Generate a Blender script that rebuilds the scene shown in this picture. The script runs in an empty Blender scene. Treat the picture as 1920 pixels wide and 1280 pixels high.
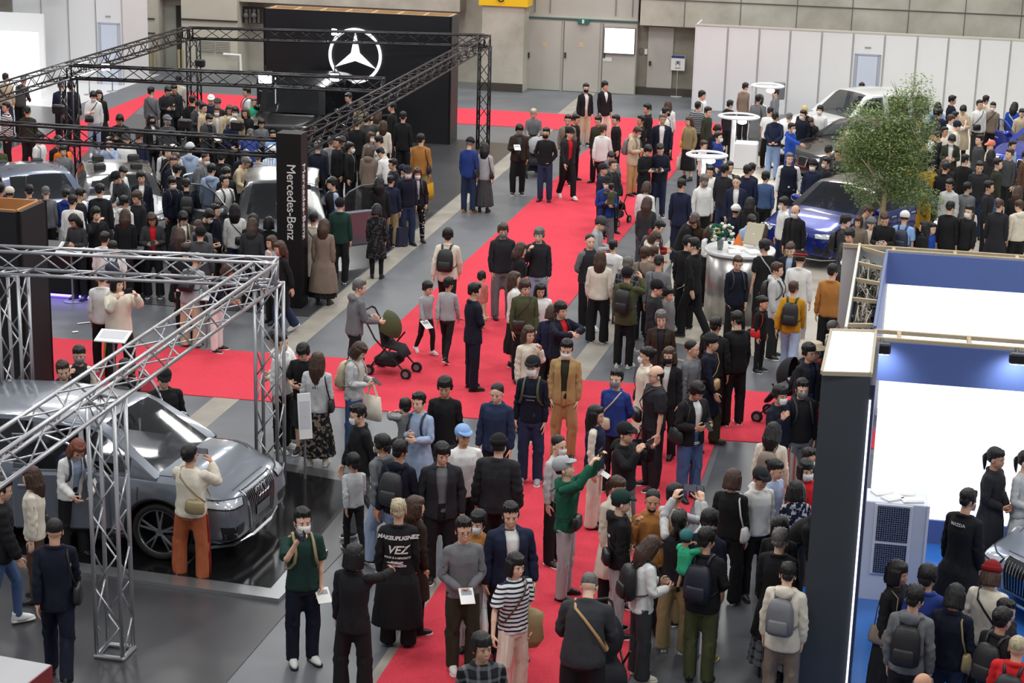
import bpy, bmesh, math, random
from mathutils.bvhtree import BVHTree
import numpy as np
from mathutils import Vector, Matrix
SC = bpy.context.scene
COL = SC.collection
# ------------------------------------------------------------------ camera model
F = 3449.0; P = math.radians(15.8); RO = math.atan(338/12220.); H = 8.7
def ray(x, y):
    u = (x-960)/F; v = (y-640)/F
    c, s = math.cos(RO), math.sin(RO)
    a = u*c+v*s; b = -u*s+v*c
    return a, math.cos(P)-b*math.sin(P), -math.sin(P)-b*math.cos(P)
def at(x, y, z=0.0):
    X, Y, Z = ray(x, y); t = (z-H)/Z
    return X*t, Y*t
def at_depth(x, y, d):
    X, Y, Z = ray(x, y); t = d/Y
    return X*t, d, H+Z*t
def hgt(bx, by, y):
    """height above the ground of the point seen at row y over ground pixel bx,by"""
    X, Y = at(bx, by)
    lo, hi = -1., 20.
    for _ in range(40):
        m = (lo+hi)/2
        if proj(X, Y, m)[1] > y: lo = m
        else: hi = m
    return lo
def proj(X, Y, Z):
    dz = Z-H
    d = Y*math.cos(P)-dz*math.sin(P)
    b = (-Y*math.sin(P)-dz*math.cos(P))/d
    a = X/d
    c, s = math.cos(RO), math.sin(RO)
    return 960+(a*c-b*s)*F, 640+(a*s+b*c)*F
cam = bpy.data.cameras.new('camera'); camo = bpy.data.objects.new('camera', cam); COL.objects.link(camo)
cam.sensor_width = 36; cam.lens = F/1920*36; cam.clip_end = 300
fw = Vector((0, math.cos(P), -math.sin(P))); rt = Vector((1, 0, 0)); up = rt.cross(fw)
r2 = rt*math.cos(RO)+up*math.sin(RO); u2 = up*math.cos(RO)-rt*math.sin(RO)
M = Matrix((r2, u2, -fw)).transposed().to_4x4(); M.translation = (0, 0, H)
camo.matrix_world = M
SC.camera = camo
# ------------------------------------------------------------------ colours and materials
def lin(c):
    c = c/255.
    return c/12.92 if c <= .04045 else ((c+.055)/1.055)**2.4
def rgb(r, g, b): return (lin(r), lin(g), lin(b), 1)
PAL = dict(black=(30,30,33), ink=(40,41,46), char=(54,55,59), dgrey=(68,69,72), grey=(112,114,118), lgrey=(165,168,172), pale=(196,198,200),
  white=(228,228,226), cream=(222,214,198), beige=(196,180,152), tan=(178,146,100), camel=(170,116,60), brown=(86,62,48), dbrown=(54,42,36),
  taupe=(128,114,102), navy=(32,38,62), dnavy=(24,28,44), blue=(40,62,132), royal=(34,74,170), denim=(74,96,136), ldenim=(122,144,180), ddenim=(42,54,82), sky=(140,176,226),
  lblue=(160,178,206), red=(200,34,40), dred=(128,24,30), rust=(168,92,60), orange=(236,118,36), yellow=(210,170,30), mustard=(190,140,32),
  olive=(76,80,54), dolive=(52,54,42), green=(30,92,72), dgreen=(30,58,52), mint=(56,176,130), khaki=(150,134,98), pink=(222,150,160), rose=(190,120,112), salmon=(226,130,110),
  purple=(84,62,110), blond=(196,170,120), silver=(176,176,168), hbrown=(62,42,32), hblack=(16,14,15), hgrey=(92,90,88), ash=(170,158,130), teal=(52,110,112), hred=(112,60,44))
MATS = {}
def bsdf(name):
    m = bpy.data.materials.new(name); m.use_nodes = True
    nt = m.node_tree; return m, nt, nt.nodes['Principled BSDF']
def fabric(col, kind='fabric'):
    key = (kind, col)
    if key in MATS: return MATS[key]
    m, nt, b = bsdf(kind+'_'+col if isinstance(col, str) else kind)
    c = rgb(*(PAL[col] if isinstance(col, str) else col))
    tc = nt.nodes.new('ShaderNodeTexCoord')
    n = nt.nodes.new('ShaderNodeTexNoise'); n.inputs['Scale'].default_value = 9; n.inputs['Detail'].default_value = 4
    nt.links.new(tc.outputs['Object'], n.inputs['Vector'])
    mx = nt.nodes.new('ShaderNodeMix'); mx.data_type = 'RGBA'
    mx.inputs['A'].default_value = tuple(x*.82 for x in c[:3])+(1,); mx.inputs['B'].default_value = tuple(min(1, x*1.15) for x in c[:3])+(1,)
    nt.links.new(n.outputs['Fac'], mx.inputs['Factor']); nt.links.new(mx.outputs['Result'], b.inputs['Base Color'])
    n2 = nt.nodes.new('ShaderNodeTexNoise'); n2.inputs['Scale'].default_value = 60 if kind != 'knit' else 140; n2.inputs['Detail'].default_value = 3
    nt.links.new(tc.outputs['Object'], n2.inputs['Vector'])
    bp = nt.nodes.new('ShaderNodeBump'); bp.inputs['Strength'].default_value = .25; bp.inputs['Distance'].default_value = .01
    nt.links.new(n2.outputs['Fac'], bp.inputs['Height']); nt.links.new(bp.outputs['Normal'], b.inputs['Normal'])
    b.inputs['Roughness'].default_value = {'leather': .38, 'nylon': .5, 'satin': .45}.get(kind, .85)
    b.inputs['Specular IOR Level'].default_value = .5 if kind in ('leather', 'nylon') else .25
    MATS[key] = m; return m
def plain(name, c, rough=.5, metal=0., spec=.5, emit=None, estr=1., coat=0., alpha=1., trans=0.):
    key = ('p', name)
    if key in MATS: return MATS[key]
    m, nt, b = bsdf(name)
    c = rgb(*(PAL[c] if isinstance(c, str) else c))
    b.inputs['Base Color'].default_value = c; b.inputs['Roughness'].default_value = rough; b.inputs['Metallic'].default_value = metal
    b.inputs['Specular IOR Level'].default_value = spec; b.inputs['Coat Weight'].default_value = coat; b.inputs['Coat Roughness'].default_value = .05
    b.inputs['Alpha'].default_value = alpha; b.inputs['Transmission Weight'].default_value = trans
    if emit: b.inputs['Emission Color'].default_value = rgb(*emit); b.inputs['Emission Strength'].default_value = estr
    MATS[key] = m; return m
def noisy(name, c1, c2, scale=3., rough=.7, bump=.1, detail=5, spec=.4, r2=None, coord='Object', stretch=None, metal=0., cut=None):
    key = ('n', name)
    if key in MATS: return MATS[key]
    m, nt, b = bsdf(name)
    tc = nt.nodes.new('ShaderNodeTexCoord'); src = tc.outputs[coord]
    if stretch:
        mp = nt.nodes.new('ShaderNodeMapping'); mp.inputs['Scale'].default_value = stretch; nt.links.new(src, mp.inputs['Vector']); src = mp.outputs['Vector']
    n = nt.nodes.new('ShaderNodeTexNoise'); n.inputs['Scale'].default_value = scale; n.inputs['Detail'].default_value = detail; n.inputs['Roughness'].default_value = .6
    nt.links.new(src, n.inputs['Vector'])
    cr = nt.nodes.new('ShaderNodeValToRGB'); cr.color_ramp.elements[0].position, cr.color_ramp.elements[1].position = cut or (.3, .7)
    cr.color_ramp.elements[0].color = rgb(*c1); cr.color_ramp.elements[1].color = rgb(*c2)
    nt.links.new(n.outputs['Fac'], cr.inputs['Fac']); nt.links.new(cr.outputs['Color'], b.inputs['Base Color'])
    if bump:
        bp = nt.nodes.new('ShaderNodeBump'); bp.inputs['Strength'].default_value = bump; bp.inputs['Distance'].default_value = .02
        nt.links.new(n.outputs['Fac'], bp.inputs['Height']); nt.links.new(bp.outputs['Normal'], b.inputs['Normal'])
    b.inputs['Roughness'].default_value = rough; b.inputs['Specular IOR Level'].default_value = spec; b.inputs['Metallic'].default_value = metal
    MATS[key] = m; return m
def skin_mat(tone):
    key = ('skin', tone)
    if key in MATS: return MATS[key]
    m = noisy('skin_%d' % tone, [(208,160,134),(222,178,152),(190,140,114)][tone], [(224,180,156),(234,196,172),(206,158,132)][tone], 12, .55, .03, spec=.3)
    b = m.node_tree.nodes['Principled BSDF']; b.inputs['Subsurface Weight'].default_value = 0
    MATS[key] = m; return m
def hair_mat(col):
    key = ('hair', col)
    if key in MATS: return MATS[key]
    c = PAL[col]
    m = noisy('hair_'+col, tuple(int(x*.75) for x in c), tuple(min(255, int(x*1.25+6)) for x in c), 26, .42, .6, spec=.45, stretch=(3, 3, .5))
    MATS[key] = m; return m
def pattern(kind, a, b_, k=1.):
    """cloth patterns that ride on the garment's own rest coordinates"""
    key = (kind, a, b_, k)
    if key in MATS: return MATS[key]
    m, nt, b = bsdf('cloth_%s_%s_%s' % (kind, a, b_))
    at_ = nt.nodes.new('ShaderNodeAttribute'); at_.attribute_name = 'rest'
    A, B = rgb(*PAL[a]), rgb(*PAL[b_])
    mx = nt.nodes.new('ShaderNodeMix'); mx.data_type = 'RGBA'; mx.inputs['A'].default_value = A; mx.inputs['B'].default_value = B
    def wave(axis, scale, thr):
        w = nt.nodes.new('ShaderNodeTexWave'); w.bands_direction = axis; w.inputs['Scale'].default_value = scale
        nt.links.new(at_.outputs['Vector'], w.inputs['Vector'])
        g = nt.nodes.new('ShaderNodeMath'); g.operation = 'GREATER_THAN'; g.inputs[1].default_value = thr
        nt.links.new(w.outputs['Fac'], g.inputs[0]); return g.outputs[0]
    if kind == 'stripe': f = wave('Z', 6.5*k, .62)
    elif kind == 'vstripe': f = wave('X', 5*k, .6)
    elif kind == 'plaid':
        f1, f2 = wave('Z', 3.2*k, .8), wave('X', 3.2*k, .8)
        ad = nt.nodes.new('ShaderNodeMath'); ad.operation = 'ADD'; nt.links.new(f1, ad.inputs[0]); nt.links.new(f2, ad.inputs[1])
        sc = nt.nodes.new('ShaderNodeMath'); sc.operation = 'MULTIPLY'; sc.inputs[1].default_value = .5; nt.links.new(ad.outputs[0], sc.inputs[0]); f = sc.outputs[0]
    else:
        v = nt.nodes.new('ShaderNodeTexVoronoi' if kind == 'dots' else 'ShaderNodeTexNoise'); v.inputs['Scale'].default_value = 18*k
        nt.links.new(at_.outputs['Vector'], v.inputs['Vector'])
        g = nt.nodes.new('ShaderNodeMath'); g.operation = 'LESS_THAN' if kind == 'dots' else 'GREATER_THAN'; g.inputs[1].default_value = .25 if kind == 'dots' else .55
        nt.links.new(v.outputs[0], g.inputs[0]); f = g.outputs[0]
    nt.links.new(f, mx.inputs['Factor']); nt.links.new(mx.outputs['Result'], b.inputs['Base Color'])
    b.inputs['Roughness'].default_value = .85; b.inputs['Specular IOR Level'].default_value = .2
    MATS[key] = m; return m
# ------------------------------------------------------------------ mesh building
class MB:
    """collects closed shapes as numpy arrays, one material index each"""
    def __init__(s): s.v = []; s.f = []; s.m = []; s.n = 0
    def add(s, v, f, m=0):
        v = np.asarray(v, float).reshape(-1, 3); s.v.append(v)
        s.f += [tuple(i+s.n for i in q) for q in f]; s.m += [m]*len(f); s.n += len(v); return s
    def box(s, c, d, m=0, rz=0., R=None, bev=0.):
        hx, hy, hz = d[0]/2, d[1]/2, d[2]/2
        if bev:
            b = min(bev, hx*.9, hy*.9, hz*.9); vs = []; 
            # chamfered box: 24 corner points
            idx = {}
            for sx in (-1, 1):
                for sy in (-1, 1):
                    for sz in (-1, 1):
                        for ax in range(3):
                            q = [sx*(hx-b), sy*(hy-b), sz*(hz-b)]; q[ax] = (sx*hx, sy*hy, sz*hz)[ax]
                            idx[(sx, sy, sz, ax)] = len(vs); vs.append(q)
            fs = []
            for ax in range(3):
                o = [i for i in range(3) if i != ax]
                for sg in (-1, 1):
                    q = []
                    for a, bb in ((-1, -1), (1, -1), (1, 1), (-1, 1)):
                        t = [0, 0, 0]; t[ax] = sg; t[o[0]] = a; t[o[1]] = bb; q.append(idx[(t[0], t[1], t[2], ax)])
                    fs.append(q)
            for ax in range(3):       # edges parallel to ax
                o = [i for i in range(3) if i != ax]
                for a in (-1, 1):
                    for bb in (-1, 1):
                        t = [0, 0, 0]; t[o[0]] = a; t[o[1]] = bb
                        t1 = t[:]; t1[ax] = -1; t2 = t[:]; t2[ax] = 1
                        fs.append([idx[(*t1, o[0])], idx[(*t2, o[0])], idx[(*t2, o[1])], idx[(*t1, o[1])]])
            for sx in (-1, 1):
                for sy in (-1, 1):
                    for sz in (-1, 1): fs.append([idx[(sx, sy, sz, i)] for i in range(3)])
            v = np.array(vs)
        else:
            v = np.array([(x*hx, y*hy, z*hz) for x in (-1, 1) for y in (-1, 1) for z in (-1, 1)])
            fs = [(0,1,3,2),(4,6,7,5),(0,4,5,1),(2,3,7,6),(0,2,6,4),(1,5,7,3)]
        if R is not None: v = v@np.array(R).T
        if rz:
            c_, s_ = math.cos(rz), math.sin(rz); v = v@np.array([[c_, s_, 0], [-s_, c_, 0], [0, 0, 1]])
        return s.add(v+np.array(c), fs, m)
    def ell(s, c, r, m=0, nu=12, nv=8, R=None):
        v = [(0, 0, -1)]; f = []
        for j in range(1, nv):
            t = -math.pi/2+math.pi*j/nv
            for i in range(nu):
                a = 2*math.pi*i/nu; v.append((math.cos(t)*math.cos(a), math.cos(t)*math.sin(a), math.sin(t)))
        v.append((0, 0, 1)); n = len(v)-1
        for i in range(nu):
            k = (i+1) % nu; f.append((0, 1+k, 1+i)); f.append((n, 1+(nv-2)*nu+i, 1+(nv-2)*nu+k))
            for j in range(nv-2): f.append((1+j*nu+i, 1+j*nu+k, 1+(j+1)*nu+k, 1+(j+1)*nu+i))
        v = np.array(v)*np.array(r)
        if R is not None: v = v@np.array(R).T
        return s.add(v+np.array(c), f, m)
    def cap(s, a, b, r0, r1=None, m=0, n=10, flat=1.):
        """tapered capsule from a to b"""
        r1 = r0 if r1 is None else r1
        a = np.array(a, float); b = np.array(b, float); d = b-a; L = np.linalg.norm(d) or 1e-6; d /= L
        rings = []
        for t in (-80, -45, -15): rings.append((a+d*math.sin(math.radians(t))*r0, r0*math.cos(math.radians(t))))
        for t in (15, 45, 80): rings.append((b+d*math.sin(math.radians(t))*r1, r1*math.cos(math.radians(t))))
        return s.tube([r[0] for r in rings], [r[1] for r in rings], m, n, d0=d, flat=flat)
    def tube(s, pts, rad, m=0, n=8, d0=None, closed=False, flat=1.):
        pts = [np.array(p, float) for p in pts]; K = len(pts)
        if not hasattr(rad, '__len__'): rad = [rad]*K
        v = []; f = []; pu = None
        for i, p in enumerate(pts):
            if d0 is not None: d = d0
            elif closed: d = pts[(i+1) % K]-pts[i-1]
            else: d = pts[min(i+1, K-1)]-pts[max(i-1, 0)]
            d = d/(np.linalg.norm(d)+1e-9)
            if pu is None:
                u = np.cross(d, (0, 1, 0) if abs(d[1]) < .9 else (1, 0, 0))
            else: u = pu-d*np.dot(pu, d)
            u = u/(np.linalg.norm(u)+1e-9); w = np.cross(d, u); pu = u
            for k in range(n):
                a = 2*math.pi*k/n; v.append(p+rad[i]*(math.cos(a)*u+math.sin(a)*w*flat))
        for i in range(K-1 if not closed else K):
            j = (i+1) % K
            for k in range(n):
                l = (k+1) % n; f.append((i*n+k, i*n+l, j*n+l, j*n+k))
        if not closed: f.append(tuple(range(n))[::-1]); f.append(tuple((K-1)*n+k for k in range(n)))
        return s.add(v, f, m)
    def cyl(s, c, r, h, m=0, n=24, r2=None):
        x, y, z = c; return s.tube([(x, y, z), (x, y, z+h)], [r, r if r2 is None else r2], m, n, d0=np.array([0, 0, 1.]))
    def rings(s, rs, m=0, n=20, cap=True, sq=2.0, cz=None):
        """rs: list of (cx, cy, z, rx, ry)  horizontal rings, superellipse exponent sq"""
        v = []; f = []
        for (cx, cy, z, rx, ry) in rs:
            for k in range(n):
                a = 2*math.pi*k/n; c_, s_ = math.cos(a), math.sin(a)
                v.append((cx+rx*math.copysign(abs(c_)**(2/sq), c_), cy+ry*math.copysign(abs(s_)**(2/sq), s_), z))
        for i in range(len(rs)-1):
            for k in range(n):
                l = (k+1) % n; f.append((i*n+k, i*n+l, (i+1)*n+l, (i+1)*n+k))
        if cap: f.append(tuple(range(n))[::-1]); f.append(tuple((len(rs)-1)*n+k for k in range(n)))
        return s.add(v, f, m)
    def poly(s, pts, z0, z1, m=0):
        """prism over a polygon"""
        n = len(pts); v = [(p[0], p[1], z0) for p in pts]+[(p[0], p[1], z1) for p in pts]
        f = [tuple(range(n))[::-1], tuple(range(n, 2*n))]+[(i, (i+1) % n, n+(i+1) % n, n+i) for i in range(n)]
        return s.add(v, f, m)
    def mesh(s, name, mats, smooth=False):
        me = bpy.data.meshes.new(name); me.from_pydata(np.concatenate(s.v).tolist(), [], s.f)
        for m in (mats if isinstance(mats, (list, tuple)) else [mats]): me.materials.append(m)
        me.polygons.foreach_set('material_index', s.m)
        if smooth: me.polygons.foreach_set('use_smooth', [True]*len(s.f))
        me.update(); return me
    def build(s, name, mats, parent=None, smooth=False, loc=None, rz=0.):
        o = bpy.data.objects.new(name, s.mesh(name, mats, smooth)); COL.objects.link(o)
        if parent: o.parent = parent
        if loc is not None: o.location = loc
        if rz: o.rotation_euler = (0, 0, rz)
        if smooth == 'auto': pass
        return o
def tag(o, label=None, cat=None, group=None, kind=None):
    if label: o['label'] = label
    if cat: o['category'] = cat
    if group: o['group'] = group
    if kind: o['kind'] = kind
    return o
def empty(name, loc, rz=0., label=None, cat=None, group=None, kind=None):
    o = bpy.data.objects.new(name, None); COL.objects.link(o); o.location = loc; o.rotation_euler = (0, 0, rz); o.empty_display_size = .1
    return tag(o, label, cat, group, kind)
def struct(name, mb, mats, smooth=False):
    return tag(mb.build(name, mats, None, smooth), kind='structure')
def text_mesh(txt, size, depth=.01, bold=0., font_shear=0., spacing=1.):
    cu = bpy.data.curves.new('lettering', 'FONT'); cu.body = txt; cu.size = size; cu.extrude = depth; cu.offset = bold; cu.align_x = 'CENTER'; cu.align_y = 'CENTER'
    cu.resolution_u = 3; cu.shear = font_shear; cu.space_character = spacing
    o = bpy.data.objects.new('lettering', cu); COL.objects.link(o)
    dg = bpy.context.evaluated_depsgraph_get(); me = bpy.data.meshes.new_from_object(o.evaluated_get(dg)); bpy.data.objects.remove(o); return me
def text_obj(name, txt, size, mat, matrix, parent=None, **k):
    me = text_mesh(txt, size, **k); me.materials.clear(); me.materials.append(mat)
    o = bpy.data.objects.new(name, me); COL.objects.link(o)
    if parent: o.parent = parent
    o.matrix_local = matrix
    return o
# ------------------------------------------------------------------ the human figure: base meshes in a rest pose, skinned in numpy
def remesh(mb, voxel, smooth=4, ratio=None, target=None):
    me = mb.mesh('tmp', []); o = bpy.data.objects.new('tmp', me); COL.objects.link(o)
    r = o.modifiers.new('r', 'REMESH'); r.mode = 'VOXEL'; r.voxel_size = voxel
    if smooth: s = o.modifiers.new('s', 'SMOOTH'); s.iterations = smooth; s.factor = .5
    if target:
        bpy.context.view_layer.update()
        dg = bpy.context.evaluated_depsgraph_get(); n = len(o.evaluated_get(dg).data.polygons)
        d = o.modifiers.new('d', 'DECIMATE'); d.ratio = min(1, target/(2*n))
    bpy.context.view_layer.update(); dg = bpy.context.evaluated_depsgraph_get()
    m2 = bpy.data.meshes.new_from_object(o.evaluated_get(dg)); bpy.data.objects.remove(o); bpy.data.meshes.remove(me)
    return grab(m2)
def grab(m2):
    n = len(m2.vertices); v = np.empty(n*3); m2.vertices.foreach_get('co', v); v = v.reshape(-1, 3)
    no = np.empty(n*3); m2.vertices.foreach_get('normal', no); no = no.reshape(-1, 3)
    np_ = len(m2.polygons); ls = np.empty(np_, 'i'); lt = np.empty(np_, 'i'); m2.polygons.foreach_get('loop_start', ls); m2.polygons.foreach_get('loop_total', lt)
    li = np.empty(len(m2.loops), 'i'); m2.loops.foreach_get('vertex_index', li); bpy.data.meshes.remove(m2)
    return dict(v=v, n=no, ls=ls, lt=lt, li=li, mi=np.zeros(np_, 'i'))
def merge(*bs):
    v, n, ls, lt, li, mi = [], [], [], [], [], []; nv = nl = 0
    for b in bs:
        v.append(b['v']); n.append(b['n']); ls.append(b['ls']+nl); lt.append(b['lt']); li.append(b['li']+nv); mi.append(b['mi']); nv += len(b['v']); nl += len(b['li'])
    return dict(v=np.concatenate(v), n=np.concatenate(n), ls=np.concatenate(ls), lt=np.concatenate(lt), li=np.concatenate(li), mi=np.concatenate(mi))
def raw(mb, mi=0):
    b = grab(mb.mesh('tmp', [])); b['mi'][:] = np.array(mb.m) if mi is None else mi; return b
def drop(b, fn):
    """remove the faces whose centre satisfies fn(c)"""
    c = np.add.reduceat(b['v'][b['li']], b['ls'])/b['lt'][:, None]
    keep = ~fn(c); ks = np.where(keep)[0]
    idx = np.concatenate([np.arange(b['ls'][k], b['ls'][k]+b['lt'][k]) for k in ks])
    li = b['li'][idx]; used, inv = np.unique(li, return_inverse=True); lt = b['lt'][ks]
    return dict(v=b['v'][used], n=b['n'][used], ls=np.concatenate([[0], np.cumsum(lt)[:-1]]).astype('i'), lt=lt, li=inv.astype('i').ravel(), mi=b['mi'][ks])
def openfront(b, wf):
    b = drop(b, lambda c: (c[:, 1] < -.03) & (np.abs(c[:, 0]) < wf(c[:, 2])))
    # straighten the cut edge
    ends = np.empty_like(b['li'])
    for_l = np.arange(len(b['li'])); last = b['ls']+b['lt']-1; nx = for_l+1; nx[last] = b['ls']; ends = b['li'][nx]
    lo, hi = np.minimum(b['li'], ends), np.maximum(b['li'], ends); key = lo.astype(np.int64)*10**7+hi; u, c = np.unique(key, return_counts=True)
    e = u[c == 1]; bv = np.unique(np.concatenate([e//10**7, e % 10**7])).astype(int)
    v = b['v']; w = wf(v[bv, 2]); ok = (v[bv, 1] < -.02) & (np.abs(np.abs(v[bv, 0])-w) < .03)
    v[bv[ok], 0] = (np.sign(v[bv, 0])*w)[ok]; return b
def make_mesh(name, b, mats, v=None, rest=False, smooth=True):
    me = bpy.data.meshes.new(name); v = b['v'] if v is None else v
    me.vertices.add(len(v)); me.vertices.foreach_set('co', np.ascontiguousarray(v, 'f').ravel())
    me.loops.add(len(b['li'])); me.loops.foreach_set('vertex_index', b['li'])
    me.polygons.add(len(b['ls'])); me.polygons.foreach_set('loop_start', b['ls'])
    for m in mats: me.materials.append(m)
    me.polygons.foreach_set('material_index', b['mi']); me.polygons.foreach_set('use_smooth', np.full(len(b['ls']), smooth))
    if rest:
        a = me.attributes.new('rest', 'FLOAT_VECTOR', 'POINT'); a.data.foreach_set('vector', np.ascontiguousarray(b['v'], 'f').ravel())
    me.update(calc_edges=True); me.validate(); return me
def nrm(v): v = np.array(v, float); return v/np.linalg.norm(v)
# rest joints (height 1.70, arms 25 degrees from the trunk, facing -Y)
AR = nrm((.42, 0, -.91))
def J(s):
    sh = np.array((s*.165, .01, 1.375)); a = AR*(s, 1, 1)
    el = sh+a*.27; wr = el+a*.245
    return sh, el, wr, a
HIPZ, KNZ, ANZ = .89, .475, .075
LEGX = .085
def legs_x(s): return np.array((s*LEGX, .0, HIPZ)), np.array((s*LEGX*1.05, -.005, KNZ)), np.array((s*LEGX*1.1, .015, ANZ))
def hand(mb, s, wr, a, curl, thin=1.):
    """palm, four fingers of unequal length and a thumb from the side of the palm"""
    fwdv = np.array((0, -1., 0)); side = np.cross(a, fwdv); side *= -s*np.sign(np.dot(side, (1, 0, 0)))*s  # palm normal points to the body
    inn = np.array((-s*.91, 0, -.42)); inn = inn-a*np.dot(inn, a); inn = nrm(inn)
    mb.cap(wr-a*.03, wr+a*.02, .026, .027, 0, 12, .75)
    for k in range(4):
        o = (k-1.5)*.0185
        base = wr+a*(.085-.004*abs(k-1))+fwdv*(-o)
        mb.cap(wr+a*.015+fwdv*(-o*.6), base, .014, .0105*thin)
        L = (.078, .086, .080, .062)[k]; c = curl*(1+.12*k)
        p = base; d = a.copy()
        for j, fr in enumerate((.45, .32, .23)):
            an = c*(.55, .9, .6)[j]; d = nrm(d*math.cos(an)+inn*math.sin(an)); q = p+d*L*fr
            mb.cap(p, q, .0098*thin-.0008*j, .0092*thin-.0008*j, 0, 8); p = q
    t0 = wr+a*.02+fwdv*.022; t1 = t0+nrm(a*.7+fwdv*.8+inn*.35)*.042; t2 = t1+nrm(a*.9+fwdv*.25+inn*(.3+curl*.5))*.032; t3 = t2+nrm(a*.9+inn*(.3+curl*.6))*.024
    mb.cap(t0, t1, .015, .012); mb.cap(t1, t2, .0115, .0105); mb.cap(t2, t3, .0105, .009)
def body(curl, voxel, target, sm):
    mb = MB()
    # head
    mb.ell((0, .012, 1.615), (.076, .094, .092), 0, 20, 14)       # cranium
    mb.ell((0, -.022, 1.565), (.063, .066, .082), 0, 18, 12)      # face
    mb.ell((0, -.052, 1.512), (.03, .028, .026), 0, 12, 8)        # chin
    mb.cap((-.04, -.005, 1.53), (-.018, -.045, 1.505), .022, .02); mb.cap((.04, -.005, 1.53), (.018, -.045, 1.505), .022, .02)
    mb.cap((0, -.08, 1.592), (0, -.09, 1.558), .0075, .0105)    # nose
    for s in (-1, 1):
        mb.ell((s*.011, -.083, 1.553), (.008, .009, .006), 0, 8, 6)
        mb.ell((s*.03, -.07, 1.607), (.022, .012, .006), 0, 8, 6)    # brow ridge
        mb.ell((s*.038, -.058, 1.562), (.018, .016, .016), 0, 8, 6)  # cheek
        mb.ell((s*.077, .012, 1.575), (.008, .02, .032), 0, 10, 8)   # ear
    mb.ell((0, -.083, 1.531), (.021, .009, .0055), 0, 10, 6); mb.ell((0, -.081, 1.523), (.018, .009, .006), 0, 10, 6)
    mb.cap((0, .03, 1.38), (0, .012, 1.53), .058, .05, 0, 16)     # neck
    # trunk
    mb.rings([(0, .01, .84, .10, .08), (0, .01, .90, .135, .09), (0, .005, .98, .125, .082), (0, 0, 1.06, .11, .075), (0, 0, 1.16, .12, .082), (0, 0, 1.27, .135, .09), (0, .005, 1.35, .13, .084), (0, .015, 1.40, .085, .06), (0, .02, 1.45, .05, .048)], 0, 24)
    for s in (-1, 1):
        sh, el, wr, a = J(s); hp, kn, an = legs_x(s)
        mb.cap((s*.06, .014, 1.385), sh+(0, 0, -.012), .036, .036); mb.cap(sh+(0, 0, -.012), el, .038, .032); mb.cap(el, el+a*.09, .032, .034); mb.cap(el+a*.09, wr, .034, .024, 0, 10, .85)
        hand(mb, s, wr, a, curl)
        mb.cap(hp+(0, 0, -.01), kn, .076, .048, 0, 14); mb.cap(kn, kn+(0, .012, -.12), .048, .050, 0, 12); mb.cap(kn+(0, .012, -.12), an, .050, .034, 0, 12)
        mb.cap(an+(0, .02, -.038), an+(0, -.12, -.05), .027, .016, 0, 12)
    b = remesh(mb, voxel, sm, target=target)
    e = MB()
    for s in (-1, 1):
        e.ell((s*.030, -.0775, 1.588), (.0135, .007, .0052), 0, 10, 6)          # eye
        e.ell((s*.030, -.081, 1.588), (.0078, .005, .0056), 1, 8, 6)           # iris
        e.cap((s*.016, -.0835, 1.595), (s*.043, -.076, 1.5955), .0017, .0012, 1, 6)  # lashes
        e.cap((s*.016, -.0835, 1.6085), (s*.046, -.075, 1.6095), .0032, .0022, 1, 6)  # brow
    e.cap((-.018, -.0845, 1.5285), (.018, -.0845, 1.5285), .0042, .0042, 2, 8)
    eb = raw(e, None); eb['mi'] = eb['mi']+1
    return merge(b, eb)
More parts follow.
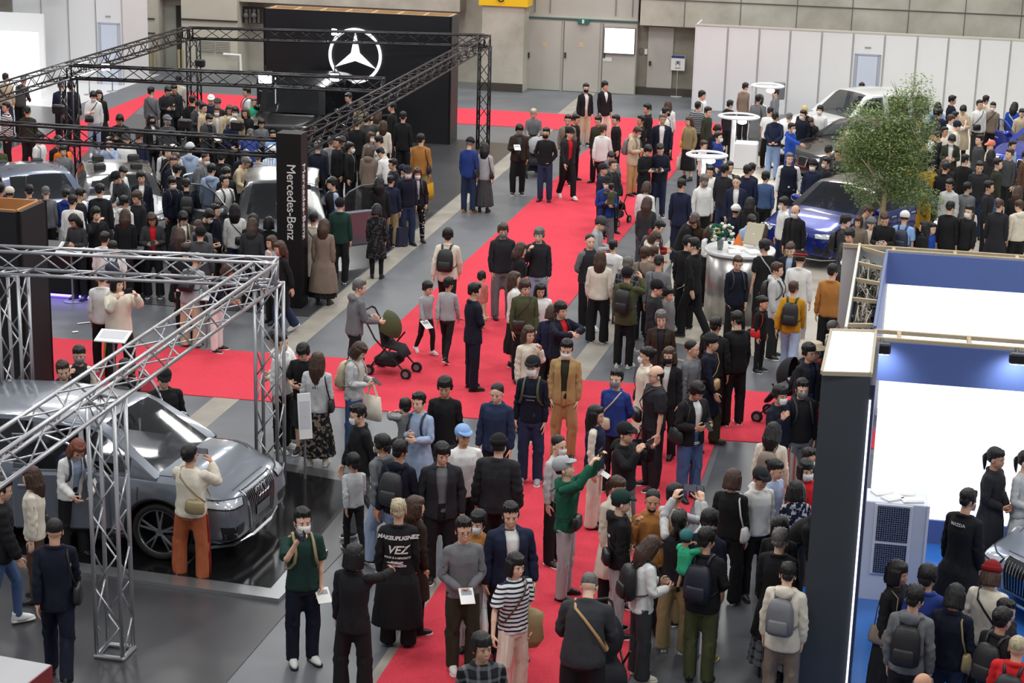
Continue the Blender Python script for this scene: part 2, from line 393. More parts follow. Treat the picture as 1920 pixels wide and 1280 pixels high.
# which bones exist: index -> (name)
BN = ['pelvis', 'spine', 'chest', 'neck', 'head', 'uaL', 'faL', 'haL', 'uaR', 'faR', 'haR', 'thL', 'shL', 'foL', 'thR', 'shR', 'foR']
BI = {n: i for i, n in enumerate(BN)}
def sst(x, a, b): t = np.clip((x-a)/(b-a), 0, 1); return t*t*(3-2*t)
def capd(v, a, b, r): 
    d = b-a; t = np.clip(((v-a)@d)/(d@d), 0, 1); return np.linalg.norm(v-a-t[:, None]*d, axis=1)-r
def weights(v, mode='body'):
    n = len(v); W = np.zeros((n, 17)); z = v[:, 2]
    # trunk distance (ellipse-ish)
    rx = np.interp(z, [.8, .9, 1.06, 1.27, 1.38, 1.45], [.17, .165, .14, .16, .13, .05]); ry = rx*.68
    q = np.sqrt((v[:, 0]/rx)**2+((v[:, 1]-.01)/ry)**2); dt = (q-1)*np.minimum(rx, ry)*1.1
    dt = dt+np.maximum(0, z-1.45)*2
    if mode == 'trunk': dt = dt*0-1
    K = .018; acc = [np.exp(-np.clip(dt, -.3, 3)/K)]; arms = []
    for s in (1, -1):
        sh, el, wr, a = J(s); d = np.minimum(capd(v, sh, el, .05), capd(v, el, wr+a*.15, .042)); arms.append(np.exp(-np.clip(d, -.3, 3)/K))
    wa = arms[0]/(acc[0]+arms[0]+arms[1]+1e-30), arms[1]/(acc[0]+arms[0]+arms[1]+1e-30)
    wa = [np.where(v[:, 0]*s > .02, w, 0) for w, s in zip(wa, (1, -1))]
    wa = [np.where(z > 1.43, w*np.clip(1-(z-1.43)/.03, 0, 1), w) for w in wa]
    if mode in ('legs', 'skirt', 'head', 'trunk'): wa = [w*0 for w in wa]
    for w, s, L in zip(wa, (1, -1), 'LR'):
        sh, el, wr, a = J(s); t = (v-sh)@a
        fore = sst(t, .25, .29); ha = sst(t, .50, .53)
        W[:, BI['ua'+L]] = w*(1-fore); W[:, BI['fa'+L]] = w*fore*(1-ha); W[:, BI['ha'+L]] = w*ha
    rest = 1-wa[0]-wa[1]
    if mode == 'head': W[:, BI['head']] = 1; return W
    hd = sst(z, 1.46, 1.51); nk = sst(z, 1.40, 1.45)*(1-hd); ch = sst(z, 1.10, 1.26)*(1-nk)*(1-hd); sp = sst(z, .94, 1.08)*(1-ch-nk-hd)
    low = 1-hd-nk-ch-sp
    W[:, BI['head']] = rest*hd; W[:, BI['neck']] = rest*nk; W[:, BI['chest']] = rest*ch; W[:, BI['spine']] = rest*sp
    side = sst(v[:, 0], -.02, .02) if mode != 'skirt' else sst(v[:, 0], -.16, .16)
    if mode == 'skirt': th = sst(-z, -.90, -.45)*.75; kn = np.zeros(n); ft = kn
    elif mode == 'coat': th = sst(-z, -.90, -.6)*.55; kn = np.zeros(n); ft = kn; side = sst(v[:, 0], -.12, .12)
    else: th = sst(-z, -.90, -.80); kn = sst(-z, -.51, -.44); ft = sst(-z, -.10, -.07)
    W[:, BI['pelvis']] = rest*low*(1-th)
    for sd, L in ((side, 'L'), (1-side, 'R')):
        w = rest*low*th*sd; W[:, BI['th'+L]] = w*(1-kn); W[:, BI['sh'+L]] = w*kn*(1-ft); W[:, BI['fo'+L]] = w*kn*ft
    return W/np.maximum(W.sum(1), 1e-9)[:, None]
def rotx(a): c, s = math.cos(a), math.sin(a); return np.array([[1, 0, 0], [0, c, -s], [0, s, c]])
def roty(a): c, s = math.cos(a), math.sin(a); return np.array([[c, 0, s], [0, 1, 0], [-s, 0, c]])
def rotz(a): c, s = math.cos(a), math.sin(a); return np.array([[c, -s, 0], [s, c, 0], [0, 0, 1]])
def align(a, b):
    a = nrm(a); b = nrm(b); c = a@b; w = np.cross(a, b)
    if c < -.999: return rotx(math.pi)
    K = np.array([[0, -w[2], w[1]], [w[2], 0, -w[0]], [-w[1], w[0], 0]]); return np.eye(3)+K+K@K/(1+c)
# a pose: bend, lean, yaw/pitch of head, arms L/R = (upper, fore), legs L/R = (thigh, shin)
DN = ((.13, .02, -1), (.04, -.16, -1)); ST = ((.07, 0, -1), (-.02, .02, -1))
PO = dict(
  s=dict(aL=DN, aR=DN), s2=dict(aL=((.16, .06, -1), (.0, -.3, -1)), aR=((.1, -.04, -1), (-.02, -.1, -1)), lL=((.12, -.06, -1), (.02, .05, -1))),
  w=dict(aL=((.12, .3, -1), (.05, .05, -1)), aR=((.12, -.28, -1), (.0, -.5, -1)), lL=((.02, -.36, -1), (0, .02, -1)), lR=((.02, .22, -1), (0, .55, -1)), bend=3),
  w2=dict(aL=((.12, -.28, -1), (.0, -.5, -1)), aR=((.12, .25, -1), (.05, .05, -1)), lR=((.02, -.36, -1), (0, .02, -1)), lL=((.02, .22, -1), (0, .55, -1)), bend=3),
  p=dict(aL=((.2, -.15, -1), (-.5, -.95, .1)), aR=((.2, -.15, -1), (-.5, -.95, .1)), pitch=28, bend=3, grip=1),
  p1=dict(aL=DN, aR=((.2, -.2, -1), (-.35, -.95, .25)), pitch=22, grip=1),
  u=dict(lL=((.14, -.03, -1), (.03, .03, -1)), lR=((.12, .05, -1), (.03, .05, -1)), aL=((.3, -.75, -.55), (-.5, -.35, .85)), aR=((.3, -.75, -.55), (-.5, -.35, .85)), pitch=0, grip=1),
  u1=dict(aL=DN, aR=((.25, -.85, -.35), (-.35, -.3, .9)), grip=1), ul=dict(aR=DN, aL=((.25, -.85, -.35), (-.35, -.3, .9)), grip=1),
  hi=dict(aL=((.3, -.8, .5), (-.35, -.35, .9)), aR=((.3, -.8, .5), (-.35, -.35, .9)), pitch=-22, grip=1),
  c=dict(aL=((.18, -.25, -1), (-1, -.5, .12)), aR=((.18, -.2, -1), (-1, -.42, .02)), grip=1),
  k=dict(aL=((.2, .3, -1), (-.75, .35, -.55)), aR=((.2, .3, -1), (-.75, .35, -.55)), grip=1),
  f=dict(aL=((.16, -.05, -1), (-.6, -.6, -.35)), aR=((.16, -.05, -1), (-.6, -.6, -.35)), grip=1),
  l=dict(aR=DN, aL=((.35, -.35, -1), (-.22, -.22, 1)), grip=1), lr=dict(aL=DN, aR=((.35, -.35, -1), (-.22, -.22, 1)), grip=1),
  h=dict(aL=((.18, -.2, -1), (-.45, -.95, .1)), aR=((.18, -.1, -1), (-.6, -.8, .3)), grip=1),
  m=dict(aL=DN, aR=((.2, -.35, -1), (-.3, -.5, 1)), grip=1),
  o=dict(aL=((.35, .12, -1), (-.45, -.25, -.7)), aR=((.35, .12, -1), (-.45, -.25, -.7)), grip=1),
  b=dict(aL=((.15, -.5, -1), (-.1, -.6, -.8)), aR=((.15, -.5, -1), (-.1, -.6, -.8)), bend=42, pitch=5, grip=1, lL=((.06, -.1, -1), (0, .1, -1))),
  b2=dict(aL=((.15, -.2, -1), (-.3, -.9, -.3)), aR=((.15, -.2, -1), (-.3, -.9, -.3)), bend=24, pitch=18, grip=1),
  r=dict(aL=DN, aR=((.35, -.95, -.3), (.1, -1, -.12)), pitch=5, grip=1), rl=dict(aR=DN, aL=((.35, -.95, -.3), (.1, -1, -.12)), pitch=5, grip=1),
  g=dict(aL=((.12, -.35, -1), (-.05, -1, -.1)), aR=((.12, -.35, -1), (-.05, -1, -.1)), bend=8, grip=1, lL=((.02, -.3, -1), (0, .02, -1)), lR=((.02, .2, -1), (0, .5, -1))),
  t=dict(aL=DN, aR=((.5, -.1, -1), (.3, -.35, -.9)), grip=1), tl=dict(aR=DN, aL=((.5, -.1, -1), (.3, -.35, -.9)), grip=1),
  q=dict(aL=((1, -.1, -.35), (.6, -.2, -.1)), aR=((1, -.1, -.35), (.6, -.2, -.1))),
  x=dict(aL=((.3, -.7, -.2), (-1, -.4, -.1)), aR=((.3, -.7, -.2), (-1, -.4, -.1)), grip=1),
  sit=dict(aL=((.15, -.3, -1), (-.3, -.8, -.2)), aR=((.15, -.3, -1), (-.3, -.8, -.2)), lL=((.12, -1, -.12), (0, -.1, -1)), lR=((.12, -1, -.12), (0, -.1, -1)), grip=1),
  ca=dict(aL=((.3, -.8, -.1), (-.4, -.8, .1)), aR=((.3, -.8, -.1), (-.4, -.8, .1)), lL=((.35, -.8, -.5), (.2, .2, -1)), lR=((.35, -.8, -.5), (.2, .2, -1)), grip=1))
def solve(pose, wf, rnd, yaw=0., pitch=None, sit=False, bend=None):
    p = PO[pose]; bend = math.radians(p.get('bend', 0) if bend is None else bend); T = {}
    s3 = np.array((wf, wf, 1.))
    def put(n, R, o_rest, o_pos): T[n] = (R, np.array(o_rest, float), np.array(o_pos, float))
    tilt = rnd.uniform(-.025, .025); Rp = rotx(bend*.35)@roty(tilt); o = np.array((0, 0, HIPZ)); put('pelvis', Rp, o, o)
    def adv(R, o_rest, o_pos, nxt): return np.array(o_pos)+R@(np.array(nxt)-np.array(o_rest))
    j1 = (0, 0, 1.0); q1 = adv(Rp, o, o, j1); Rs = rotx(bend*.7)@roty(tilt*.3); put('spine', Rs, j1, q1)
    j2 = (0, 0, 1.15); q2 = adv(Rs, j1, q1, j2); Rc = rotx(bend)@roty(-tilt*.6)@rotz(rnd.uniform(-.08, .08)); put('chest', Rc, j2, q2)
    pt = math.radians(p.get('pitch', 3) if pitch is None else pitch); yw = math.radians(yaw)
    j3 = (0, .02, 1.43); q3 = adv(Rc, j2, q2, j3); Rn = rotx(bend*.9+pt*.4)@rotz(yw*.4); put('neck', Rn, j3, q3)
    j4 = (0, .015, 1.50); q4 = adv(Rn, j3, q3, j4); Rh = rotx(bend*.75+pt)@rotz(yw)@roty(rnd.uniform(-.06, .06)); put('head', Rh, j4, q4)
    for s, L in ((1, 'L'), (-1, 'R')):
        sh, el, wr, a = J(s); sh = sh*s3; el = el*s3; wr = wr*s3
        u, f = p['a'+L]; jit = lambda k: np.array([rnd.uniform(-k, k) for _ in range(3)])
        u = nrm(u)*(s, 1, 1)+jit(.05); f = nrm(f)*(s, 1, 1)+jit(.06)
        Rb = rotx(bend*(.35 if pose in ('b', 'b2') else 1))
        Ru = align(a, Rb@u); qs = adv(Rc, j2, q2, sh); put('ua'+L, Ru, sh, qs)
        qe = adv(Ru, sh, qs, el); Rf = align(nrm(Ru@a), Rb@f)@Ru
        if pose not in ('q',): pass
        put('fa'+L, Rf, el, qe); qw = adv(Rf, el, qe, wr); put('ha'+L, Rf, wr, qw)
        hp, kn, an = legs_x(s); hp = hp*s3; kn = kn*s3; an = an*s3
        th, shn = p.get('l'+L, ST); th = nrm(th)*(s, 1, 1)+jit(.035); shn = nrm(shn)*(s, 1, 1)+jit(.02)
        Rt = align(kn-hp, th); qh = adv(Rp, o, o, hp); put('th'+L, Rt, hp, qh)
        qk = adv(Rt, hp, qh, kn); Rk = align(an-kn, shn); put('sh'+L, Rk, kn, qk); qa = adv(Rk, kn, qk, an)
        back = math.atan2(shn[1], -shn[2]); pitchf = max(0, back-.12)*1.2 if pose not in ('sit', 'ca') else (0 if pose == 'sit' else .3)
        put('fo'+L, rotz(s*.16+rnd.uniform(-.1, .15))@rotx(pitchf), an, qa)
    # feet to the ground
    lowest = min((T['fo'+L][2]+T['fo'+L][0]@(np.array(q)-T['fo'+L][1]))[2] for L in 'LR' for q in ((0, -.15, 0), (0, .06, 0)))
    dz = -lowest if not sit else 0
    for k in T: T[k] = (T[k][0], T[k][1], T[k][2]+(0, 0, dz))
    return T
def skin(v, W, T, headk=1.):
    out = np.zeros_like(v)
    for n, i in BI.items():
        w = W[:, i]
        if w.max() < 1e-4: continue
        R, o, q = T[n]; d = v-o
        if headk != 1. and n == 'head': d = d*headk
        out += w[:, None]*(d@R.T+q)
    return out
# ---- garment base shapes
def trunkrings(hem, gx, gy, gz, top=1.425, flare=1., waist=1.):
    z = [hem, .90, .98, 1.06, 1.16, 1.27, 1.36, top-.01, top+.018]
    rx = [.165*flare, .168, .160*waist, .152*waist, .158, .172, .155, .10, .078]; ry = [.118*flare, .12, .112*waist, .108*waist, .115, .124, .108, .078, .07]
    if hem < .8: z.insert(1, .8); rx.insert(1, .17*(1+flare)/2); ry.insert(1, .122*(1+flare)/2)
    return [(0, .008+.008*(zz > 1.4), zz, a*gx+.0, b*gy) for zz, a, b in zip(z, rx, ry) if zz == hem or zz > hem+.02]
def topmesh(kind, target, voxel, hem=.86, g=1., sleeve=1., sr=.0, hood=False, collar=False, flare=1., waist=1., puff=0., neck=True, arms=True, mode=None, hoodup=False):
    mb = MB(); mb.rings(trunkrings(hem, g, g, 1, flare=flare, waist=waist), 0, 28, sq=2.25)
    if arms:
        for s in (-1, 1):
            sh, el, wr, a = J(s)
            mb.cap((s*.06, .012, 1.392), sh+(0, 0, -.004), .048, .052+sr*.5, 0, 14)
            if sleeve >= 1:
                mb.cap(sh+(0, 0, -.004), el, .053+sr*.6, .046+sr, 0, 14)
                mb.tube([el-a*.03, el+a*.1, wr-a*.05, wr-a*.015, wr-a*.0], [.046+sr, .045+sr, .04+sr*.9, .039+sr*.4, .034], 0, 14)
            else: mb.tube([sh-a*.03, sh+a*.12, sh+a*.27*sleeve, sh+a*(.27*sleeve+.012)], [.06, .062+sr, .062+sr, .058+sr], 0, 14)
    if collar:
        mb.tube([(.085*math.cos(t), .015+.082*math.sin(t), 1.44-.012*math.sin(t)*-1) for t in np.linspace(-.9, math.pi+.9, 15)], .018, 0, 8)
    if hood:
        mb.ell((0, .115, 1.43), (.10, .05, .065), 0, 14, 10); mb.tube([(.09*math.cos(t), .02+.085*math.sin(t), 1.435+.01*math.sin(t)) for t in np.linspace(-1.1, math.pi+1.1, 17)], .028, 0, 8)
    if neck: mb.tube([(.068*math.cos(t), .018+.062*math.sin(t), 1.435+.008*math.sin(t)) for t in np.linspace(0, 2*math.pi, 19)], .012, 0, 8)
    b = remesh(mb, voxel, 3, target=target)
    if puff:
        t = np.where(np.abs(b['v'][:, 0]) > .19, 0, 1); ph = b['v'][:, 2]*2*math.pi/.085
        b['v'] = b['v']+b['n']*(puff*np.abs(np.sin(ph/2))**.6)[:, None]
    b['W'] = weights(b['v'], mode or ('coat' if hem < .8 else 'body'))
    return b
def legmesh(kind, target, voxel, r0=.098, r1=.068, r2=.05, end=.07):
    mb = MB(); mb.rings([(0, .008, .80, .14, .105), (0, .01, .86, .16, .112), (0, .008, .92, .158, .11), (0, .005, 1.02, .145, .1)], 0, 24)
    for s in (-1, 1):
        hp, kn, an = legs_x(s)
        o_ = np.array((s*.014, 0, 0)) if kind == 'wide' else np.zeros(3); kn = kn+o_; an = an+o_; e = kn+(an-kn)*((KNZ-end)/(KNZ-ANZ)); mb.cap(hp+(0, .005, -.02), kn, r0, r1, 0, 14)
        if end < KNZ: mb.tube([kn+(0, 0, .02), kn+(0, .012, -.12), e+(0, 0, .03), e], [r1, r1*.96, r2*1.03, r2], 0, 14)
    b = remesh(mb, voxel, 3, target=target); b['W'] = weights(b['v'], 'legs'); return b
def skirtmesh(end, flare, target, voxel):
    mb = MB(); mb.rings([(0, .0, end, .15*flare, .12*flare), (0, 0, (end+.8)/2, .16*(1+flare)/2, .125*(1+flare)/2), (0, .005, .82, .168, .125), (0, .006, .92, .16, .112), (0, 0, 1.04, .135, .095)], 0, 32)
    b = remesh(mb, voxel, 2, target=target)
    an = np.arctan2(b['v'][:, 1], b['v'][:, 0]); k = np.clip((.9-b['v'][:, 2])/.5, 0, 1)
    b['v'] = b['v']+b['n']*(.012*k*np.sin(an*14))[:, None]; b['W'] = weights(b['v'], 'skirt'); return b
def shoe(s, hi=False):
    hp, kn, an = legs_x(s); c = an; sole = MB(); up_ = MB(); prof = [(.075, .026), (.05, .034), (0, .034), (-.06, .038), (-.12, .044), (-.165, .036), (-.185, .018)]
    v = []; 
    sole.poly([(c[0]+w, c[1]+y) for y, w in prof]+[(c[0]-w, c[1]+y) for y, w in prof[::-1]], 0, .024, 1)
    u = MB(); u.rings([(c[0], c[1]-.052, .02, .043, .132), (c[0], c[1]-.05, .045, .044, .128), (c[0], c[1]-.03, .068, .041, .105), (c[0], c[1]+.002, .09, .040, .066), (c[0], c[1]+.015, .115, .040, .052)]+([(c[0], c[1]+.02, .2, .042, .05)] if hi else []), 0, 16)
    b = merge(raw(sole, 1), raw(u, 0)); b['W'] = np.zeros((len(b['v']), 17)); b['W'][:, BI['fo'+('L' if s > 0 else 'R')]] = 1
    if hi: b['W'] = weights(b['v'], 'legs')
    return b
# ---- hair and headgear, all in head space of the rest pose
def hairmesh(kind, target, voxel):
    mb = MB()
    def top(rx=.086, ry=.1, rz=.088, y=.022, z=1.638): mb.ell((0, y, z), (rx, ry, rz), 0, 22, 14)
    def fringe(z=1.632, n=7, r=.02, drop=.022, y=-.07):
        for i in range(n):
            t = (i/(n-1)-.5)*2; a = t*1.15; mb.cap((.062*math.sin(a), .015-.082*math.cos(a), z+.03), (.074*math.sin(a), .012-.096*math.cos(a)*1.0, z-drop*(1-.3*abs(t))), r, r*.55, 0, 8)
    if kind == 'buzz': mb.ell((0, .023, 1.636), (.0795, .0935, .0825), 0, 22, 14); [mb.ell((s*.07, .02, 1.60), (.012, .03, .03), 0, 8, 6) for s in (-1, 1)]
    elif kind == 'bald':
        for i in range(15):
            a = -1.75+i*3.5/14; x, y = .070*math.sin(a), .018+.083*math.cos(a); mb.cap((x, y, 1.615), (x*.99, y*.99, 1.565), .0155, .012)
    elif kind == 'short': top(.084, .094, .086, .028, 1.646); fringe(1.668, 6, .016, .012); [mb.ell((s*.068, .012, 1.598), (.018, .04, .035), 0, 8, 6) for s in (-1, 1)]; mb.ell((0, .085, 1.585), (.058, .03, .05), 0, 10, 8)
    elif kind == 'mop': top(.090, .10, .092, .024, 1.645); fringe(1.655, 8, .02, .022); [mb.ell((s*.074, .015, 1.60), (.022, .05, .045), 0, 8, 6) for s in (-1, 1)]; mb.ell((0, .082, 1.578), (.066, .035, .06), 0, 10, 8)
    elif kind in ('bob', 'long', 'pony', 'bun', 'vlong'):
        top(.087, .097, .088, .026, 1.644); fringe(1.655, 8, .018, .024 if kind == 'bob' else .006)
        if kind == 'bob':
            for i in range(13):
                a = -2.15+i*4.3/12; x, y = .078*math.sin(a), .02+.086*math.cos(a); mb.cap((x, y, 1.63), (x*1.14, y*1.1+.005, 1.50), .026, .02)
        elif kind in ('long', 'vlong'):
            e = 1.36 if kind == 'long' else 1.22
            for i in range(13):
                a = -2.0+i*4.0/12; x, y = .078*math.sin(a), .02+.085*math.cos(a); mb.cap((x, y, 1.63), (x*1.15, y*1.1+.01, 1.50), .026, .028)
                if abs(a) < 1.5: mb.cap((x*1.15, y*1.1+.01, 1.50), (x*1.05, .05+.075*math.cos(a), e), .03, .022)
        else:
            mb.ell((0, .04, 1.60), (.08, .078, .075), 0, 14, 10)
            if kind == 'pony': mb.cap((0, .11, 1.63), (0, .145, 1.57), .028, .034); mb.cap((0, .145, 1.57), (0, .13, 1.42), .034, .014)
            else: mb.ell((0, .125, 1.65), (.038, .034, .038), 0, 10, 8)
    b = remesh(mb, voxel, 2, target=target)
    v = b['v']; st = np.sin(v[:, 0]*190+3*np.sin(v[:, 2]*40))*np.sin(v[:, 1]*170+v[:, 2]*30)
    az = np.arctan2(v[:, 0], v[:, 1]-.03); tuft = np.sin(az*11+v[:, 2]*60+2*np.sin(v[:, 2]*90))*.6+np.sin(az*23-v[:, 2]*35)*.4
    b['v'] = v+b['n']*(.0028*st+.0045*tuft)[:, None] if kind not in ('buzz', 'bald') else v
    b['W'] = weights(b['v'], 'head')
    if kind in ('long', 'vlong'):
        k = sst(-b['v'][:, 2], -1.50, -1.38); b['W'][:, BI['head']] = 1-k; b['W'][:, BI['chest']] = k
    return b
def gearmesh(kind):
    mb = MB()
    if kind == 'cap':
        mb.ell((0, .020, 1.645), (.095, .108, .092), 0, 22, 12)
        mb.add([(x*.078, -.075-.075*math.sqrt(max(0, 1-x*x*.98))-(0 if k else 0), 1.655-.02*(1-x*x)-.012*k) for k in (0, 1) for x in np.linspace(-1, 1, 9)]+[(x*.085, -.05, 1.668-.012*k) for k in (0, 1) for x in np.linspace(-1, 1, 9)],
               [(i, i+1, 18+i+1, 18+i) for i in range(8)]+[(9+i+1, 9+i, 27+i, 27+i+1) for i in range(8)]+[(i+1, i, 9+i, 9+i+1) for i in range(8)], 0)
    elif kind == 'beanie': mb.ell((0, .018, 1.652), (.094, .108, .096), 0, 22, 12); mb.rings([(0, .018, 1.632, .095, .109), (0, .018, 1.638, .101, .115), (0, .018, 1.672, .101, .115), (0, .018, 1.68, .094, .108)], 0, 22)
    elif kind == 'hat':
        mb.rings([(0, .015, 1.65, .155, .165), (0, .015, 1.656, .155, .165), (0, .015, 1.662, .098, .112), (0, .015, 1.73, .09, .102), (0, .015, 1.74, .07, .08)], 0, 24)
    elif kind == 'bucket': mb.rings([(0, .015, 1.615, .135, .15), (0, .015, 1.66, .098, .112), (0, .015, 1.725, .085, .098), (0, .015, 1.735, .06, .07)], 0, 24)
    elif kind == 'mask':
        n = 9; v = []
        for z, r, w in ((1.575, .0, .9), (1.565, .012, 1.), (1.545, .018, 1.), (1.52, .012, .95), (1.497, 0., .75)):
            for i in range(n):
                t = (i/(n-1)-.5)*2; a = t*1.12*w; v.append((.0715*math.sin(a), -.018-(.072+r)*math.cos(a)-.006, z))
        f = [(r*n+i, r*n+i+1, (r+1)*n+i+1, (r+1)*n+i) for r in range(4) for i in range(n-1)]
        mb.add(v, f, 0)
        for s in (-1, 1): mb.cap((s*.063, -.045, 1.565), (s*.08, .012, 1.59), .002, .002, 0, 5); mb.cap((s*.06, -.045, 1.515), (s*.08, .015, 1.55), .002, .002, 0, 5)
    elif kind == 'glasses':
        for s in (-1, 1):
            mb.tube([(s*.032+.021*math.cos(t), -.0935, 1.586+.015*math.sin(t)) for t in np.linspace(0, 2*math.pi, 13)[:-1]], .0016, 0, 5, closed=True)
            mb.cap((s*.053, -.092, 1.588), (s*.08, .01, 1.592), .0016, .0016, 0, 5)
        mb.cap((-.011, -.094, 1.588), (.011, -.094, 1.588), .0016, .0016, 0, 5)
    elif kind == 'beard': mb.ell((0, -.05, 1.512), (.045, .04, .03), 0, 14, 8)
    b = raw(mb); b['W'] = weights(b['v'], 'head')
    return b
LOD = {'H': (.0055, 9000, 4500, .013, 2600), 'M': (.0085, 3600, 2200, .017, 1300), 'L': (.011, 1500, 1000, .022, 700)}
BASE = {}
def base(kind, lod, curl=0):
    key = (kind, lod, curl)
    if key in BASE: return BASE[key]
    vx, tb, tc, vc, th = LOD[lod]
    K = dict(t=tc, v=vc)
    def top(**k): return topmesh(kind, tc, vc, **k)
    if kind == 'body': b = body(1.05 if curl else .28, vx, tb, 2 if lod != 'L' else 1); b['W'] = weights(b['v'], 'body')
    elif kind == 'sweater': b = top(hem=.87, g=1.04, sr=.005)
    elif kind == 'knit': b = top(hem=.84, g=1.10, sr=.012)
    elif kind == 'tee': b = top(hem=.85, g=1.07, sleeve=.8, sr=.010)
    elif kind == 'shirt': b = top(hem=.85, g=1.08, sr=.006, collar=True)
    elif kind == 'hoodie': b = top(hem=.86, g=1.09, sr=.010, hood=True)
    elif kind == 'inner': b = top(hem=.89, g=.93, arms=False, mode='trunk')
    elif kind == 'vest': b = top(hem=.85, g=1.12, arms=False, collar=True)
    elif kind == 'jacket': b = top(hem=.83, g=1.1, sr=.010, collar=True)
    elif kind == 'ojacket': b = openfront(top(hem=.82, g=1.12, sr=.010, collar=True), lambda z: .04+.02*sst(z, 1.1, 1.35)); b['W'] = weights(b['v'], 'body')
    elif kind == 'parka': b = top(hem=.76, g=1.13, sr=.013, hood=True)
    elif kind == 'oparka': b = openfront(top(hem=.76, g=1.14, sr=.013, hood=True), lambda z: .035+.02*sst(z, 1.1, 1.35)); b['W'] = weights(b['v'], 'coat')
    elif kind == 'puffer': b = top(hem=.82, g=1.13, sr=.016, collar=True, puff=.016)
    elif kind == 'suit': b = openfront(top(hem=.78, g=1.05, sr=.004, flare=1.06, waist=.97, collar=True), lambda z: np.clip((z-1.10)*.22, 0, .058)); b['W'] = weights(b['v'], 'coat')
    elif kind == 'coat': b = top(hem=.48, g=1.1, sr=.012, flare=1.28, collar=True)
    elif kind == 'lcoat': b = top(hem=.27, g=1.1, sr=.012, flare=1.55, collar=True)
    elif kind == 'ocoat': b = openfront(top(hem=.45, g=1.12, sr=.010, flare=1.24, collar=True), lambda z: .035+.02*sst(z, 1.1, 1.35)); b['W'] = weights(b['v'], 'coat')
    elif kind == 'slim': b = legmesh(kind, tc*.8, vc, .094, .062, .046)
    elif kind == 'trousers': b = legmesh(kind, tc*.8, vc, .1, .076, .066, .05)
    elif kind == 'wide': b = legmesh(kind, tc*.8, vc, .102, .083, .088, .04)
    elif kind == 'shorts': b = legmesh(kind, tc*.6, vc, .108, .092, .09, .48)
    elif kind == 'skirt': b = skirtmesh(.28, 1.45, tc*.9, vc)
    elif kind == 'lskirt': b = skirtmesh(.16, 1.5, tc*.9, vc)
    elif kind == 'mskirt': b = skirtmesh(.55, 1.25, tc*.8, vc)
    elif kind == 'shoeL': b = shoe(1)
    elif kind == 'shoeR': b = shoe(-1)
    elif kind == 'bootL': b = shoe(1, True)
    elif kind == 'bootR': b = shoe(-1, True)
    elif kind in ('cap', 'beanie', 'hat', 'bucket', 'mask', 'glasses', 'beard'): b = gearmesh(kind)
    else: b = hairmesh(kind, th, min(vx*1.25, .011))
    if 'W' not in b: b['W'] = weights(b['v'], 'body')
    BASE[key] = b; return b
CLOTH = {'sweater', 'knit', 'tee', 'shirt', 'hoodie', 'vest', 'jacket', 'ojacket', 'parka', 'oparka', 'suit', 'coat', 'lcoat', 'ocoat', 'slim', 'trousers', 'wide', 'shorts', 'puffer', 'skirt', 'lskirt', 'mskirt'}
TOPNAME = dict(sweater='sweater', knit='knit_jumper', tee='tee_shirt', shirt='shirt', hoodie='hoodie', inner='shirt', vest='vest', jacket='jacket', ojacket='jacket', parka='hooded_jacket', oparka='hooded_jacket', puffer='puffer_jacket',
  suit='suit_jacket', coat='coat', lcoat='coat', ocoat='coat', slim='trousers', trousers='trousers', wide='trousers', shorts='shorts', skirt='skirt', lskirt='skirt', mskirt='skirt')
def wrinkle(b, v, rnd, amp, kind):
    p = [rnd.uniform(0, 6.28) for _ in range(8)]; k = [rnd.uniform(.8, 1.3) for _ in range(4)]
    x, y, z = b['v'].T
    amp *= 1.7; w = np.sin(z*70*k[0]+x*26+p[0]+2*np.sin(x*15+p[1]))*np.sin(x*22*k[1]+y*30+p[2])+.7*np.sin(z*45*k[2]-x*34+y*25+p[3])*np.sin(y*28+z*12+p[4])
    el = np.exp(-((z-1.14)/.09)**2)*(np.abs(x) > .2)+np.exp(-((z-.47)/.12)**2)+np.exp(-((z-.95)/.08)**2)*(np.abs(x) < .2)+.35
    return v+b['n']*(amp*w*el)[:, None]
def mat_of(spec):
    """'black' | 'leather.brown' | 'stripe.white.navy'"""
    q = spec.split('.')
    if len(q) == 1: return fabric(q[0]), False
    if q[0] in ('stripe', 'vstripe', 'plaid', 'dots', 'floral', 'stripeb'):
        return pattern(q[0], q[1], q[2], float(q[3]) if len(q) > 3 else 1.), True
    return fabric(q[1], q[0]), False
class Person: pass
NP = [0]
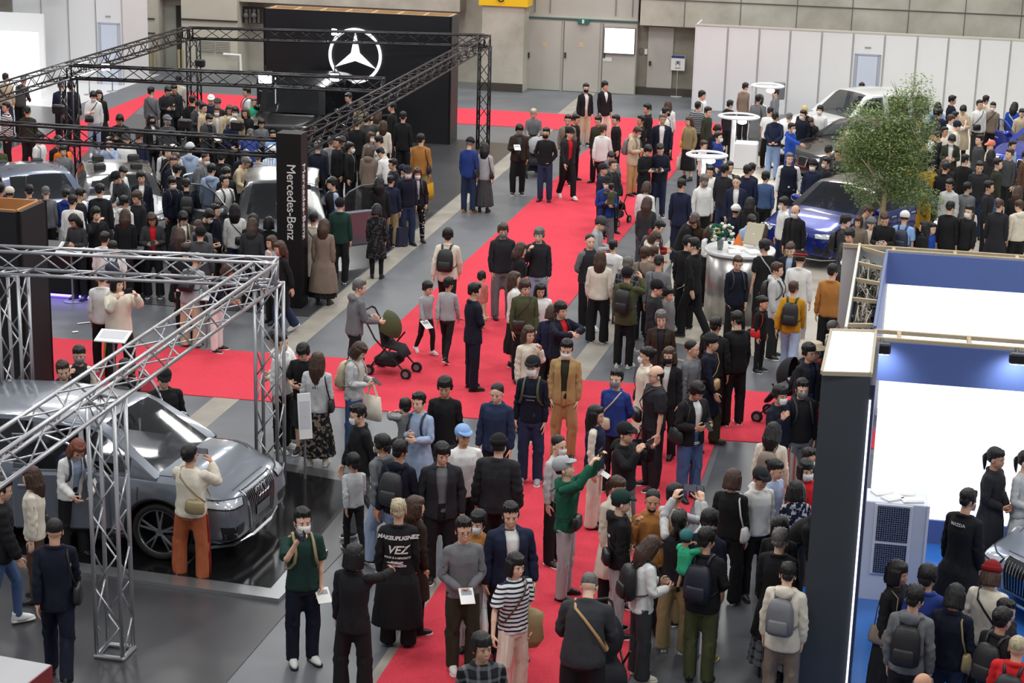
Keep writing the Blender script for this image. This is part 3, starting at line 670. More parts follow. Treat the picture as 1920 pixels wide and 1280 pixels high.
def person(x, y, rz, h=1.70, pose='s', top='sweater:black', bot='trousers:black', hair='short', hc='hblack', extra=(), shoes='black/white', lod='M', label=None, seed=0, group=None,
           yaw=0., pitch=None, bend=None, inner=None, fat=1., z=0., child=False, sit=False, cat='person', tone=None):
    rnd = random.Random(seed*7919+13); NP[0] += 1
    headk = 1.06 if not child else 1.06+.5*max(0, min(1, (1.62-h)/.75)); wf = fat
    sc = h/1.715
    T = solve(pose, wf, rnd, yaw, pitch, sit, bend)
    curl = PO[pose].get('grip', 0)
    tone = rnd.choice((0, 0, 1, 1, 2)) if tone is None else tone
    def place(b, wr=0., kind=None):
        v = b['v'].copy(); v0 = v
        if wf != 1.:
            k = (1-sst(v[:, 2], 1.42, 1.48))*(1-sst(-v[:, 2], -.2, -.05)); v = v*np.stack([1+(wf-1)*k, 1+(wf-1)*1.2*k, np.ones(len(k))], 1)
        if wr: v = v+b['n']*.003; v = wrinkle(b, v, rnd, wr, kind)
        return skin(v, b['W'], T, headk)*sc
    b = base('body', lod, curl)
    irm = plain('iris', (22, 16, 14), .25); lip = plain('lips', (176, 108, 100), .5); ey = plain('eye_white', (214, 206, 200), .3)
    o = bpy.data.objects.new('person', make_mesh('person', b, [skin_mat(tone), ey, irm, lip], place(b))); COL.objects.link(o)
    o.location = (x, y, z); o.rotation_euler = (0, 0, rz)
    tag(o, label, cat, group)
    def part(name, kind, mats, wr=0., rest=False, lo=lod):
        bb = base(kind, lo, 0); q = bpy.data.objects.new(name, make_mesh(name, bb, mats, place(bb, wr, kind), rest)); COL.objects.link(q); q.parent = o; return q
    for spec, isb in ((bot, 1), (inner, 0), (top, 0)):
        if not spec: continue
        k, c = spec.split(':'); m, rest = mat_of(c)
        part(TOPNAME[k], k, [m], .0045 if k != 'inner' else .0, rest)
    sk = shoes.split('/'); boot = 'boot' if sk[0] == 'boot' else 'shoe'
    if boot == 'boot': sk = sk[1:]
    um = fabric(sk[0], 'leather' if sk[0] in ('black', 'brown') else 'fabric'); sm = plain('sole_'+(sk[1] if len(sk) > 1 else 'black'), sk[1] if len(sk) > 1 else 'black', .7)
    for L in 'LR': part(boot, boot+L, [um, sm])
    hat = any(e.startswith(('cap', 'beanie', 'hat', 'bucket')) for e in extra)
    if hat and hair in ('short', 'mop', 'buzz'): hair = 'bald'
    if hair and hair != 'none':
        if hat and hair != 'bald':
            hb = dict(base(hair, lod)); vv = hb['v'].copy(); k_ = sst(vv[:, 2], 1.59, 1.64)*.13; c_ = np.array((0, .02, 1.60)); hb['v'] = vv-(vv-c_)*k_[:, None]
            q = bpy.data.objects.new('hair', make_mesh('hair', hb, [hair_mat(hc)], place(hb))); COL.objects.link(q); q.parent = o
        else: part('hair', hair, [hair_mat(hc)])
    for e in extra:
        k, _, c = e.partition(':')
        if k in ('cap', 'beanie', 'hat', 'bucket'): part({'bucket': 'hat'}.get(k, k), k, [fabric(c or 'black')])
        elif k == 'mask': part('face_mask', 'mask', [fabric(c or 'white')])
        elif k == 'glasses': part('glasses', 'glasses', [plain('glasses_frame', 'black', .3)])
        elif k == 'beard': part('beard', 'beard', [hair_mat(hc)])
    r = Person(); r.o = o; r.T = T; r.sc = sc; r.wf = wf; r.rz = rz; r.loc = (x, y, z); r.headk = headk
    return r
def on_bone(p, bone, q):
    """world position of rest-space point q carried by a bone"""
    R, o_, t = p.T[bone]; v = (R@(np.array(q, float)-o_)+t)*p.sc
    c, s = math.cos(p.rz), math.sin(p.rz)
    return np.array((p.loc[0]+c*v[0]-s*v[1], p.loc[1]+s*v[0]+c*v[1], p.loc[2]+v[2]))
# ------------------------------------------------------------------ vehicles
CARS = []
def paint(name, c, metal=.5, rough=.28): return plain('paint_'+name, c, rough, metal, .5, coat=.8)
def car(name, cx, cy, head, L=4.6, W=1.86, Ht=1.62, col='grey', label='', belt=1.0, hood=.95, cowl=1.15, roof0=.35, roof1=-1.5, tail=-2.0, grille='oval', doors=(), wheels=True, group=None,
        z=0., det=1, roofcol=None, badge=None, hatch=0., bonnet=0., boxy=False):
    """front points along +x of the car; head is the world angle of that direction"""
    t = empty(name, (cx, cy, z), head, label, 'car', group); CARS.append((cx, cy, head, L/2, W/2, name, doors))
    m = col; glass = plain('car_glass', (20, 24, 28), .06, 0, .6, coat=.3, alpha=.62); blk = plain('car_black', (14, 14, 15), .45); trim = plain('chrome', (205, 207, 210), .16, 1.)
    lamp = plain('lamp_clear', (205, 212, 220), .1, .3, .8); tyre = plain('tyre', (22, 22, 23), .75); rim = plain('alloy', (150, 153, 158), .3, .9); red = plain('tail_lamp', (120, 10, 14), .2)
    h = L/2; w2 = W/2
    # ---- lower body
    xs = np.concatenate([[-h, -h+.03, -h+.1, -h+.25], np.linspace(-h+.45, h-.55, 26), [h-.35, h-.2, h-.1, h-.04, h]])
    def zt(x):
        if boxy: return np.interp(x, [-h, -h+.05, cowl, cowl+.05, h-.05, h], [belt, belt, belt, hood+.06, hood, hood-.1])
        return np.interp(x, [-h, -h+.1, -h+.4, roof1, cowl, cowl+.3, (cowl+h)/2, h-.45, h-.15, h-.04, h], [belt-.14, belt-.03, belt, belt+.01, belt-.02, hood+.015, hood-.025, hood-.10, hood-.17, hood-.24, hood-.34])
    def wd(x): 
        e = max(0, (abs(x)-(h-.95))/.95); return w2*(1-(.09 if x > 0 else .07)*e**2-.09*max(0, (abs(x)-(h-.16))/.16)**2)
    def zb(x): return .21+.10*max(0, (abs(x)-(h-.6))/.6)**2
    bz = MB(); rows = []
    for x in xs:
        T_, B, w = float(zt(x)), zb(x), wd(x); hh = T_-B
        half = [(0, B), (.6*w, B), (.9*w, B+.01), (.965*w, B+.07), (.985*w, B+.18*hh+.02), (.99*w, B+.42*hh), (1.0*w, B+.62*hh), (.992*w, B+.78*hh), (.975*w, B+.89*hh), (.945*w, T_-.025), (.90*w, T_-.004), (.80*w, T_+.012), (.72*w, T_+.030), (.3*w, T_+.040), (0, T_+.040)]
        if boxy: half = [(0, B), (.9*w, B), (.98*w, B+.04), (w, B+.3*hh), (w, B+.6*hh), (w, B+.9*hh), (.985*w, T_-.01), (.95*w, T_+.01), (.5*w, T_+.02), (0, T_+.02)]
        rows.append([(x, y, zz) for y, zz in half]+[(x, -y, zz) for y, zz in half[-2:0:-1]])
    n = len(rows[0]); v = [p for r in rows for p in r]
    f = [(i*n+k, (i+1)*n+k, (i+1)*n+(k+1) % n, i*n+(k+1) % n) for i in range(len(rows)-1) for k in range(n)]+[tuple(range(n)), tuple((len(rows)-1)*n+k for k in range(n))[::-1]]
    bz.add(v, f); body = bz.build('body', [m, blk], t, True)
    wb = h-.90; wr = .355 if Ht > 1.5 else .335
    cut = MB()
    for x in (-wb+.05, wb-.03):
        for s in (-1, 1): cut.tube([(x, s*(w2-.30), wr+.01), (x, s*(w2+.2), wr+.01)], wr+.055, 1, 28)
    for (sd, x0, x1, ang) in doors: cut.box(((x0+x1)/2, sd*(w2-.08), .70), (x1-x0-.03, .5, .82), 1)
    co = cut.build('cut', [blk, blk], t)
    for q_ in (co, body):
        bm2 = bmesh.new(); bm2.from_mesh(q_.data); bmesh.ops.recalc_face_normals(bm2, faces=bm2.faces); bm2.to_mesh(q_.data); bm2.free()
    bm_ = body.modifiers.new('b', 'BOOLEAN'); bm_.operation = 'DIFFERENCE'; bm_.object = co; bm_.solver = 'EXACT'
    bpy.context.view_layer.update(); dg = bpy.context.evaluated_depsgraph_get(); nm = bpy.data.meshes.new_from_object(body.evaluated_get(dg)); old = body.data; body.modifiers.clear(); body.data = nm; bpy.data.meshes.remove(old)
    bpy.data.objects.remove(co); nm.set_sharp_from_angle(angle=math.radians(34))
    # ---- greenhouse
    zr = lambda x: np.interp(x, [tail, tail+.12, roof1, (roof0+roof1)/2, roof0, roof0+.18, cowl], [belt+.02, belt+.16, Ht-.07, Ht, Ht-.03, Ht-.09, belt-.01])
    if boxy: zr = lambda x: np.interp(x, [tail, tail+.03, roof0, cowl], [belt+.02, Ht, Ht, belt+.02])
    gx = sorted(set([round(float(q), 3) for q in np.concatenate([np.linspace(tail, roof1, 7), np.linspace(roof1, roof0, 12), np.linspace(roof0, cowl, 9)])]))
    gh = MB(); gm = MB(); rows = []
    for x in gx:
        z1 = float(zr(x)); k = (z1-belt)/(Ht-belt); wb_ = min(wd(x), wd(cowl))*.93; wt = w2*(.735+.03*(x < 0)) if not boxy else w2*.86
        ye = wb_+(wt-wb_)*max(0, min(1, k)); e = ye
        pts = [(wb_+.0, belt-.04), (wb_-.004, belt+.02*min(1, k*4)), (wb_+(ye-wb_)*.86, belt+(z1-belt)*.84), (ye, belt+(z1-belt)*.93), (ye*.93, z1-.028*k), (ye*.8, z1-.008), (ye*.5, z1+.012), (0, z1+.02)]
        rows.append([(x, y, q) for y, q in pts]+[(x, -y, q) for y, q in pts[-2::-1]])
    n = len(rows[0]); V = [p for r in rows for p in r]; gf = []; pf = []
    bp = [roof0-.42, roof1+.62]; opend = [(sd, x0, x1) for sd, x0, x1, a in doors]
    for i in range(len(rows)-1):
        xm = (gx[i]+gx[i+1])/2
        for k in range(n-1):
            q = (i*n+k, (i+1)*n+k, (i+1)*n+k+1, i*n+k+1); kk = min(k, n-2-k); top_ = kk >= 4; gl = False
            if kk == 1: gl = roof1-.1 < xm < roof0+.52 and not any(abs(xm-b) < .07 for b in bp)
            elif top_ and kk >= 5: gl = xm > roof0+.06 or (xm < roof1-.05 and xm > tail+.06)
            elif kk == 4: gl = False
            if boxy and top_: gl = kk >= 5 and xm > roof0
            sd = 1 if k < n//2 else -1
            if kk <= 1 and any(s_ == sd and x0 < xm < x1 for s_, x0, x1 in opend): continue
            (gf if gl else pf).append(q)
    gh.add(V, pf); rm = roofcol or m; ro = gh.build('roof', [rm], t, True); ro.data.set_sharp_from_angle(angle=math.radians(50))
    left = [tuple(q_) for q_ in gf]
    while left:
        isl = [left.pop()]; vs_ = set(isl[0]); grow = True
        while grow:
            grow = [q_ for q_ in left if vs_ & set(q_)]; left = [q_ for q_ in left if not vs_ & set(q_)]; isl += grow
            for q_ in grow: vs_ |= set(q_)
        ids = sorted(vs_); mp_ = {a_: b_ for b_, a_ in enumerate(ids)}; gm = MB(); gm.add([V[a_] for a_ in ids], [tuple(mp_[a_] for a_ in q_) for q_ in isl]); gm.build('window_glass', [glass], t, True)
    # ---- interior
    it = MB(); it.box((-.3, 0, .55), (2.6, W*.80, .3), 0); it.box((cowl-.35, 0, belt-.08), (.4, W*.78, .16), 0)
    so = it.build('cabin_floor', [blk], t)
    if det:
        sm_ = plain('seat_leather', (52, 50, 50), .6)
        for x in (.15, -.9):
            for s in (-1, 1):
                q = MB(); q.box((x, s*.38, .78), (.5, .5, .16), 0, bev=.04); q.box((x-.27, s*.38, 1.05), (.14, .48, .56), 0, bev=.05); q.box((x-.3, s*.38, 1.38), (.09, .26, .16), 0, bev=.04); q.build('car_seat', [sm_], t)
        q = MB(); q.tube([(cowl-.62+.06*math.sin(a), -.38*(1)+.17*math.cos(a), 1.0+.16*math.sin(a)) for a in np.linspace(0, 2*math.pi, 21)[:-1]], .014, 0, 6, closed=True); q.box((cowl-.62, -.38, 1.0), (.05, .3, .03)); q.build('steering_wheel', [blk], t)
    # ---- wheels
    for x in (-wb+.05, wb-.03):
        for s in (-1, 1):
            q = MB(); y = s*(w2-.13)
            prof = [(-.11, wr-.07), (-.115, wr-.02), (-.09, wr), (.09, wr), (.115, wr-.02), (.11, wr-.07)]
            vv = []; K = 32
            for a in np.linspace(0, 2*math.pi, K, endpoint=False):
                for o_, r_ in prof: vv.append((x+r_*math.cos(a), y+o_, wr+r_*math.sin(a)))
            q.add(vv, [(i*6+j, i*6+(j+1) % 6, ((i+1) % K)*6+(j+1) % 6, ((i+1) % K)*6+j) for i in range(K) for j in range(6)])
            wo = q.build('wheel', [tyre], t, True)
            q = MB(); yo = y+s*.085
            q.tube([(x+(wr-.075)*math.cos(a), yo, wr+(wr-.075)*math.sin(a)) for a in np.linspace(0, 2*math.pi, 29)[:-1]], .016, 0, 6, closed=True)
            for i in range(5):
                a = 2*math.pi*i/5+.3
                for da in (-.16, .16): q.cap((x+.04*math.cos(a), yo, wr+.04*math.sin(a)), (x+(wr-.08)*math.cos(a+da), yo-s*.01, wr+(wr-.08)*math.sin(a+da)), .02, .014, 0, 6)
            q.tube([(x, yo-s*.03, wr), (x, yo+s*.014, wr)], .05, 0, 14); q.build('alloy_rim', [rim], wo)
    # ---- face of the car: panels that follow the bodywork
    fx = h; bvh = BVHTree.FromPolygons([tuple(q_.co) for q_ in nm.vertices], [tuple(p_.vertices) for p_ in nm.polygons])
    def hit(o_, d_, off=.008):
        r_ = bvh.ray_cast(Vector(o_), Vector(d_).normalized(), 6)
        return tuple(r_[0]-Vector(d_).normalized()*off) if r_[0] is not None else None
    def patch(nm_, quad, d_, mat, par=t, n=(8, 4), off=.008, edge=None, er=.009, emat=None):
        """quad: four corner points of a panel, thrown along d_ onto the body"""
        A_, B_, C_, D_ = [np.array(c_, float) for c_ in quad]; g_ = []; ok = True
        for j in range(n[1]+1):
            for i in range(n[0]+1):
                u, v_ = i/n[0], j/n[1]; p_ = (A_*(1-u)+B_*u)*(1-v_)+(D_*(1-u)+C_*u)*v_; r_ = hit(p_-np.array(d_)*2, d_, off)
                g_.append(r_ if r_ else tuple(p_))
        q = MB(); w_ = n[0]+1; q.add(g_, [(j*w_+i, j*w_+i+1, (j+1)*w_+i+1, (j+1)*w_+i) for j in range(n[1]) for i in range(n[0])]); o_ = q.build(nm_, [mat], par, True)
        if edge:
            loop = [g_[i] for i in range(w_)]+[g_[j*w_+n[0]] for j in range(1, n[1]+1)]+[g_[n[1]*w_+i] for i in range(n[0]-1, -1, -1)]+[g_[j*w_] for j in range(n[1]-1, 0, -1)]
            q = MB(); q.tube(loop, er, 0, 5, closed=True); q.build(edge, [emat or trim], o_)
        return o_
    def line(nm_, pts, d_, r_=.006, mat=None, n=10):
        out = []
        for a_, b_ in zip(pts[:-1], pts[1:]):
            for k in range(n): p_ = np.array(a_)+(np.array(b_)-np.array(a_))*k/n; q_ = hit(p_-np.array(d_)*2, d_, .001); out += [q_] if q_ else []
        if len(out) > 2: q = MB(); q.tube(out, r_, 0, 4); q.build(nm_, [mat or blk], t)
    FX = (-1, 0, 0); zt_ = float(zt(h))
    if grille == 'oval':
        zh = hood-.16
        go = patch('grille', [(h, -.42, zh), (h, .42, zh), (h, .34, .33), (h, -.34, .33)], FX, plain('grille_dark', (34, 35, 38), .3, .6), edge='grille_surround', er=.014, n=(10, 8))
        q = MB()
        for yy in np.linspace(-.36, .36, 15):
            l_ = [hit((h+1, yy*(.84+.16*(z_-.33)/(zh-.33)), z_), FX, .014) for z_ in np.linspace(.36, zh-.03, 6)]; q.tube([c_ for c_ in l_ if c_], .005, 0, 4)
        q.build('grille_bars', [trim], go)
        if det and badge != 0:
            zb_ = zh-.10; q = MB(); 
            for k in range(4): q.tube([hit((h+1, -.12+k*.08+.055*math.cos(a), zb_+.055*math.sin(a)), FX, .03) for a in np.linspace(0, 2*math.pi, 21)[:-1]], .009, 0, 6, closed=True)
            if badge: q.build('ring_badge', [trim], go); patch('number_plate', [(h, -.2, .56), (h, .2, .56), (h, .2, .44), (h, -.2, .44)], FX, plain('plate', (104, 106, 109), .5), go, off=.03, n=(3, 2))
    elif grille == 'kidney':
        zh = hood-.22
        for s in (-1, 1): patch('kidney_grille', [(h, s*.03, zh), (h, s*.36, zh), (h, s*.30, zh-.24), (h, s*.03, zh-.24)], FX, blk, edge='grille_surround', er=.015, n=(6, 5))
    elif grille == 'star':
        zh = hood-.20; go = patch('grille', [(h, -.5, zh), (h, .5, zh), (h, .42, zh-.26), (h, -.42, zh-.26)], FX, blk, edge='grille_surround', er=.012, n=(8, 5)); zc_ = zh-.13; x_ = hit((h+1, 0, zc_), FX, .02)[0]
        q = MB(); q.tube([(x_, .085*math.cos(a), zc_+.085*math.sin(a)) for a in np.linspace(0, 2*math.pi, 21)[:-1]], .009, 0, 6, closed=True)
        for a in (90, 210, 330): q.cap((x_, 0, zc_), (x_, .08*math.cos(math.radians(a)), zc_+.08*math.sin(math.radians(a))), .012, .003, 0, 6)
        q.box((x_, .27, zc_), (.01, .34, .02)); q.box((x_, -.27, zc_), (.01, .34, .02)); q.build('star_badge', [trim], go)
    if not boxy:
        for s in (-1, 1):
            zl = hood-.22; d_ = (-1, -s*.75, 0)
            patch('headlight', [(h-.05, s*(w2-.46), zl+.02), (h-.30, s*(w2+.02), zl+.07), (h-.28, s*(w2+.02), zl-.03), (h-.05, s*(w2-.44), zl-.07)], d_, lamp, edge='lamp_surround', er=.010, emat=blk, n=(8, 3))
            patch('air_intake', [(h-.02, s*(w2-.44), .47), (h-.2, s*(w2-.1), .50), (h-.2, s*(w2-.14), .33), (h-.02, s*(w2-.38), .30)], d_, blk, n=(6, 3), off=.006)
            line('bonnet_seam', [(cowl-.05, s*w2*.80, 0), (h-.42, s*w2*.76, 0)], (0, 0, -1))
            line('lower_trim', [(wb-.5, s*w2, .33), (-wb+.5, s*w2, .33)], (0, -s, 0), .012, trim, 12)
            for x_ in (-wb+.05, wb-.03):
                rr_ = wr+.075; l_ = [hit((x_+rr_*math.cos(a), s*3, wr+rr_*math.sin(a)), (0, -s, 0), .004) for a in np.linspace(-.25, math.pi+.25, 25)]; l_ = [c_ for c_ in l_ if c_]
                if len(l_) > 3: q = MB(); q.tube(l_, .022, 0, 6, flat=.6); q.build('arch_trim', [blk], t)
        patch('lower_intake', [(h, -.42, .31), (h, .42, .31), (h, .42, .24), (h, -.42, .24)], FX, blk, n=(8, 2))
        line('bonnet_seam', [(h-.16, -.5, 0), (h-.16, .5, 0)], (0, 0, -1))
    for s in (-1, 1):
        if boxy: q = MB(); q.tube([(fx+.0, s*(w2-.22), .82), (fx+.05, s*(w2-.22), .82)], .11, 0, 18); q.build('headlight', [lamp], t)
        q = MB(); q.box((-h+.06, s*(w2-.32), belt-.2), (.16, .5, .10), 0, bev=.03); q.build('tail_light', [red], t)
        if not any(sd == s for sd, *_ in doors):
            q = MB(); q.ell((cowl-.42, s*(w2+.10), belt+.06), (.08, .13, .085), 0, 14, 10); q.cap((cowl-.42, s*(w2-.06), belt-.01), (cowl-.42, s*(w2+.05), belt+.02), .025, .02); q.build('wing_mirror', [m], t, True)
        q = MB(); q.box((0, s*(w2-.02), .26), (2*wb-.95, .05, .08), 0, bev=.02); q.build('side_sill', [blk if det else m], t)
        for hx in (roof0-.34, roof1+.72):
            if not any(sd == s and x0 < hx < x1 for sd, x0, x1, a in doors): q = MB(); q.box((hx, s*(w2+.008), belt-.14), (.2, .03, .035), 0, bev=.012); q.build('door_handle', [trim], t)
        for x in (cowl-.22, roof0-.5, roof1+.5):
            if not any(sd == s and x0-.05 < x < x1+.05 for sd, x0, x1, a in doors): line('door_seam', [(x, s*w2, .38), (x, s*w2, belt-.06)], (0, -s, 0), .005)
    q = MB(); q.tube([(h-.30, -w2*.93, .23), (h-.08, -w2*.72, .22), (h-.0, -.3, .22), (h-.0, .3, .22), (h-.08, w2*.72, .22), (h-.30, w2*.93, .23)], .02, 0, 6); q.build('front_lip', [trim if det else blk], t)
    # ---- open doors
    for (sd, x0, x1, ang) in doors:
        hg = x1; d = empty('door', (hg, sd*(w2-.01), 0), sd*-math.radians(ang)*-1 if False else 0); d.parent = t
        d.rotation_euler = (0, 0, -sd*math.radians(ang)); l = x1-x0
        q = MB(); q.box((-l/2, 0, .68), (l, .09, .72), 0, bev=.03); pn = q.build('door_panel', [m], d)
        q = MB(); q.box((-l/2, -sd*.055, .66), (l*.86, .03, .55), 0, bev=.012); q.build('door_lining', [blk], d)
        front = -.05; arc = [(front, belt+.01)]+[(front-.45-.02*i, belt+.0) for i in range(0)]
        top_ = [(front-.02, belt+.02), (-.42*l, Ht-.22), (-.65*l, Ht-.12), (-l+.03, Ht-.11), (-l+.02, belt+.02)]
        q = MB(); q.tube([(x, -sd*.04, zz) for x, zz in top_], .02, 0, 6, closed=True); q.build('window_frame', [trim if det > 1 else m], d)
        q = MB(); q.add([(x, -sd*.04, zz) for x, zz in top_], [tuple(range(5))]); q.build('window_glass', [glass], d)
        q = MB(); q.box((-l+.18, sd*.06, belt-.14), (.2, .03, .035), 0, bev=.012); q.build('door_handle', [trim], d)
        if x1 > roof0: q = MB(); q.ell((-.2, sd*.13, belt+.06), (.075, .13, .085), 0, 14, 10); q.build('wing_mirror', [m], d, True)
    if hatch:
        q = MB(); q.box((-.45, 0, .02), (.9, W*.78, .04), 0, bev=.015); g = q.build('tailgate', [m], t); g.location = (roof1-.3, 0, Ht-.08); g.rotation_euler = (0, math.radians(hatch), 0)
        q = MB(); q.box((-.42, 0, .045), (.6, W*.62, .01)); q.build('rear_glass', [glass], g)
    if bonnet:
        q = MB(); q.box(((h-cowl)/2-.08, 0, 0), (h-cowl-.3, W*.8, .035), 0, bev=.012); g = q.build('bonnet', [m], t); g.location = (cowl+.05, 0, hood+.02); g.rotation_euler = (0, -math.radians(bonnet), 0)
    return t
# ------------------------------------------------------------------ trusses
def truss_mb(a, b, s=.29, r=.024, rb=.011, step=.42, upv=(0, 0, 1), phase=0):
    """box truss: four chords and zigzag braces from a to b"""
    a = np.array(a, float); b = np.array(b, float); d = b-a; L = np.linalg.norm(d); d /= L; u = np.array(upv, float); u = u-d*(u@d); u /= np.linalg.norm(u); w = np.cross(d, u)
    ch = MB(); br = MB(); k = s/2; c = [(k, k), (-k, k), (-k, -k), (k, -k)]; P_ = lambda i, t: a+d*t+u*c[i % 4][0]+w*c[i % 4][1]
    for i in range(4): ch.tube([P_(i, 0), P_(i, L)], r, 0, 8)
    n = max(1, round(L/step)); st = L/n
    for i in range(4):
        for j in range(n): br.tube([P_(i+(j+phase) % 2, j*st), P_(i+(j+1+phase) % 2, (j+1)*st)], rb, 0, 5)
    for t in (0.02, L-.02):
        for i in range(4): ch.tube([P_(i, t), P_(i+1, t)], r*.9, 0, 6)
    return ch, br
def truss(name, a, b, mat, label, group=None, **k):
    z0 = min(a[2], b[2]); t = empty(name, (a[0], a[1], z0), 0, label, 'truss', group); o = np.array((a[0], a[1], z0))
    ch, br = truss_mb(np.array(a)-o, np.array(b)-o, **k)
    ch.build('truss_chords', [mat], t, True); br.build('truss_braces', [mat], t, True); return t
# ------------------------------------------------------------------ light
wd_ = bpy.data.worlds.new('hall_air'); SC.world = wd_; wd_.use_nodes = True
wd_.node_tree.nodes['Background'].inputs[0].default_value = (.93, .96, 1, 1); wd_.node_tree.nodes['Background'].inputs[1].default_value = .36
def area(name, loc, size, e, col=(1, .985, .95), tgt=None, sy=None):
    l = bpy.data.lights.new(name, 'AREA'); l.energy = e; l.size = size; l.color = col
    if sy: l.shape = 'RECTANGLE'; l.size_y = sy
    o = bpy.data.objects.new(name, l); COL.objects.link(o); o.location = loc
    if tgt is not None: o.rotation_euler = (Vector(tgt)-Vector(loc)).to_track_quat('-Z', 'Y').to_euler()
    return o
for ix, x in enumerate((-13, -3, 7, 17)):
    for y, e_ in ((12, 470), (24, 490), (36, 540), (48, 640), (58, 800)): area('hall_lamp', (x, y, 15), 3.0, e_)
def spot(loc, tgt, e, ang=70, blend=.6, col=(1, 1, 1), r=.08):
    l = bpy.data.lights.new('spot', 'SPOT'); l.energy = e; l.spot_size = math.radians(ang); l.spot_blend = blend; l.color = col; l.shadow_soft_size = r
    o = bpy.data.objects.new('spot', l); COL.objects.link(o); o.location = loc; o.rotation_euler = (Vector(tgt)-Vector(loc)).to_track_quat('-Z', 'Y').to_euler(); return o
SC.view_settings.view_transform = 'Standard'; SC.view_settings.look = 'None'; SC.view_settings.exposure = .12; SC.view_settings.gamma = 1
# ------------------------------------------------------------------ directions of the hall
TA = math.radians(78.2); TB = math.radians(-10.2)
VA = np.array((math.cos(TA), math.sin(TA))); VB = np.array((math.cos(TB), math.sin(TB)))
def flat(name, px, z0, z1, mat, ground=False):
    mb = MB(); mb.poly([(p if ground else at(*p)) for p in px][::-1], z0, z1); return struct(name, mb, mat)
concf = noisy('floor_concrete', (88, 91, 97), (108, 111, 116), .55, .42, .03, 8, .45)
_nt = concf.node_tree; 
flat('floor', [(-30, 8), (30, 8), (30, 75), (-30, 75)], -.2, 0, concf, True)
red = noisy('red_carpet', (204, 62, 76), (216, 72, 88), 40, .95, .25, 3, .1)
def ext(p, q, k):  # point k metres beyond q on the ground line p-q
    a = np.array(at(*p)); b = np.array(at(*q)); d = b-a; return tuple(b+d/np.linalg.norm(d)*k)
G = lambda x, y: at(x, y)
cl1, cl2 = G(706, 1280), G(970, 872); a0 = np.array(cl1); da = np.array(cl2)-a0; da /= np.linalg.norm(da)
def meet(p, d, q, e):
    A = np.array([[d[0], -e[0]], [d[1], -e[1]]]); s = np.linalg.solve(A, np.array(q)-np.array(p)); return tuple(np.array(p)+np.array(d)*s[0])
cb0 = np.array(G(343, 740)); cb1 = np.array(G(891, 785)); dcb = (cb1-cb0)/np.linalg.norm(cb1-cb0)
ct0 = np.array(G(110, 635)); ct1 = np.array(G(640, 672)); dct = (ct1-ct0)/np.linalg.norm(ct1-ct0)
rt0 = np.array(G(1102, 714)); rt1 = np.array(G(1425, 735)); drt = (rt1-rt0)/np.linalg.norm(rt1-rt0)
rb0 = np.array(G(1352, 826)); rb1 = np.array(G(1428, 830)); drb = (rb1-rb0)/np.linalg.norm(rb1-rb0)
r0 = np.array(G(1184, 1262)); r1 = np.array(G(1343, 825)); dr = (r1-r0)/np.linalg.norm(r1-r0)
ul0 = np.array(G(740, 612)); ul1 = np.array(G(1007, 367)); dul = (ul1-ul0)/np.linalg.norm(ul1-ul0)
ur0 = np.array(G(1068, 570)); ur1 = np.array(G(1182, 427)); dur = (ur1-ur0)/np.linalg.norm(ur1-ur0)
fb0 = np.array(G(858, 232)); fb1 = np.array(G(1290, 258)); dfb = (fb1-fb0)/np.linalg.norm(fb1-fb0)
ft0 = np.array(G(858, 203)); ft1 = np.array(G(1290, 228)); dft = (ft1-ft0)/np.linalg.norm(ft1-ft0)
Z1 = .012
carp = MB()
def cp(mb, pts, m=0): mb.poly(pts, 0, Z1, m)
pA = tuple(a0-da*3); pB = meet(a0, da, cb0, dcb); pC = tuple(cb0-dcb*14); pD = tuple(ct0-dct*14); pE = meet(ct0, dct, ul0, dul); pF = meet(ul0, dul, fb0, dfb)
pG = tuple(fb0-dfb*15); pH = tuple(ft0-dft*15); pI = tuple(ft1+dft*1.2); pJ = tuple(fb1+dfb*1.2); pK = meet(ur0, dur, fb0, dfb); pL = meet(ur0, dur, rt0, drt); pM = tuple(rt1+drt*1.7); pN = tuple(rb1+drb*1.7); pO = meet(r0, dr, rb0, drb); pP = tuple(r0-dr*3)
la0 = np.array(G(270, 179)); la1 = np.array(G(195, 209)); dla = (la1-la0)/np.linalg.norm(la1-la0); lb0 = np.array(G(235, 226)); lb1 = np.array(G(151, 297)); dlb = (lb1-lb0)/np.linalg.norm(lb1-lb0)
poly = [pA, pB, pC, pD, pE, pF, meet(lb0, dlb, fb0, dfb), tuple(lb1+dlb*22), tuple(la1+dla*30), meet(la0, dla, ft0, dft), pI, pJ, pK, pL, pM, pN, pO, pP]
m_ = MB(); m_.poly(poly[::-1], 0, Z1); m_.f[0] = m_.f[0]; rc = m_.build('red_carpet', red); tag(rc, 'red carpet laid along the aisles between the car stands', 'carpet')
# trench strips and darker stand floors
strip = noisy('trench_cover', (138, 133, 124), (158, 152, 142), 1.6, .6, .05)
def stripline(name, p, q, w, k0=0, k1=0):
    a = np.array(at(*p)); b = np.array(at(*q)); d = (b-a)/np.linalg.norm(b-a); n_ = np.array((-d[1], d[0])); a = a-d*k0; b = b+d*k1
    mb = MB(); mb.poly([tuple(a-n_*w/2), tuple(b-n_*w/2), tuple(b+n_*w/2), tuple(a+n_*w/2)], 0, .004); return struct(name, mb, strip)
stripline('trim_1', (566, 628), (862, 379), .42, 9, 30); stripline('trim_2', (720, 1275), (862, 1060), .34, 4, 6)
stripline('trim_3', (1090, 690), (1128, 640), .4, 1, 30); stripline('trim_4', (1400, 700), (1180, 655), .1)
darkf = noisy('stand_floor', (56, 56, 60), (66, 66, 70), .8, .32, .0, 5, .5); blackf = plain('stand_tile', (22, 22, 24), .13, 0, .6)
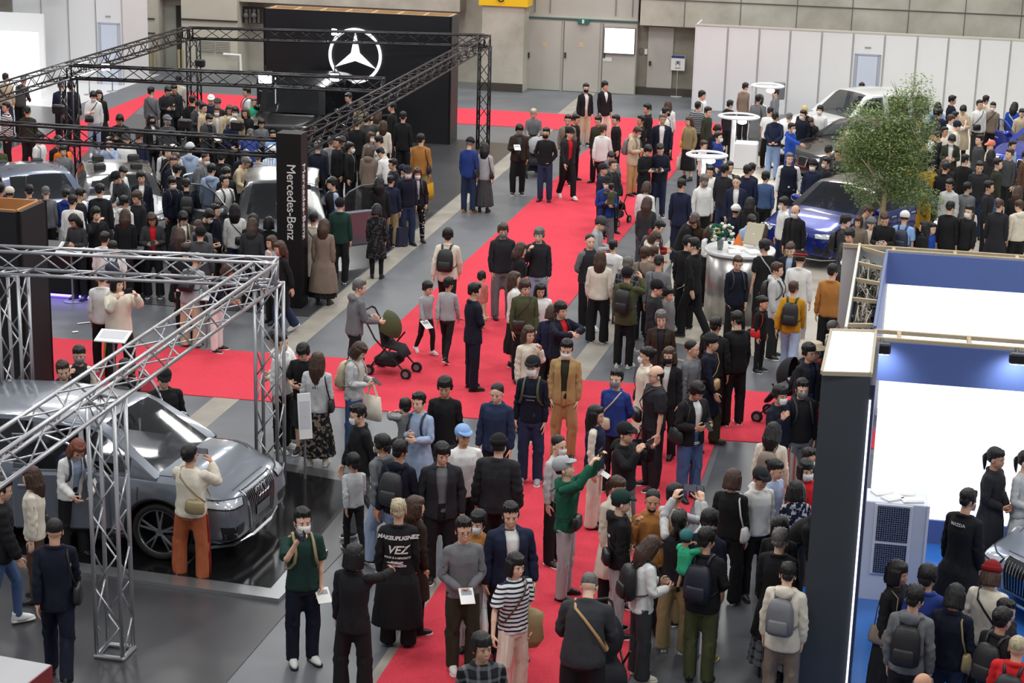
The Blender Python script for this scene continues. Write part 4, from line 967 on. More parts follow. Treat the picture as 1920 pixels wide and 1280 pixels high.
sa = np.array(at(566, 628)); sb = np.array(at(862, 379)); sd_ = (sb-sa)/np.linalg.norm(sb-sa); sn = np.array((-sd_[1], sd_[0]))
bl = np.array(at(290, 572)); 
def gpoly(name, pts, z1, mat): mb = MB(); mb.poly([tuple(p) for p in pts][::-1], 0, z1); return struct(name, mb, mat)
m0 = meet(sa+sn*.25, sd_, bl, VB)
gpoly('stand_floor_1', [np.array(m0), np.array(m0)-VB*16, np.array(m0)-VB*16+VA*21.2, sa+sn*.25+sd_*20.5], .009, darkf)
# near left stand
e0 = np.array(at(420, 1278)); e1 = np.array(at(672, 1008)); e2 = np.array(at(560, 880))
n1 = np.array(at(676, 905)); gpoly('stand_floor_2', [np.array(at(415, 1285))-VA*1.5, np.array(at(545, 1140)), np.array(at(700, 975)), np.array(at(755, 905)), np.array(at(530, 868))-VB*0, np.array(at(530, 868))-VB*12, np.array(at(415, 1285))-VA*1.5-VB*12], .008, darkf)
s0 = np.array(at(20, 1045)); s1 = np.array(at(508, 1110)); s2 = np.array(at(560, 1040)); sdir = (s1-s0)/np.linalg.norm(s1-s0); s1b = s1
mb = MB(); q = [s0-sdir*6, s1, s1+VA*3.6, s0-sdir*6+VA*5.0]; mb.poly([tuple(p) for p in q][::-1], 0, .06)
stg = mb.build('car_stage', [blackf]); tag(stg, 'low glossy black platform under the grey car in the truss frame', 'platform')
alu = plain('aluminium', (188, 190, 193), .28, .85); 
mb = MB(); nn = np.array((sdir[1], -sdir[0])); mb.poly([tuple(p) for p in (s0-sdir*6, s0-sdir*6+nn*.26, s1+nn*.26+sdir*.2, s1)], 0, .055); 
mb.poly([tuple(p) for p in (s1, s1+nn*.26+sdir*.2, s1+VA*1.3+sdir*.28, s1+VA*1.3)], 0, .055)
rp = mb.build('stage_edge_ramp', [alu]); tag(rp, 'brushed aluminium edge strip along the black car platform', 'ramp')
jt = MB()
for k in (1.2, 3.0): 
    p = s1-sdir*k; jt.poly([tuple(x) for x in (p, p+sdir*.02, p+sdir*.02+VA*1.6, p+VA*1.6)], .06, .062)
j = jt.build('platform_joint', [alu], stg)
# right stands
creamf = noisy('cream_floor', (186, 178, 164), (204, 197, 184), .5, .25, 0, 5, .5)
c0 = np.array(at(1200, 660)); 
gpoly('stand_floor_3', [np.array(at(1245, 640)), np.array(at(1440, 672)), np.array(at(1440, 672))+VB*9, np.array(at(1440, 672))+VB*9+VA*30, np.array(at(1300, 420))+VA*15, np.array(at(1268, 420))], .009, creamf)
bluef = noisy('blue_floor', (44, 98, 178), (60, 120, 198), .5, .16, 0, 4, .6)
mz = np.array(at(1780, 984)); gpoly('stand_floor_4', [mz-VB*1.75, mz+VB*9, mz+VB*9-VA*7, mz-VB*1.75-VA*7], .05, bluef)
gpoly('stand_floor_5', [np.array(at(1352, 828)), np.array(at(1352, 828))-VA*11, np.array(at(1352, 828))-VA*11+VB*9, np.array(at(1352, 828))+VB*9], .003, noisy('dark_aisle', (74, 77, 82), (88, 91, 96), .6, .38, .02))
bf = noisy('light_floor', (196, 197, 199), (212, 213, 215), .5, .4, 0)
wl_ = at(150, 195); gpoly('stand_floor_6', [np.array(at(60, 255)), np.array(at(150, 195)), np.array(at(300, 140))+0, np.array(at(300, 140))-VB*25, np.array(at(60, 255))-VB*14], .006, bf)
# ------------------------------------------------------------------ far side of the hall
fw0 = np.array(at(1190, 178)); WB = np.array((math.cos(math.radians(-11)), math.sin(math.radians(-11)))); WN = np.array((-WB[1], WB[0]))
def wallpt(px, off=0.):
    """u along the far wall plane (shifted off metres toward the camera) of pixel column px near y=120"""
    X, Y, Z = ray(px, 130); o = fw0-WN*off; s = np.linalg.solve(np.array([[X, -WB[0]], [Y, -WB[1]]]), o); return s[1]
def wz(px, py, off=0.):
    u = wallpt(px, off); p = fw0-WN*off+WB*u; X, Y, Z = ray(px, py); t = (p@WN)/(X*WN[0]+Y*WN[1]); return H+Z*t
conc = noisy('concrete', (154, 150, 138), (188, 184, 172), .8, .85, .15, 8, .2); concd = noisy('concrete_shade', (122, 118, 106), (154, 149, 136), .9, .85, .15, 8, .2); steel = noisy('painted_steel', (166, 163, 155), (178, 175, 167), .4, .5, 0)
def wbox(mb, x0, x1, z0, z1, off0, off1, m=0):
    """box on the far wall between pixel columns, standing off0..off1 metres out of its plane"""
    u0, u1 = wallpt(x0, off1), wallpt(x1, off1); c = fw0+WB*(u0+u1)/2-WN*(off0+off1)/2
    mb.box((c[0], c[1], (z0+z1)/2), (abs(u1-u0), abs(off1-off0), z1-z0), m, rz=math.radians(-11)); return mb
mb = MB(); wbox(mb, -600, 2500, 0, 12, -1.2, -.9); struct('wall_back', mb, [conc])
ztop = wz(1100, 35)
mb = MB(); wbox(mb, 1196, 2400, wz(1250, 48), 12, -.9, .25); struct('wall_upper', mb, [conc])
mb = MB(); wbox(mb, -600, 860, wz(600, 15)+.1, 12, -.9, .1); struct('wall_upper_left', mb, [conc])
mb = MB()
for xx in (1278, 1382, 1487, 1590, 1695, 1800, 1905): wbox(mb, xx-.7, xx+.7, wz(1250, 48), 12, .24, .262)
wbox(mb, 1196, 2400, wz(1600, 14)-.02, wz(1600, 14)+.02, .24, .265); struct('trim_5', mb, [plain('joint', (92, 90, 86), .9)])
mb = MB(); wbox(mb, 902, 980, 0, 12, -.9, .9); struct('pillar_1', mb, [conc])
mb = MB(); wbox(mb, 902, 980, 0, .28, .88, .93); wbox(mb, 1192, 1300, 0, .25, -.3, -.15); struct('baseboard_back', mb, [plain('skirting', (62, 56, 50), .8)])
mb = MB(); wbox(mb, 895, 986, wz(940, 11, .9), wz(940, 11, .9)+1.2, .1, .98); s = mb.build('hanging_sign', [plain('sign_yellow', (232, 186, 24), .5)]); tag(s, 'yellow hanging sign with a black mark on the concrete pillar', 'sign')
p_ = fw0+WB*wallpt(934, .98)-WN*1.0; mb = MB(); mb.tube([(p_[0]-.12, p_[1], wz(934, 2, .98)+.1), (p_[0]+.02, p_[1]-.004, wz(934, 2, .98)-.01), (p_[0]+.14, p_[1]-.02, wz(934, 2, .98)+.03)], .022, 0, 6); mb.build('arrow_mark', [plain('ink', 'black', .6)], s)
# steel folding doors
zt_ = wz(1100, 42); mb = MB(); wbox(mb, 985, 1192, 0, zt_+.15, -.3, 0); wbox(mb, 985, 1192, zt_+.15, 8, -.3, -.1); struct('wall_steel', mb, [steel])
mb = MB()
for xx in (1000, 1028, 1150, 1181): wbox(mb, xx-.6, xx+.6, zt_+.25, 6, -.1, -.07)
struct('trim_6', mb, [plain('cable_grey', (110, 110, 108), .7)])
dk = plain('door_gap', (88, 86, 82), .8); handle = plain('handle', (70, 68, 66), .4, .6)
for i, (a_, b_) in enumerate(((988, 1050), (1056, 1122), (1129, 1190))):
    mb = MB(); wbox(mb, a_, b_, .02, zt_, 0, .03); d = struct('door_%d' % (i+1), mb, [noisy('steel_leaf', (168, 165, 157), (180, 177, 169), .5, .45, 0)])
    mb = MB(); wbox(mb, a_-1.2, a_, .02, zt_, 0, .035); mb.build('door_frame', [dk], d)
    mb = MB(); wbox(mb, a_+1, a_+4, wz(a_+3, 108), wz(a_+3, 98), .03, .08); mb.build('door_handle', [handle], d)
    if i < 2:
        mb = MB(); wbox(mb, a_+28, a_+36, wz(a_+30, 88), wz(a_+30, 79), .03, .034); mb.build('warning_label', [plain('label_tan', (196, 176, 140), .6)], d)
mb = MB(); wbox(mb, 985, 1192, wz(1100, 40)+.02, wz(1100, 38)+.04, 0, .04); mb.build('trim_7', [plain('green_rail', (52, 92, 86), .5)]); bpy.data.objects['trim_7']['kind'] = 'structure'
mb = MB(); wbox(mb, 1080, 1101, wz(1090, 44), wz(1090, 35), .04, .12); s = mb.build('exit_sign', [plain('exit_green', (30, 104, 92), .5)]); tag(s, 'small green exit sign above the grey steel doors', 'sign')
mb = MB(); wbox(mb, 1088, 1092, wz(1090, 43), wz(1090, 36), .12, .125); mb.build('pictogram', [plain('picto', (210, 220, 214), .5)], s)
mb = MB(); wbox(mb, 1130.5, 1188, wz(1160, 101, .1), wz(1160, 52, .1), .05, .12); s = mb.build('display_screen', [plain('dark_bezel', (40, 40, 42), .5)]); tag(s, 'blank glowing white screen hung on the right steel door', 'screen')
mb = MB(); wbox(mb, 1131.5, 1187, wz(1160, 100, .1), wz(1160, 53, .1), .12, .13); mb.build('screen_panel', [plain('screen_white', (250, 250, 250), .5, emit=(255, 255, 255), estr=1.1)], s)
mb = MB(); wbox(mb, 1130, 1146, wz(1135, 114), wz(1135, 107), .03, .036); s = mb.build('notice', [plain('notice_white', (222, 222, 218), .6)]); tag(s, 'small white notice under the bright screen on the door', 'notice')
# concrete recess with single door
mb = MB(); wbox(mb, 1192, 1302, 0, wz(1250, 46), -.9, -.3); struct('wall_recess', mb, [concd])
mb = MB(); wbox(mb, 1213, 1260, .02, wz(1235, 52), -.3, -.22); d = struct('door_4', mb, [steel]); mb = MB(); wbox(mb, 1216, 1220, wz(1218, 124), wz(1218, 116), -.22, -.17); mb.build('door_handle', [handle], d)
mb = MB(); wbox(mb, 1198, 1203, wz(1200, 103), wz(1200, 92), -.3, -.24); wbox(mb, 1207, 1212, wz(1200, 103), wz(1200, 93), -.3, -.24, 1); s = mb.build('alarm_box', [plain('alarm', (112, 104, 98), .5), plain('notice_white', 'white')]); tag(s, 'grey switch box with white plate left of the recessed door', 'switch box')
# sign stand with an intake arrow notice
px_, py_ = at(1268, 181); t = empty('sign_stand', (px_, py_, 0), TB, 'white notice with blue header on a thin floor stand', 'sign')
mb = MB(); mb.cyl((0, 0, 0), .2, .02); mb.cyl((0, 0, 0), .012, .95, 0, 8); mb.build('stand', [steel], t)
hs = hgt(1268, 181, 132); mb = MB(); mb.box((0, 0, hs+.25), (.46, .03, .50)); b = mb.build('notice_board', [plain('notice_white', 'white')], t)
mb = MB(); mb.box((0, -.018, hs+.45), (.44, .006, .09)); mb.build('header_band', [plain('header_blue', (46, 62, 122), .5)], b)
mb = MB(); [mb.box((x, -.018, hs+.24), (w, .006, h_)) for x, w, h_ in ((-.06, .02, .16), (.06, .02, .16))]; mb.box((0, -.018, hs+.26), (.05, .006, .1)); [mb.box((-.08+i*.04, -.018, hs+.08), (.025, .006, .03)) for i in range(5)]; mb.build('pictogram', [plain('ink', 'black')], b)
# system-panel partition on the right
whitep = noisy('system_panel', (216, 218, 220), (225, 227, 228), .3, .5, 0); postm = plain('panel_post', (172, 174, 174), .5, .1)
pw0 = np.array(at(1301, 205)); pdir = WB
def partition(name, label, p0, pd, xs_px, hgt_, refy, doorat=None, posts=True, mat=whitep):
    def uu(px):
        X, Y, Z = ray(px, refy); return np.linalg.solve(np.array([[X, -pd[0]], [Y, -pd[1]]]), p0)[1]
    us = [uu(x) for x in xs_px]; an = math.atan2(pd[1], pd[0]); t = empty(name, (p0[0], p0[1], 0), an, label, 'partition')
    t['kind'] = 'structure'; nn = 0
    for i in range(len(us)-1):
        mb = MB(); w = us[i+1]-us[i]; mb.box(((us[i]+us[i+1])/2, 0, hgt_/2), (w-.05, .04, hgt_)); mb.build('wall_panel', [mat], t)
        mb = MB(); mb.box((us[i+1], -.01, hgt_/2), (.03, .06, hgt_)); mb.build('panel_post', [postm], t)
        if doorat is not None and i == doorat:
            mb = MB(); mb.box(((us[i]+us[i+1])/2, -.03, .98), (w*.62, .03, 1.96)); d = mb.build('door_leaf', [plain('bluish_door', (196, 206, 222), .4)], t)
            mb = MB(); [mb.box(((us[i]+us[i+1])/2+s*w*.37, -.03, 1.0), (w*.1, .035, 2.0)) for s in (-1, 1)]; mb.box(((us[i]+us[i+1])/2, -.03, 2.0), (w*.84, .035, .05)); mb.build('door_frame', [plain('door_frame_grey', (168, 174, 188), .4, .2)], d)
            mb = MB(); mb.box(((us[i]+us[i+1])/2-.02, -.03, 2.22), (w*.2, .01, .05)); mb.build('notice_strip', [plain('strip_grey', (150, 150, 150), .6)], t)
    mb = MB(); mb.box(((us[0]+us[-1])/2, -.01, hgt_+.02), (us[-1]-us[0], .07, .05)); mb.build('top_rail', [plain('rail_cream', (196, 194, 182), .5)], t)
    mb = MB(); mb.box((us[0], .9, hgt_/2), (.04, 1.8, hgt_)); mb.build('end_panel', [mat], t)
    return t
partition('wall_right', 'white system panel partition with a pale blue door under the concrete', pw0, WB, [1301, 1361, 1420, 1478, 1537, 1596, 1655, 1716, 1774, 1833, 1891, 1950, 2010, 2070], 2.66, 130, 5)
# left partition: runs toward the camera on its left part
pl = np.array(at(232, 160)); t = partition('wall_left', 'white system panel partition with a door left of the black wall', pl, WB, [30, 82, 132, 183, 232], 3.2, 130, 3)
pb = np.array(at(40, 175)); hA = at(83, 188)
mb = MB(); q0 = np.array(at(232, 160)); q1 = np.array(at(277, 148)); 
mb.poly([tuple(p) for p in (q0, q0+WB*.05, q1+WB*.05, q1)][::-1], 0, 3.3); struct('wall_left_return', mb, [whitep])
# bright booth at the far left
bb0 = np.array(at(76, 190)); mb = MB(); c = bb0-WB*2.6; mb.box((c[0], c[1], 1.05), (5.2, .1, 2.1), rz=math.radians(-11)); s = mb.build('light_wall', [plain('light_wall', (240, 240, 240), .5, emit=(255, 255, 255), estr=1.0)]); tag(s, 'glowing white backlit wall behind two standing visitors at far left', 'light wall')
c2 = np.array(at(48, 180))-WB*2.6+WN*1.5; mb = MB(); mb.box((c2[0], c2[1], 1.2), (5.2, .1, 2.4), rz=math.radians(-11)); s = mb.build('light_wall', [plain('white_wall', (222, 223, 224), .5)]); tag(s, 'taller glowing white wall behind the low one at far left', 'light wall')  # plain white surface without emission, unlike the low wall
# concrete bay between the left partition and the black wall
mb = MB(); wbox(mb, 275, 300, 0, 12, -.9, .2); wbox(mb, 300, 345, 0, 12, -.9, -.4); struct('wall_bay_left', mb, [conc])
mb = MB(); wbox(mb, 306, 332, 0, wz(320, 12), -.4, -.36); struct('door_5', mb, [plain('door_green_grey', (150, 152, 142), .6)])
mb = MB(); wbox(mb, 333, 344, 0, wz(320, 12), -.4, -.35); wbox(mb, 450, 496, wz(470, 45), wz(470, 14), -.3, -.25); struct('trim_8', mb, [plain('dark_recess', (52, 50, 46), .9)])
mb = MB(); wbox(mb, 342, 446, 0, 3.6, -.9, .3); struct('wall_plant_room', mb, [noisy('plant_wall', (176, 172, 158), (190, 186, 172), .5, .6, 0)])
mb = MB(); wbox(mb, 342, 446, wz(390, 38, .3)-.02, wz(390, 38, .3)+.03, .3, .36); wbox(mb, 278, 292, wz(285, 36, .2), wz(285, 34, .2), .2, .24); wbox(mb, 278, 292, wz(285, 63, .2), wz(285, 61, .2), .2, .24); struct('trim_9', mb, [plain('dark_recess', (52, 50, 46), .9)])
for k, (a_, b_) in enumerate(((376, 401), (404, 431))):
    t = MB(); wbox(t, a_, b_, wz(400, 97, .3), wz(400, 75, .3), .3, .33)
    s = t.build('louvre_vent', [plain('louvre', (160, 158, 146), .6)]); tag(s, ('left', 'right')[k]+' louvred vent panel in the cream plant room wall', 'vent', 'louvre vents')
    t = MB(); z0, z1 = wz(400, 97, .3), wz(400, 75, .3)
    for i in range(7): wbox(t, a_, b_, z0+(z1-z0)*(i+.2)/7, z0+(z1-z0)*(i+.5)/7, .33, .37)
    t.build('louvre_blade', [plain('louvre_l', (178, 176, 166), .6)], s)
mb = MB(); o = fw0+WB*wallpt(446, .5)-WN*.5; w_ = plain('pipe_white', (226, 226, 224), .4)
mb.tube([(o[0]-.5, o[1]+.1, wz(446, 103, .5)), (o[0]+.1, o[1]-.05, wz(446, 103, .5)), (o[0]+.12, o[1]-.06, 0.0)], .05, 0, 10); s = mb.build('drain_pipe', [w_]); tag(s, 'white bent pipe beside the cream plant room wall', 'pipe')
for k, xx in enumerate((286, 339, 425)):
    X_, Y_ = at(xx, 132+k*1.5); t = MB(); t.cyl((-.06, 0, 0), .05, .75, 0, 12); t.cyl((.08, 0, 0), .05, .75, 0, 12); s = t.build('bollard', [plain('bollard_beige', (150, 140, 110), .6)], loc=(X_, Y_, 0)); tag(s, ('paired beige bollards left of the green grey door', 'paired beige bollards right of the green grey door', 'paired beige bollards under the louvred vents')[k], 'bollard', 'bollards by the back wall')
# valves and pipes in the dark recess
mb = MB()
for i, xx in enumerate((455, 463, 470, 478, 486)): 
    o = fw0+WB*wallpt(xx, -.2)+WN*.2; mb.tube([(o[0], o[1], wz(xx, 44)), (o[0], o[1], wz(xx, 18))], .05+.02*(i % 2), 0, 8)
    if i % 2: mb.ell((o[0], o[1]-.1, wz(xx, 30)), (.1, .06, .1))
s = mb.build('pipe_cluster', [plain('valve', (96, 94, 92), .5, .4)]); tag(s, 'grey valves and pipes in the dark recess beside the black wall', 'pipes')
# ------------------------------------------------------------------ black star wall
B0 = np.array(at(843, 272)); hB = 3.52; blk2 = noisy('black_panel', (26, 27, 31), (31, 32, 36), .5, .35, 0, 3, .5)
t = empty('star_wall', (B0[0], B0[1], 0), TB, 'tall black freestanding wall carrying the big white three pointed star', 'display wall')
wid = 5.35; dep = .95
mb = MB(); mb.box((-wid/2, .03, hB/2), (wid, .06, hB)); mb.build('front_panel', [blk2], t)
mb = MB(); mb.box((-.03, dep/2, hB/2), (.06, dep, hB)); mb.box((-wid+.03, dep/2, hB/2), (.06, dep, hB)); mb.build('side_panel', [plain('black_side', (44, 45, 46), .5)], t)
wood = noisy('timber', (190, 150, 104), (208, 172, 128), 3, .7, .05)
mb = MB(); mb.box((-wid/2, dep-.05, hB-.04), (wid, .05, .08)); mb.box((-wid/2, .09, hB-.04), (wid-.1, .05, .08))
for k in range(8): mb.box((-wid+.1+k*(wid-.2)/7, dep/2, hB-.05), (.05, dep-.1, .08))
mb.build('timber_frame', [wood], t)
sx = None
def bwp(px, py):
    n_ = np.array((-VB[1], VB[0])); X, Y, Z = ray(px, py); tt = (B0@n_)/(X*n_[0]+Y*n_[1]); p = np.array((X*tt, Y*tt)); return (p-B0)@VB, H+Z*tt
cxs, czs = bwp(667, 104); r_s = abs(bwp(715, 104)[0]-cxs)*.985
glow = plain('star_glow', (240, 242, 245), .3, emit=(250, 252, 255), estr=1.0)
st = empty('star_emblem', (0, 0, 0)); st.parent = t
mb = MB(); mb.tube([(cxs+r_s*math.cos(a), -.07, czs+r_s*math.sin(a)) for a in np.linspace(0, 2*math.pi, 61)[:-1]], .042, 0, 8, closed=True); mb.build('ring', [glow], st)
for k in range(3):
    a = math.radians(90+120*k); mb = MB(); tip = (cxs+r_s*.93*math.cos(a), -.06, czs+r_s*.93*math.sin(a)); c_ = (cxs, -.17, czs)
    l_ = (cxs+r_s*.20*math.cos(a+math.pi/3), -.05, czs+r_s*.20*math.sin(a+math.pi/3)); r_ = (cxs+r_s*.20*math.cos(a-math.pi/3), -.05, czs+r_s*.20*math.sin(a-math.pi/3))
    tb = (tip[0], -.03, tip[2]); mb.add([c_, l_, tip, r_, (cxs, -.02, czs), (l_[0], -.02, l_[2]), (r_[0], -.02, r_[2]), tb], [(0, 1, 2), (0, 2, 3), (1, 5, 7, 2), (2, 7, 6, 3), (4, 7, 5), (4, 6, 7), (0, 3, 6, 4), (0, 4, 5, 1)]); mb.build('star_point', [glow], st)
# ------------------------------------------------------------------ pylons and counters
lett = plain('lettering_white', (222, 222, 220), .4)
def pylon(px, py, w, d, h_, rz, mat, label, name='brand_pylon'):
    X, Y = at(px, py); t = empty(name, (X, Y, 0), rz, label, 'pylon'); mb = MB(); mb.box((0, d/2, h_/2), (w, d, h_)); mb.build('column_body', [mat], t); return t
pyl = pylon(543, 578, .46, .40, 3.22, TB, plain('pylon_black', (20, 20, 21), .5, spec=.3), 'slim black pylon with vertical white brand lettering at the stand corner')
mt = Matrix.Translation((.04, -.008, 1.98))@Matrix.Rotation(math.pi/2, 4, 'X')@Matrix.Rotation(-math.pi/2, 4, 'Z')
text_obj('lettering', 'Mercedes-Benz', .235, lett, mt, pyl, depth=.004, spacing=.95)
mt = Matrix.Translation((.238, .14, 1.98))@Matrix.Rotation(math.pi/2, 4, 'Z')@Matrix.Rotation(math.pi/2, 4, 'X')@Matrix.Rotation(-math.pi/2, 4, 'Z')
text_obj('lettering', 'Mercedes-Benz', .235, lett, mt, pyl, depth=.004, spacing=.95)
# open-topped black box at the left
hK = hgt(53, 752, 399); K0 = np.array(at(53, 752)); t = empty('black_tower', (K0[0], K0[1], 0), TB, 'square black tower with an open timber lined top at the left edge', 'tower')
kw, kd = 1.35, .95
mb = MB(); mb.box((-kw/2, .03, hK/2), (kw, .06, hK)); mb.box((-kw/2, kd-.03, hK/2), (kw, .06, hK)); mb.box((-.03, kd/2, hK/2), (.06, kd, hK)); mb.box((-kw+.03, kd/2, hK/2), (.06, kd, hK)); mb.box((-kw/2, kd/2, hK-.4), (kw-.1, kd-.1, .04)); mb.build('tower_panel', [plain('tower_black', (33, 33, 36), .6, spec=.3)], t)
mb = MB(); mb.box((-kw/2, .09, hK-.1), (kw-.1, .04, .24)); mb.box((-kw/2, kd-.09, hK-.1), (kw-.1, .04, .24)); mb.box((-.09, kd/2, hK-.1), (.04, kd-.1, .24)); mb.box((-kw+.09, kd/2, hK-.1), (.04, kd-.1, .24)); mb.build('timber_lining', [noisy('timber2', (176, 116, 66), (200, 142, 90), 3, .7, .05)], t)
# reception desk with blue glow
R0 = np.array(at(250, 568)); hr = hgt(250, 568, 480); DESKH = hr; t = empty('reception_desk', (R0[0], R0[1], 0), TB, 'long black reception desk with a violet light strip along its foot', 'desk')
mb = MB(); mb.box((-2.3, .35, hr/2+.03), (4.6, .6, hr-.1)); mb.build('desk_body', [plain('desk_black', (14, 14, 16), .3)], t); mb = MB(); mb.box((-2.3, .35, hr), (4.7, .7, .05), bev=.01); mb.build('desk_top', [plain('desk_grey', (58, 59, 62), .35)], t)
mb = MB(); mb.box((-2.3, .06, .03), (4.6, .03, .035)); mb.build('light_strip', [plain('violet_glow', (110, 90, 240), .5, emit=(110, 90, 240), estr=7)], t)
ar_ = area('strip_lamp', (R0[0]-VB[0]*2.0-VA[0]*.12, R0[1]-VB[1]*2.0-VA[1]*.12, .12), 3.2, 5, (.38, .3, 1), sy=.08); ar_.rotation_euler = (math.radians(-25), 0, TB)
# silver oval counter
cx_, cy_ = at(1385, 612); hC = hgt(1372, 604, 474)
t = empty('oval_counter', (cx_+.02, cy_+.62, 0), TB, 'brushed silver oval counter with a white top, flowers and leaflets', 'counter')
mb = MB(); mb.rings([(0, 0, 0, .60, .62), (0, 0, hC-.04, .60, .62)], 0, 48, sq=2.3); mb.build('counter_body', [noisy('brushed_metal', (160, 158, 156), (188, 187, 186), 6, .3, 0, stretch=(1, 1, .05), metal=.75)], t, 'x')
mb = MB(); mb.rings([(0, 0, hC-.04, .64, .66), (0, 0, hC, .64, .66)], 0, 48, sq=2.3); mb.build('counter_top', [plain('counter_white', (214, 216, 220), .15)], t)
CT = (cx_+.02, cy_+.62, hC)
# grey-white block at lower left
X, Y = at(96, 1290); w0 = np.array(at(97, 1245, 1.0)); t = empty('display_block', (w0[0], w0[1], 0), TB-.12, 'pale grey display block with a dark red side in the lower left corner', 'block')
mb = MB(); mb.box((-1, -.4, .5), (2, .8, 1.0), bev=.01); mb.build('block_body', [plain('block_grey', (176, 176, 180), .5)], t); mb = MB(); mb.box((.003, -.4, .5), (.012, .79, .99)); mb.build('side_panel', [plain('block_red', (122, 38, 42), .4)], t)
# ------------------------------------------------------------------ truss frames
sil = plain('truss_silver', (184, 186, 190), .3, .75); blt = plain('truss_black', (34, 34, 37), .4, .3)
TZ = 3.02
CA = np.array(at(216, 1226)); CB_ = np.array(at(508, 922)); cn = lambda p, z: (p[0], p[1], z)
dAB = (CB_-CA)/np.linalg.norm(CB_-CA); CC = np.array(at(22, 488, TZ))
def rotup(d): return (0, 0, 1)
G1 = 'silver truss frame around the grey car'
truss('truss_column', cn(CA, .0), cn(CA, TZ-.15), sil, 'silver truss column standing nearest in the lower left', G1, upv=(dAB[0], dAB[1], 0))
truss('truss_column', cn(CB_, 0), cn(CB_, TZ-.15), sil, 'silver truss column in front of the grey car grille', G1, upv=(dAB[0], dAB[1], 0))
truss('truss_column', cn(CC, 0), cn(CC, TZ-.15), sil, 'silver truss column against the black tower at the left', G1, upv=(dAB[0], dAB[1], 0))
truss('truss_beam', cn(CC-(CB_-CC)*.3, TZ), cn(CB_+(CB_-CC)*.03, TZ), sil, 'silver truss beam crossing above the black desk', G1, s=.3)
truss('truss_beam', cn(CA-dAB*5, TZ), cn(CB_-dAB*.15, TZ), sil, 'silver truss beam slanting over the grey car roof', G1, s=.3)
for k in (CA, CB_, CC):
    mb = MB(); [mb.cap((a, b, .03), (c, d, .03), .03, .03) for a, b, c, d in ((-.15, -.15, .15, -.15), (.15, -.15, .15, .15), (.15, .15, -.15, .15), (-.15, .15, -.15, -.15))]
    s = mb.build('base_frame', [sil], loc=(k[0], k[1], 0), rz=math.atan2(dAB[1], dAB[0])); 
    par = [o for o in bpy.data.objects if o.name.startswith('truss_column') and abs(o.location.x-k[0])+abs(o.location.y-k[1]) < .01][0]; s.parent = par; s.location = (0, 0, 0)
BZ = 2.85; far = np.array(at(905, 279)); BZ = hgt(905, 279, 76); P_f = np.array(at(543, 578))+VA*.2
G2 = 'black truss frame over the star stand'
dS = (far-P_f)/np.linalg.norm(far-P_f); LS = np.linalg.norm(far-P_f)
zS = hgt(545, 572, 262)-.05
truss('truss_column', cn(far, 0), cn(far, BZ-.15), blt, 'black truss column at the right of the black star wall', G2, upv=(dS[0], dS[1], 0))
truss('truss_beam', cn(P_f, zS-.1), cn(far, BZ), blt, 'long black truss beam running from the pylon to the far column', G2)
fl_ = np.array(at(366, 207)); 
def onz(px, py, z): return np.array(at(px, py, z))
LFz = BZ; cL = onz(352, 62, BZ)
truss('truss_beam', cn(cL, BZ), cn(far, BZ), blt, 'black truss beam passing in front of the big star ring', G2)
truss('truss_column', cn(cL+VB*.15, 0), cn(cL+VB*.15, BZ-.15), blt, 'black truss column behind the crowd left of the star', G2, upv=(dS[0], dS[1], 0))
kL = onz(-40, 190, BZ); truss('truss_beam', cn(onz(-330, 275, BZ), BZ), cn(cL, BZ), blt, 'black truss beam rising from the left edge to the back column', G2)
m1 = onz(128, 134, BZ); m2 = onz(720, 160, BZ); truss('truss_beam', cn(m1, BZ), cn(m2, BZ), blt, 'black truss beam across the middle with bright floodlights', G2)
truss('truss_column', cn(m1+VB*.0, 0), cn(m1, BZ-.15), blt, 'black truss column beside the visitor in a white hoodie', G2, upv=(dS[0], dS[1], 0))
f1 = onz(-330, 225, zS-.1); truss('truss_beam', cn(f1, zS-.1), cn(P_f-VB*.2, zS-.1), blt, 'black truss beam running left from the lettered pylon', G2)
# floodlights on the trusses
lampm = plain('flood_glow', (255, 255, 255), .3, emit=(235, 240, 255), estr=14)
def flood(px, py, z, label, e, tgt, r=.10):
    X, Y = at(px, py, z); tgt = (X+.3, Y-9, 1.2); d = np.array(tgt)-np.array((X, Y, z)); rz = math.atan2(d[1], d[0])-math.pi/2+math.pi
    t = empty('floodlight', (X, Y, z), rz, label, 'floodlight'); mb = MB(); mb.box((0, .10, 0), (r*2.4, .2, r*2), bev=.03); mb.box((0, .22, .0), (r*1.4, .08, r)); mb.cap((0, .12, 0), (0, .12, .25), .015); mb.build('lamp_housing', [blt], t)
    mb = MB(); mb.box((0, -.01, 0), (r*2.1, .03, r*1.7), bev=.01); mb.build('lamp_lens', [lampm], t)
    spot((X+d[0]*.06, Y+d[1]*.06, z-.05), tgt, e, 95, .8)
ct_ = at(560, 330)
flood(629, 60, BZ, 'glowing floodlight on the back truss beam at the star ring top', 150, (*at(700, 300), 1)); flood(627, 145, BZ-.1, 'glowing floodlight on the middle truss beam below the star', 150, (*at(700, 330), 1)); flood(497, 146, BZ-.1, 'large glowing floodlight on the middle truss beam left of the star', 200, (*at(520, 330), 1), .14); flood(198, 126, BZ-.15, 'small glowing floodlight on the middle truss beam at the left', 140, (*at(220, 330), 1), .09)
for px, py, lb in ((110, 205, 'black unlit floodlight on the front black truss at the far left'), (347, 232, 'black unlit floodlight on the front truss beside bowed heads'), (445, 235, 'black unlit floodlight on the front truss by the white cap'), (375, 118, 'black unlit floodlight at the back truss corner column')):
    z = zS+.08 if py > 150 else BZ-.2; X, Y = at(px, py, z); t = empty('floodlight', (X, Y, z), -.4, lb, 'floodlight'); mb = MB(); mb.box((0, 0, 0), (.26, .14, .18), bev=.03); mb.box((0, .08, -.06), (.1, .1, .1)); mb.build('lamp_housing', [blt], t)
